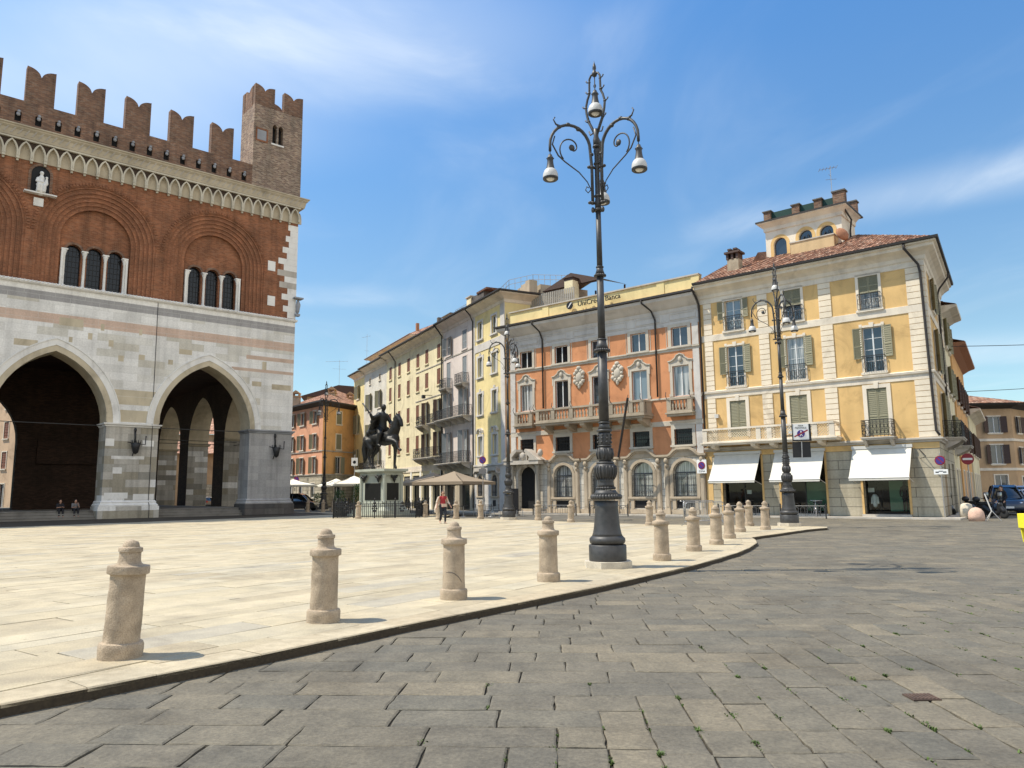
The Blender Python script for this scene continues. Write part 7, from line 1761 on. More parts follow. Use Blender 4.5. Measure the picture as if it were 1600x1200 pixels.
LB(mb, [(-.62, 0, 1.20), (-.25, 0, 1.16), (.15, 0, 1.13), (.5, 0, 1.17)], [.27, .25, .265, .27]); LB(mb, [(-.72, .1, 1.12), (-.5, .12, 1.05)], [.22, .2]); LB(mb, [(-.72, -.1, 1.12), (-.5, -.12, 1.05)], [.22, .2])
LB(mb, [(.55, 0, 1.2), (.78, 0, 1.5), (.86, 0, 1.78), (.9, 0, 1.9)], [.24, .18, .13, .10]); mb.ball(V(.68, 0, 1.12), .22 * S)
LB(mb, [(.88, 0, 1.9), (1.04, 0, 1.76), (1.12, 0, 1.58)], [.12, .09, .065]); LB(mb, [(.9, .06, 1.98), (.9, .075, 2.08)], [.03, .012]); LB(mb, [(.9, -.06, 1.98), (.9, -.075, 2.08)], [.03, .012])
for i in range(9): z = 1.35 + i * .07; mb.ball(V(.45 + i * .045 + (.03 if i % 2 else 0), .05 * (-1) ** i, z), .085 * S, 8, 6)      # mane
LB(mb, [(.58, .16, 1.02), (.56, .17, .72), (.56, .17, .5), (.55, .17, .16), (.6, .17, .05)], [.13, .075, .055, .034, .055])
LB(mb, [(.62, -.16, 1.05), (.95, -.18, 1.0), (1.08, -.2, .93), (1.22, -.22, .70), (1.34, -.23, .66)], [.15, .09, .066, .04, .055])
LB(mb, [(-.68, .16, 1.05), (-.56, .18, .78), (-.82, .18, .52), (-.78, .18, .18), (-.7, .18, .05)], [.2, .12, .062, .038, .058])
LB(mb, [(-.62, -.16, 1.05), (-.42, -.18, .78), (-.6, -.18, .5), (-.42, -.18, .18), (-.34, -.18, .05)], [.2, .12, .062, .038, .058])
LB(mb, [(-.9, 0, 1.28), (-1.05, .02, 1.1), (-1.12, .04, .8), (-1.08, .04, .5), (-1.15, .04, .3)], [.07, .11, .13, .1, .04])
# drapery over the croup and rider
for i in range(14): a = i * 1.7; mb.ball(V(-.5 + .22 * math.cos(a), .2 * math.sin(a), 1.42 + .05 * math.sin(i * 3)), .12 * S, 8, 6)
fuse(mb.build('horse', 'bronze', mon), .045, 2)
mb = MB(); mb.smooth = True
LB(mb, [(-.02, 0, 1.5), (.0, 0, 1.75), (.0, 0, 1.98)], [.19, .16, .185]); LB(mb, [(0, .17, 2.02), (0, -.17, 2.02)], [.1, .1]); LB(mb, [(.0, 0, 2.1), (.03, 0, 2.22)], [.07, .065]); mb.ball(V(.05, 0, 2.33), .11 * S, 12, 10, (1, .85, 1.15)); mb.ball(V(.14, 0, 2.3), .035 * S, 8, 6)
for s in (-1, 1):
    LB(mb, [(0, s * .14, 1.5), (.26, s * .33, 1.3), (.2, s * .37, .92)], [.13, .1, .06]); LB(mb, [(.18, s * .37, .9), (.36, s * .38, .84)], [.055, .04])
LB(mb, [(0, .2, 2.0), (.12, .3, 1.76), (.38, .12, 1.68)], [.09, .07, .05]); LB(mb, [(0, -.2, 2.0), (-.08, -.42, 1.9), (-.02, -.56, 2.04)], [.09, .07, .05])
for q in (-.16, -.06, .04, .14): LB(mb, [(-.08, q * .8, 2.05), (-.24, q * 1.1, 1.85), (-.38 - .05 * math.cos(q * 20), q * 1.3, 1.6), (-.55, q * 1.2, 1.36)], [.10, .11, .115, .07])
LB(mb, [(-.05, -.22, 1.98), (-.14, -.36, 1.78), (-.16, -.38, 1.6)], [.09, .1, .05])
fuse(mb.build('rider', 'bronze', mon), .035, 2)
mb = MB(); mb.smooth = True; mb.tube([V(.1, -.5, 1.9), V(-.02, -.56, 2.04), V(-.3, -.72, 2.46)], [.03 * S] * 3, 8); mb.build('baton', 'bronze', mon)
# iron railing round it
rl = thing('railing', 'low black iron railing with spear points and ornaments around the statue', 'railing', (-9.05, 52.4, 0), rad(-2))
pts = [(-2.75, -2.0), (2.75, -2.2), (2.9, 2.6), (-2.9, 2.6)]
for i in range(4):
    a, b_ = Vector((*pts[i], 0)), Vector((*pts[(i + 1) % 4], 0)); L = (b_ - a).length; n = int(L / .13); mb = MB()
    for z in (.12, .78, .92): mb.bar(a + Vector((0, 0, z)), b_ + Vector((0, 0, z)), .045)
    for k in range(n + 1):
        p = a.lerp(b_, k / n); mb.bar(p + Vector((0, 0, .05)), p + Vector((0, 0, 1.05 if k % 2 else .95)), .034)
        if k % 2: mb.lathe([(.03, 0), (.0, .08)], 4, (p.x, p.y, 1.05))
    m_n = 4
    for k in range(m_n + 1):
        p = a.lerp(b_, k / m_n); mb.bar(p, p + Vector((0, 0, 1.18)), .07); mb.lathe([(.03, 0), (.06, .06), (.0, .14)], 6, (p.x, p.y, 1.18))
    mb.build('railing_side', 'iron', rl)
    if i != 2:
        for k in range(3):
            p = a.lerp(b_, (k + .5) / 3); mb = MB(); mb.smooth = True
            for q in range(6): t_ = q * PI / 3; mb.ball((p.x + .13 * math.cos(t_), p.y, .62 + .18 * math.sin(t_)), .07, 6, 5, (1, .6, 1))
            mb.ball((p.x, p.y, .98), .1, 6, 5); mb.build('ornament', 'iron', rl)
# ------------------------------------------------------------------ parasols, cafe furniture
def parasol(label, loc, w_, h, rz, mat, group, rise=.75, skirt=.22):
    t = thing('parasol', label, 'parasol', loc, rz, group)
    mb = MB(); a = w_ / 2; n = 6
    for k in range(4):
        M = Matrix.Rotation(k * PI / 2, 4, 'Z')
        for i in range(n):
            r0_, r1_ = a * i / n, a * (i + 1) / n; f = lambda r: h + rise * (1 - r / a) + .10 * math.sin(PI * r / a) * -1
            v = [M @ Vector(p) for p in ((-r0_, -r0_, f(r0_)), (r0_, -r0_, f(r0_)), (r1_, -r1_, f(r1_)), (-r1_, -r1_, f(r1_)))]
            mb.add(v, [(0, 1, 2, 3)])
        v = [M @ Vector(p) for p in ((-a, -a, h), (a, -a, h), (a, -a, h - skirt), (-a, -a, h - skirt))]; mb.add(v, [(0, 1, 2, 3)])
    mb.build('canopy', mat, t)
    mb = MB(); mb.tube([(0, 0, .05), (0, 0, h + rise)], .045, 8); mb.build('pole', 'white_enamel', t)
    mb = MB()
    for sx in (-1, 1):
        for sy in (-1, 1): mb.bar((0, 0, h + rise - .1), (sx * a, sy * a, h), .03); mb.bar((0, 0, h - .3), (sx * a * .5, sy * a * .5, h + rise * .42), .025)
    mb.build('ribs', 'black_plastic', t)
    mb = MB(); mb.box(-.4, .4, -.4, .4, 0, .1); mb.build('base', 'black_plastic', t)
    return t
PG1, PG2 = 'beige cafe parasols', 'white cafe parasols'
parasol('large beige square parasol at the cafe in front of the grey house', (-4.4, 57.0, -.1), 4.5, 2.5, rad(-30), 'umbrella_cloth', PG1, .8)
parasol('beige square parasol behind and left of the larger one', (-6.25, 59.6, -.1), 4.2, 2.5, rad(-30), 'umbrella_cloth', PG1, .8)
parasol('wide cream parasol nearest the town hall corner', (-27.3, 94.5, -.1), 6.0, 2.9, rad(10), 'white_cloth', PG2, .7)
parasol('white parasol just right of the distant lamp', (-21.6, 93, -.1), 4.0, 2.8, rad(30), 'white_cloth', PG2, .8)
parasol('white pointed parasol close to the left side of the statue pedestal', (-18.9, 90.5, -.1), 5.2, 2.9, rad(20), 'white_cloth', PG2, .95)
def make_chair(label, mat):
    t = thing('cafe_chair', label, 'chair', group='cafe chairs outside the narrow yellow house')
    mb = MB(); mb.box(-.22, .22, -.22, .22, .43, .46); mb.build('seat', mat, t)
    mb = MB()
    for z in (.6, .68, .76, .84): mb.bar((-.2, .22, z), (.2, .22, z), .03, .02)
    mb.bar((-.21, .22, .45), (-.21, .25, .88), .03); mb.bar((.21, .22, .45), (.21, .25, .88), .03); mb.build('backrest', mat, t)
    for x in (-.2, .2):
        for y in (-.2, .2): mb = MB(); mb.bar((x, y, .44), (x * 1.1, y * 1.15, 0), .025); mb.build('leg', 'steel', t)
    return t
CH = [(-1.8, 53.2, 200, 'leftmost silver legged cafe chair beside the bollard under the parasol edge'), (-1.15, 53.0, 170, 'second silver legged cafe chair in the row behind the bollards'), (-.5, 52.8, 190, 'third silver legged cafe chair in the row behind the bollards'),
      (.45, 54.3, 95, 'cafe chair set against the wall of the narrow yellow house'), (-4.6, 54.0, 20, 'cafe chair right behind the walking woman'), (-5.4, 55.0, 250, 'dark cafe chair between the statue railing and the woman'), (-2.6, 55.6, 120, 'cafe chair deep in the shade of the large beige parasol')]
first = None
for x, y, a, lb_ in CH:
    if first is None: first = make_chair(lb_, 'black_plastic'); first.location = (x, y, -.1); first.rotation_euler = (0, 0, rad(a))
    else: dup(first, (x, y, -.1), rad(a), lb_)
def table(label, x, y):
    t = thing('cafe_table', label, 'table', (x, y, -.1), 0, 'cafe tables'); mb = MB(); mb.lathe([(.35, .72), (.35, .75)], 20); mb.build('tabletop', 'black_plastic', t); mb = MB(); mb.lathe([(.22, 0), (.2, .03), (.03, .06), (.03, .72)], 12); mb.build('leg', 'steel', t)
table('small round cafe table between the first chairs of the row', -1.6, 54.1); table('small round cafe table in the parasol shade behind the woman', -3.6, 55.2); table('small round cafe table by the statue railing', -5.1, 56.2)
mb = MB(); mb.box(-.35, .35, -.03, .03, 0, 1.7); mb.build('x', 'black_plastic') if False else None
t = thing('menu_board', 'tall dark menu board standing before the narrow yellow house', 'board', (.1, 55.0, -.1), rad(-50)); mb = MB(); mb.box(-.4, .4, -.03, .03, .15, 1.95); mb.build('panel', 'black_plastic', t); mb = MB(); mb.box(-.38, -.3, -.2, .2, 0, .15); mb.box(.3, .38, -.2, .2, 0, .15); mb.build('foot', 'steel', t)
# planters with shrubs by the white parasols
def shrub(label, x, y, n, r, h):
    t = thing('potted_shrub', label, 'shrub', (x, y, -.1), 0, 'potted shrubs by the white parasols')
    mb = MB(); mb.box(-.5, .5, -.25, .25, 0, .5); mb.build('planter', 'dark_stone', t)
    mb = MB()
    for _ in range(n):
        a, b_ = rnd.random() * 2 * PI, rnd.random(); rr = r * rnd.random() ** .5 * (1 - .4 * b_); p = Vector((rr * math.cos(a), rr * math.sin(a), .5 + h * b_)); d = Vector((rnd.uniform(-1, 1), rnd.uniform(-1, 1), rnd.uniform(-.5, 1))).normalized(); q = d.orthogonal().normalized(); l = rnd.uniform(.06, .13)
        mb.add([p, p + d * l + q * l * .35, p + d * l * 2, p + d * l - q * l * .35], [(0, 1, 2, 3)])
    mb.build('foliage', 'tree_leaf', t)
shrub('shrub in a planter right beside the distant lamp post', -21.6, 84.5, 500, .8, 1.3); shrub('tall dark shrub under the white pointed parasol', -16.6, 82, 800, .9, 2.2); shrub('shrub in a planter between the two white parasols', -18.6, 82, 500, .8, 1.6)
shrub('low shrub next to the statue pedestal behind its railing', -13.6, 78, 500, .9, 1.5)

# ------------------------------------------------------------------ signs
def disc(par, name, r, z, y, mat, M=Matrix(), th_=.008):
    mb = MB(M @ Matrix.Translation((0, y, z)) @ UP); mb.lathe([(r, -th_), (r, th_)], 28); return mb.build(name, mat, par)
def no_parking(par, z, r, y=-.04):
    disc(par, 'disc', r, z, y, 'sign_red'); disc(par, 'blue_field', r * .78, z, y - .012, 'sign_blue')
    mb = MB(Matrix.Translation((0, y - .024, z)) @ UP @ Matrix.Rotation(rad(-45), 4, 'Z')); mb.box(-r * .8, r * .8, -r * .1, r * .1, -.004, .004); mb.build('diagonal_bar', 'sign_red', par)
def post(par, h, r=.03): mb = MB(); mb.tube([(0, 0, 0), (0, 0, h)], r, 8); mb.build('post', 'steel', par)
t = thing('no_parking_sign', 'round no parking sign on a post at the corner of the yellow house', 'sign', (*wp(FB, .05, -.45)[:2], -.05), BA); post(t, 3.5); no_parking(t, 3.1, .26)
mb = MB(); mb.box(-.34, .34, -.05, -.035, 2.35, 2.62); mb.build('plate', 'sign_white', t); mb = MB(); mb.box(-.26, -.1, -.056, -.051, 2.44, 2.5); mb.box(.1, .26, -.056, -.051, 2.44, 2.5); mb.box(-.1, .1, -.056, -.051, 2.5, 2.54); mb.build('plate_symbol', 'black_plastic', t)
t = thing('no_entry_sign', 'round red no entry sign with a white bar at the mouth of the side street', 'sign', (26.9, 44.9, -.1), rad(-28)); post(t, 3.7, .035); disc(t, 'disc', .33, 3.35, -.05, 'sign_red'); mb = MB(); mb.box(-.25, .25, -.066, -.059, 3.29, 3.41); mb.build('bar', 'sign_white', t)
t = thing('no_parking_sign', 'no parking sign on a white panel on the wall between orange palace and yellow house', 'sign', (*wp(FB, -14.02, -.3)[:2], 0), BA); mb = MB(); mb.box(-.34, .34, -.02, .02, 2.7, 3.6); mb.build('panel', 'sign_white', t); no_parking(t, 3.22, .25, -.035)
mb = MB(); mb.box(-.03, .03, .02, .3, 3.0, 3.1); mb.build('bracket', 'steel', t); text('lettering', 'ZONA', .16, 'black_plastic', t, Matrix.Translation((0, -.025, 2.83)) @ UP, .003)
t = thing('no_parking_sign', 'round no parking sign on a tall post in front of the narrow yellow house', 'sign', (-2.2, 55.6, -.1), rad(-20)); post(t, 4.6); no_parking(t, 4.05, .27)
mb = MB(); mb.box(-.3, .3, -.05, -.03, 3.05, 3.4); mb.build('plate', 'grey_cloth', t)
t = thing('no_parking_sign', 'small round no parking sign on the rusticated base of the salmon house', 'sign', (-27.3, 96, -.1), rad(-10)); post(t, 4.2); no_parking(t, 3.6, .36)
t = thing('square_sign', 'white square sign with a dark symbol between salmon house and far yellow house', 'sign', (-19.8, 95.0, -.1), rad(-5)); post(t, 6.6, .05); mb = MB(); mb.box(-.4, .4, -.1, -.06, 5.2, 6.2); mb.build('panel', 'sign_white', t); mb = MB(Matrix.Translation((0, -.12, 5.65)) @ UP); mb.lathe([(.2, -.01), (.2, .01)], 16); mb.build('symbol', 'black_plastic', t)
# pedestrian-zone sign on the second lamp
t = thing('pedestrian_zone_sign', 'white square end of pedestrian zone sign with a blue disc crossed in red', 'sign', (12.62, 33.05, 0), rad(-12))
mb = MB(); mb.box(-.33, .33, -.03, .03, 3.72, 4.4); mb.box(-.5, -.3, .03, .07, 4.0, 4.1); mb.build('panel', 'sign_white', t)
mb = MB(); mb.box(-.36, -.33, -.04, .05, 3.69, 4.43); mb.box(.33, .42, -.04, .05, 3.66, 4.4); mb.box(-.36, .42, -.04, .05, 3.66, 3.715); mb.bar((-.6, .1, 3.9), (-.2, .05, 3.9), .05); mb.build('frame', 'black_plastic', t)
disc(t, 'blue_disc', .16, 3.98, -.04, 'sign_blue')
mb = MB(Matrix.Translation((0, -.055, 3.98)) @ UP); mb.lathe([(.028, -.004), (.028, .004)], 10, (0, .1, 0))
for a, b_, w_ in (((0, .07), (.01, -.01), .05), ((.01, 0), (-.05, -.12), .028), ((.0, 0), (.06, -.11), .028), ((0, .05), (-.06, .0), .022), ((0, .05), (.06, .02), .022)): mb.bar((a[0], a[1], 0), (b_[0], b_[1], 0), w_, .004)
mb.build('walking_figure', 'sign_white', t)
mb = MB(Matrix.Translation((0, -.07, 3.98)) @ UP); mb.bar((-.28, -.13, 0), (.28, .15, 0), .055, .004); mb.build('red_bar', 'sign_red', t)
text('lettering', 'AREA\nPEDONALE', .095, 'black_plastic', t, Matrix.Translation((0, -.035, 4.28)) @ UP, .002)
t = thing('dark_panel', 'dark box panel mounted below the pedestrian zone sign', 'panel', (12.66, 33.15, 0), rad(-12)); mb = MB(); mb.box(-.38, .36, -.03, .06, 2.95, 3.62); mb.build('panel', 'black_plastic', t); mb = MB(); mb.bar((-.02, -.05, 2.9), (.0, -.05, 3.66), .04); mb.build('clamp', 'steel', t)

# ------------------------------------------------------------------ bicycles, racks, barrier, scooters, cars
def wheel_(mb, c, r, ax, tube_r=.018, seg=24):
    """ring in the plane spanned by x and z, turned by angle ax about z"""
    mb.tube([(c[0] + r * math.cos(t) * math.cos(ax), c[1] + r * math.cos(t) * math.sin(ax), c[2] + r * math.sin(t)) for t in [2 * PI * k / seg for k in range(seg)]], tube_r, 6, True)
def bicycle(label, loc, rz, col, basket=False):
    t = thing('bicycle', label, 'bicycle', loc, rz, 'parked bicycles')
    for x in (-.52, .52):
        mb = MB(); mb.smooth = True; wheel_(mb, (x, 0, .34), .33, 0); o = mb.build('wheel', 'rubber', t); mb = MB()
        for k in range(14): a = 2 * PI * k / 14; mb.bar((x, 0, .34), (x + .32 * math.cos(a), 0, .34 + .32 * math.sin(a)), .005)
        wheel_(mb, (x, 0, .34), .31, 0, .008); mb.tube([(x, -.04, .34), (x, .04, .34)], .03, 8); mb.build('spokes', 'chrome', o)
    mb = MB(); mb.smooth = True
    for a, b_ in (((-.1, 0, .3), (-.2, 0, .82)), ((-.1, 0, .3), (.36, 0, .78)), ((-.17, 0, .66), (.34, 0, .86)), ((-.52, 0, .34), (-.1, 0, .3)), ((-.52, 0, .34), (-.18, 0, .7)), ((.33, 0, .95), (.4, 0, .66)), ((.4, 0, .66), (.52, 0, .34))): mb.tube([a, b_], .017, 6)
    mb.build('frame', col, t)
    mb = MB(); mb.smooth = True; mb.tube([(.24, -.29, .98), (.3, -.26, 1.02), (.33, -.1, .99), (.33, .1, .99), (.3, .26, 1.02), (.24, .29, .98)], .014, 6); mb.tube([(.33, 0, .93), (.33, 0, 1.0)], .018, 6); mb.build('handlebar', 'chrome', t)
    mb = MB(); mb.smooth = True; mb.ball((-.24, 0, .88), .13, 10, 6, (1, .6, .35)); mb.tube([(-.2, 0, .8), (-.23, 0, .87)], .015, 6); mb.build('saddle', 'black_plastic', t)
    if basket: mb = MB(); mb.box(.42, .66, -.16, .16, .78, .98); mb.build('basket', 'black_plastic', t)
    return t
bicycle('silver bicycle seen end on at the rack before the middle shop', (18.0, 45.7, -.1), rad(-104), 'chrome'); bicycle('dark bicycle tucked behind the silver one before the middle shop', (18.5, 46.3, -.1), rad(-110), 'black_plastic', True)
bicycle('bicycle with a red frame parked before the left shop window', (14.9, 48.8, -.1), rad(-70), 'sign_red'); bicycle('pale bicycle parked behind the bollards before the left awning', (11.2, 50.2, -.1), rad(-100), 'white_enamel')
bicycle('black bicycle leaning at the low rack right of the big lamp', (7.8, 56.5, -.1), rad(-30), 'black_plastic')
def rack(label, F0, x0, x1, n):
    t = thing('bicycle_rack', label, 'bicycle rack', group='low metal bicycle racks'); t.matrix_world = F0
    mb = MB(); mb.tube([(x0, 0, .72), (x1, 0, .72)], .025, 6); mb.tube([(x0, 0, .12), (x1, 0, .12)], .025, 6); mb.build('rail', 'rack_grey' if n % 2 else 'iron', t)
    for x in (x0, x1): mb = MB(); mb.bar((x, 0, 0), (x, 0, .85), .06); mb.build('post', 'iron', t)
    mb = MB()
    for i in range(n): x = x0 + (x1 - x0) * (i + .5) / n; mb.tube([(x - .12, 0, .15), (x - .12, 0, .6), (x, 0, .68), (x + .12, 0, .6), (x + .12, 0, .15)], .014, 5)
    mb.build('hoops', 'rack_grey' if n % 2 else 'iron', t)
rack('long low bicycle rack before the first arched window of the orange palace', FB @ Matrix.Translation((-25.4, -2.4, -.1)), -1.3, 2.6, 9)
rack('low bicycle rack behind the big lamp before the palace windows', FB @ Matrix.Translation((-20, -2.6, -.1)), -1.5, 1.6, 8)
rack('bicycle rack along the pavement before the shop awnings', FB @ Matrix.Translation((-9.5, -2.2, -.1)), -2.6, .6, 9); rack('bicycle rack right of the lamp with the sign, before the middle shop', FB @ Matrix.Translation((-7.0, -2.2, -.1)), -1.2, 1.4, 7)
def barrier(label, loc, rz, L=2.2):
    t = thing('crowd_barrier', label, 'barrier', loc, rz, 'grey steel crowd barriers'); mb = MB(); mb.smooth = True; h = 1.1
    mb.tube([(0, 0, .2), (0, 0, h - .12), (.04, 0, h - .03), (.12, 0, h), (L - .12, 0, h), (L - .04, 0, h - .03), (L, 0, h - .12), (L, 0, .2), (0, 0, .2)], .02, 6)
    mb.build('frame', 'steel', t); mb = MB()
    for k in range(1, 18): mb.tube([(L * k / 18, 0, .2), (L * k / 18, 0, h)], .008, 5)
    mb.build('bars', 'steel', t)
    for x in (.15, L - .15): mb = MB(); mb.tube([(x - .02, -.3, .015), (x, -.2, .05), (x, 0, .2), (x, .2, .05), (x + .02, .3, .015)], .016, 5); mb.build('foot', 'steel', t)
barrier('grey steel crowd barrier at the end of the bollard group before the palace', (7.6, 34.2, 0), rad(38)); barrier('grey steel crowd barrier standing behind the first one', (8.4, 37.3, -.1), rad(20))
def car(label, loc, rz, paint, kind='hatch'):
    t = thing('parked_car', label, 'car', loc, rz, 'parked cars'); W_ = .86
    low = {'hatch': [(-2.0, .35), (-2.02, .62), (-1.95, .95), (-1.9, 1.0), (1.0, .98), (1.75, .82), (1.98, .66), (2.02, .35), (1.7, .26), (-1.75, .26)], 'van': [(-2.2, .35), (-2.22, .7), (-2.2, 1.05), (1.2, 1.05), (1.95, .88), (2.15, .66), (2.18, .35), (1.8, .26), (-1.9, .26)]}[kind]
    top = {'hatch': [(-1.92, .98), (-1.72, 1.38), (-1.4, 1.48), (.0, 1.5), (.35, 1.42), (1.05, .97)], 'van': [(-2.18, 1.03), (-2.1, 1.6), (-1.9, 1.78), (.2, 1.8), (.6, 1.66), (1.3, 1.03)]}[kind]
    mb = MB(); mb.smooth = True; secs = [(-1, .80), (-.93, .98), (-.5, 1.0), (.5, 1.0), (.93, .98), (1, .80)]
    cx = sum(p[0] for p in low) / len(low); n = len(low)
    vs = []; 
    for s, k in secs:
        for x, z in low: vs.append((cx + (x - cx) * (1 if abs(s) < .9 else .985 if abs(s) < .99 else .95), s * W_, .62 + (z - .62) * k))
    fs = [(i * n + j, i * n + (j + 1) % n, (i + 1) * n + (j + 1) % n, (i + 1) * n + j) for i in range(len(secs) - 1) for j in range(n)] + [tuple(range(n)), tuple(range(5 * n + n - 1, 5 * n - 1, -1))]
    mb.add(vs, fs); b_ = mb.build('body', paint, t); bv = b_.modifiers.new('round', 'BEVEL'); bv.width = .05; bv.segments = 2; bv.limit_method = 'ANGLE'; bv.angle_limit = rad(25)
    mb = MB(); mb.smooth = True; n = len(top); vs = []
    for s in (-1, 1):
        for x, z in top: t_ = (z - .95) / .6; vs.append((x, s * (W_ - .04 - .2 * t_), z))
    mb.add(vs, [tuple(range(n)), tuple(range(2 * n - 1, n - 1, -1))] + [(j, j + n, j + n + 1, j + 1) for j in range(n - 1)]); mb.build('windows', 'shop_glass', t)
    mb = MB(); mb.smooth = True; m_p = top[1:-1]
    for j in range(len(m_p) - 1):
        (x0_, z0), (x1_, z1) = m_p[j], m_p[j + 1]; y0 = W_ - .03 - .2 * (z0 - .95) / .6; y1 = W_ - .03 - .2 * (z1 - .95) / .6; mb.add([(x0_, -y0, z0 + .012), (x1_, -y1, z1 + .012), (x1_, y1, z1 + .012), (x0_, y0, z0 + .012)], [(0, 1, 2, 3)])
    for s in (-1, 1):
        for x0_, z0, x1_, z1 in ((top[0][0], top[0][1], top[1][0], top[1][1]), (top[-1][0], top[-1][1], top[-2][0], top[-2][1]), (-.45, .97, -.4, top[2][1]), *[(a[0], a[1], c[0], c[1]) for a, c in zip(m_p, m_p[1:])]):
            y0 = s * (W_ - .025 - .2 * (z0 - .95) / .6); y1 = s * (W_ - .025 - .2 * (z1 - .95) / .6); mb.bar((x0_, y0, z0), (x1_, y1, z1), .07, .05)
    mb.build('roof', paint, t)
    for x in (-1.3, 1.3):
        for s in (-1, 1):
            mb = MB(Matrix.Translation((x, s * (W_ - .08), .32)) @ Matrix.Rotation(PI / 2, 4, 'X')); mb.smooth = True; mb.lathe([(.2, -.11), (.3, -.11), (.32, -.07), (.32, .07), (.3, .11), (.2, .11)], 20); o = mb.build('wheel', 'rubber', t)
            mb = MB(Matrix.Translation((x, s * (W_ + .02), .32)) @ Matrix.Rotation(PI / 2, 4, 'X')); mb.lathe([(.2, -.02), (.2, .02)], 10); mb.build('rim', 'steel', o)
    xf = low[-3][0] if kind == 'van' else 1.95
    for s in (-1, 1):
        mb = MB(); mb.smooth = True; mb.ball((1.82 if kind == 'hatch' else 1.98, s * .62, .72), .14, 8, 6, (.7, 1.2, .6)); mb.build('headlight', 'chrome', t)
        mb = MB(); mb.box(-2.03 if kind == 'hatch' else -2.23, -1.9, s * .7 - .1, s * .7 + .1, .72, .95); mb.build('tail_light', 'tail_red', t)
        mb = MB(); mb.ball((.85, s * (W_ + .1), 1.0), .1, 8, 6, (.6, 1, .7)); mb.build('mirror', paint, t)
    mb = MB(); mb.box(1.985 if kind == 'hatch' else 2.17, 2.03 if kind == 'hatch' else 2.2, -.26, .26, .42, .54); mb.build('number_plate', 'sign_white', t)
    return t
car('black car parked in the shade between the town hall corner and the bollards', (-22.6, 80.5, -.1), rad(-8), 'car_black', 'van')
car('dark car glimpsed through the right arch of the arcade', (-46, 112, -.1), rad(160), 'car_grey')
car('blue car at the front of the line parked in the side street', (30.6, 47.6, -.1), rad(-118), 'car_blue', 'van')
car('silver car parked behind the blue one in the side street', (34.6, 53.2, -.1), rad(-120), 'car_silver'); car('white car farther back in the side street', (39.5, 58.0, -.1), rad(-122), 'car_white'); car('pale car at the far end of the line in the side street', (44.5, 66.5, -.1), rad(-122), 'car_silver', 'van')
def scooter(label, loc, rz, col):
    t = thing('scooter', label, 'scooter', loc, rz, 'parked scooters')
    for x in (-.55, .6): mb = MB(Matrix.Translation((x, 0, .25)) @ Matrix.Rotation(PI / 2, 4, 'X')); mb.smooth = True; mb.lathe([(.12, -.06), (.22, -.06), (.25, 0), (.22, .06), (.12, .06)], 18); mb.build('wheel', 'rubber', t)
    mb = MB(); mb.smooth = True; limb(mb, [(-.75, 0, .62), (-.4, 0, .6), (-.15, 0, .42), (.15, 0, .25), (.35, 0, .35), (.42, 0, .75)], [.1, .19, .16, .1, .12, .14]); limb(mb, [(.45, 0, .6), (.6, 0, .42)], [.12, .14]); fuse(mb.build('body', col, t), .03, 2)
    mb = MB(); mb.smooth = True; limb(mb, [(-.75, 0, .8), (-.1, 0, .78)], [.1, .13]); mb.build('saddle', 'black_plastic', t)
    mb = MB(); mb.smooth = True; mb.tube([(.6, 0, .25), (.42, 0, .95), (.38, 0, 1.05)], .03, 6); mb.tube([(.28, -.32, 1.08), (.38, 0, 1.03), (.28, .32, 1.08)], .02, 6); mb.ball((.46, 0, .98), .1, 8, 6); mb.build('handlebar', 'black_plastic', t)
    mb = MB(); mb.smooth = True; mb.box(.44, .47, -.2, .2, 1.05, 1.4); mb.build('windscreen', 'shop_glass', t)
    mb = MB(); mb.smooth = True; mb.ball((-.8, 0, 1.02), .2, 10, 8, (1, 1, .8)); mb.build('top_case', 'black_plastic', t)
scooter('black scooter parked nearest the street mouth, right of the granite dome', (26.0, 41.6, -.1), rad(-60), 'black_plastic'); scooter('dark scooter parked behind the first, by the blue car', (26.9, 44.2, -.1), rad(-66), 'car_grey'); scooter('scooter parked deepest in the lane next to the yellow house', (26.0, 46.3, -.1), rad(-70), 'car_black')
St = dict(head=(.02, 0, 1.62), neck=(0, 0, 1.47), chest=(0, 0, 1.3), pelvis=(0, 0, .98), shl=(0, .19, 1.41), shr=(0, -.19, 1.41), ell=(.03, .26, 1.14), wrl=(.16, .22, .95), elr=(.03, -.26, 1.14), wrr=(.16, -.22, .95), hipl=(0, .09, .92), hipr=(0, -.09, .92), knl=(.03, .1, .5), knr=(.02, -.1, .5), anl=(0, .11, .09), anr=(0, -.11, .09), toel=(.16, .12, .035), toer=(.16, -.12, .035))
def stander(label, loc, rz, top_, leg_):
    t = person(label, loc, rz, St)
    cloth(t, 'jacket', top_, [([(0, 0, .92), (0, 0, 1.32)], [.15, .15]), ([(0, .15, 1.4), (0, -.15, 1.4)], [.085, .085]), ([St['shl'], St['ell'], St['wrl']], [.07, .06, .045]), ([St['shr'], St['elr'], St['wrr']], [.07, .06, .045])], vox=.022)
    cloth(t, 'trousers', leg_, [([St['hipl'], St['knl'], (0, .11, .1)], [.108, .075, .06]), ([St['hipr'], St['knr'], (0, -.11, .1)], [.108, .075, .06])], vox=.022)
    cloth(t, 'hair', 'hair_dark', [], [((-.01, 0, 1.66), .11, (1, .88, 1.05))], .015, 1)
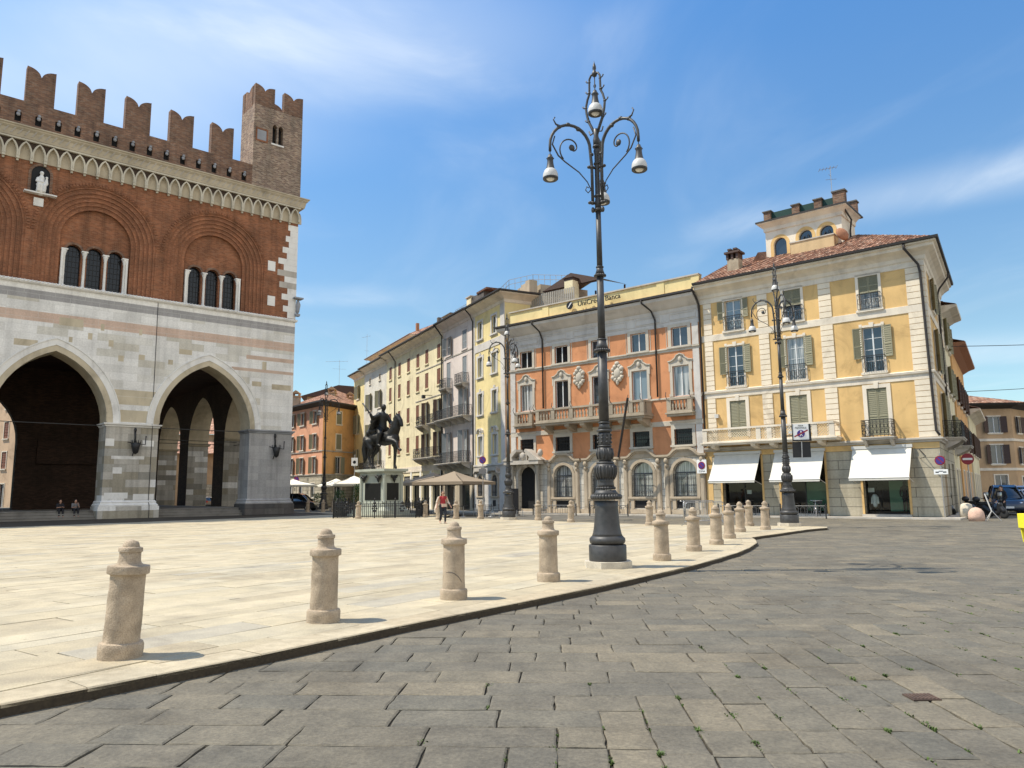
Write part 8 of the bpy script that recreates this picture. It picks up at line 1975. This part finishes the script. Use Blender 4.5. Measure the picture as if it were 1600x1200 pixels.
stander('person in black standing beside the scooters in front of the blue car', (27.1, 42.4, -.1), rad(-150), 'dark_cloth', 'dark_cloth'); stander('person in dark clothes far down the lane by the cream house', (33.2, 60.0, -.1), rad(-130), 'dark_cloth', 'grey_cloth')
t = thing('sign_stand', 'slender white tripod stand in front of the dark scooters', 'stand', (24.1, 38.6, -.1), 0); mb = MB(); mb.bar((0, 0, .45), (-.1, .3, 1.35), .04); mb.build('mast', 'white_enamel', t)
for dx, dy in ((-.4, -.05), (.4, -.05), (0, .4)): mb = MB(); mb.bar((0, 0, .5), (dx, dy, 0), .03); mb.build('leg', 'white_enamel', t)
# yellow plastic road block at the right edge
t = thing('plastic_barrier', 'bright yellow plastic barrier cut by the right edge of the view', 'barrier', (15.78, 23.4, -.1), rad(-8))
mb = MB(); mb.box(-.28, -.24, -.22, .22, .42, .86); mb.box(-.24, 1.0, -.22, -.18, .42, .86); mb.box(-.24, 1.0, .18, .22, .42, .86); mb.box(.96, 1.0, -.18, .18, .42, .8); mb.box(-.24, .96, -.18, .18, .42, .62); b_ = mb.build('body', 'yellow_plastic', t); bv = b_.modifiers.new('r', 'BEVEL'); bv.width = .012
for x in (-.24, .8):
    for y in (-.2, .14): mb = MB(); mb.add([(x, y, .42), (x + .2, y, .42), (x + .2, y + .06, .42), (x, y + .06, .42), (x + .05, y, 0), (x + .16, y, 0), (x + .16, y + .06, 0), (x + .05, y + .06, 0)], [(0, 1, 5, 4), (1, 2, 6, 5), (2, 3, 7, 6), (3, 0, 4, 7), (4, 5, 6, 7)]); mb.build('leg', 'yellow_plastic', t)
# wires across the side street with a hanging lamp
def wire(name, a, b_, sag, label):
    a, b_ = Vector(a), Vector(b_); mb = MB(); mb.tube([a.lerp(b_, i / 12) - Vector((0, 0, sag * 4 * (i / 12) * (1 - i / 12))) for i in range(13)], .022, 5); o = mb.build(name, 'iron'); tag(o, label, 'wire'); return o
wire('overhead_wire', (29.6, 50.0, 11.0), (48, 47, 11.4), .25, 'upper thin overhead wire crossing the sky at the right edge'); wire('overhead_wire', (32.4, 56.5, 8.7), (54, 56, 10.3), .3, 'lower thin overhead wire crossing the sky at the right edge')
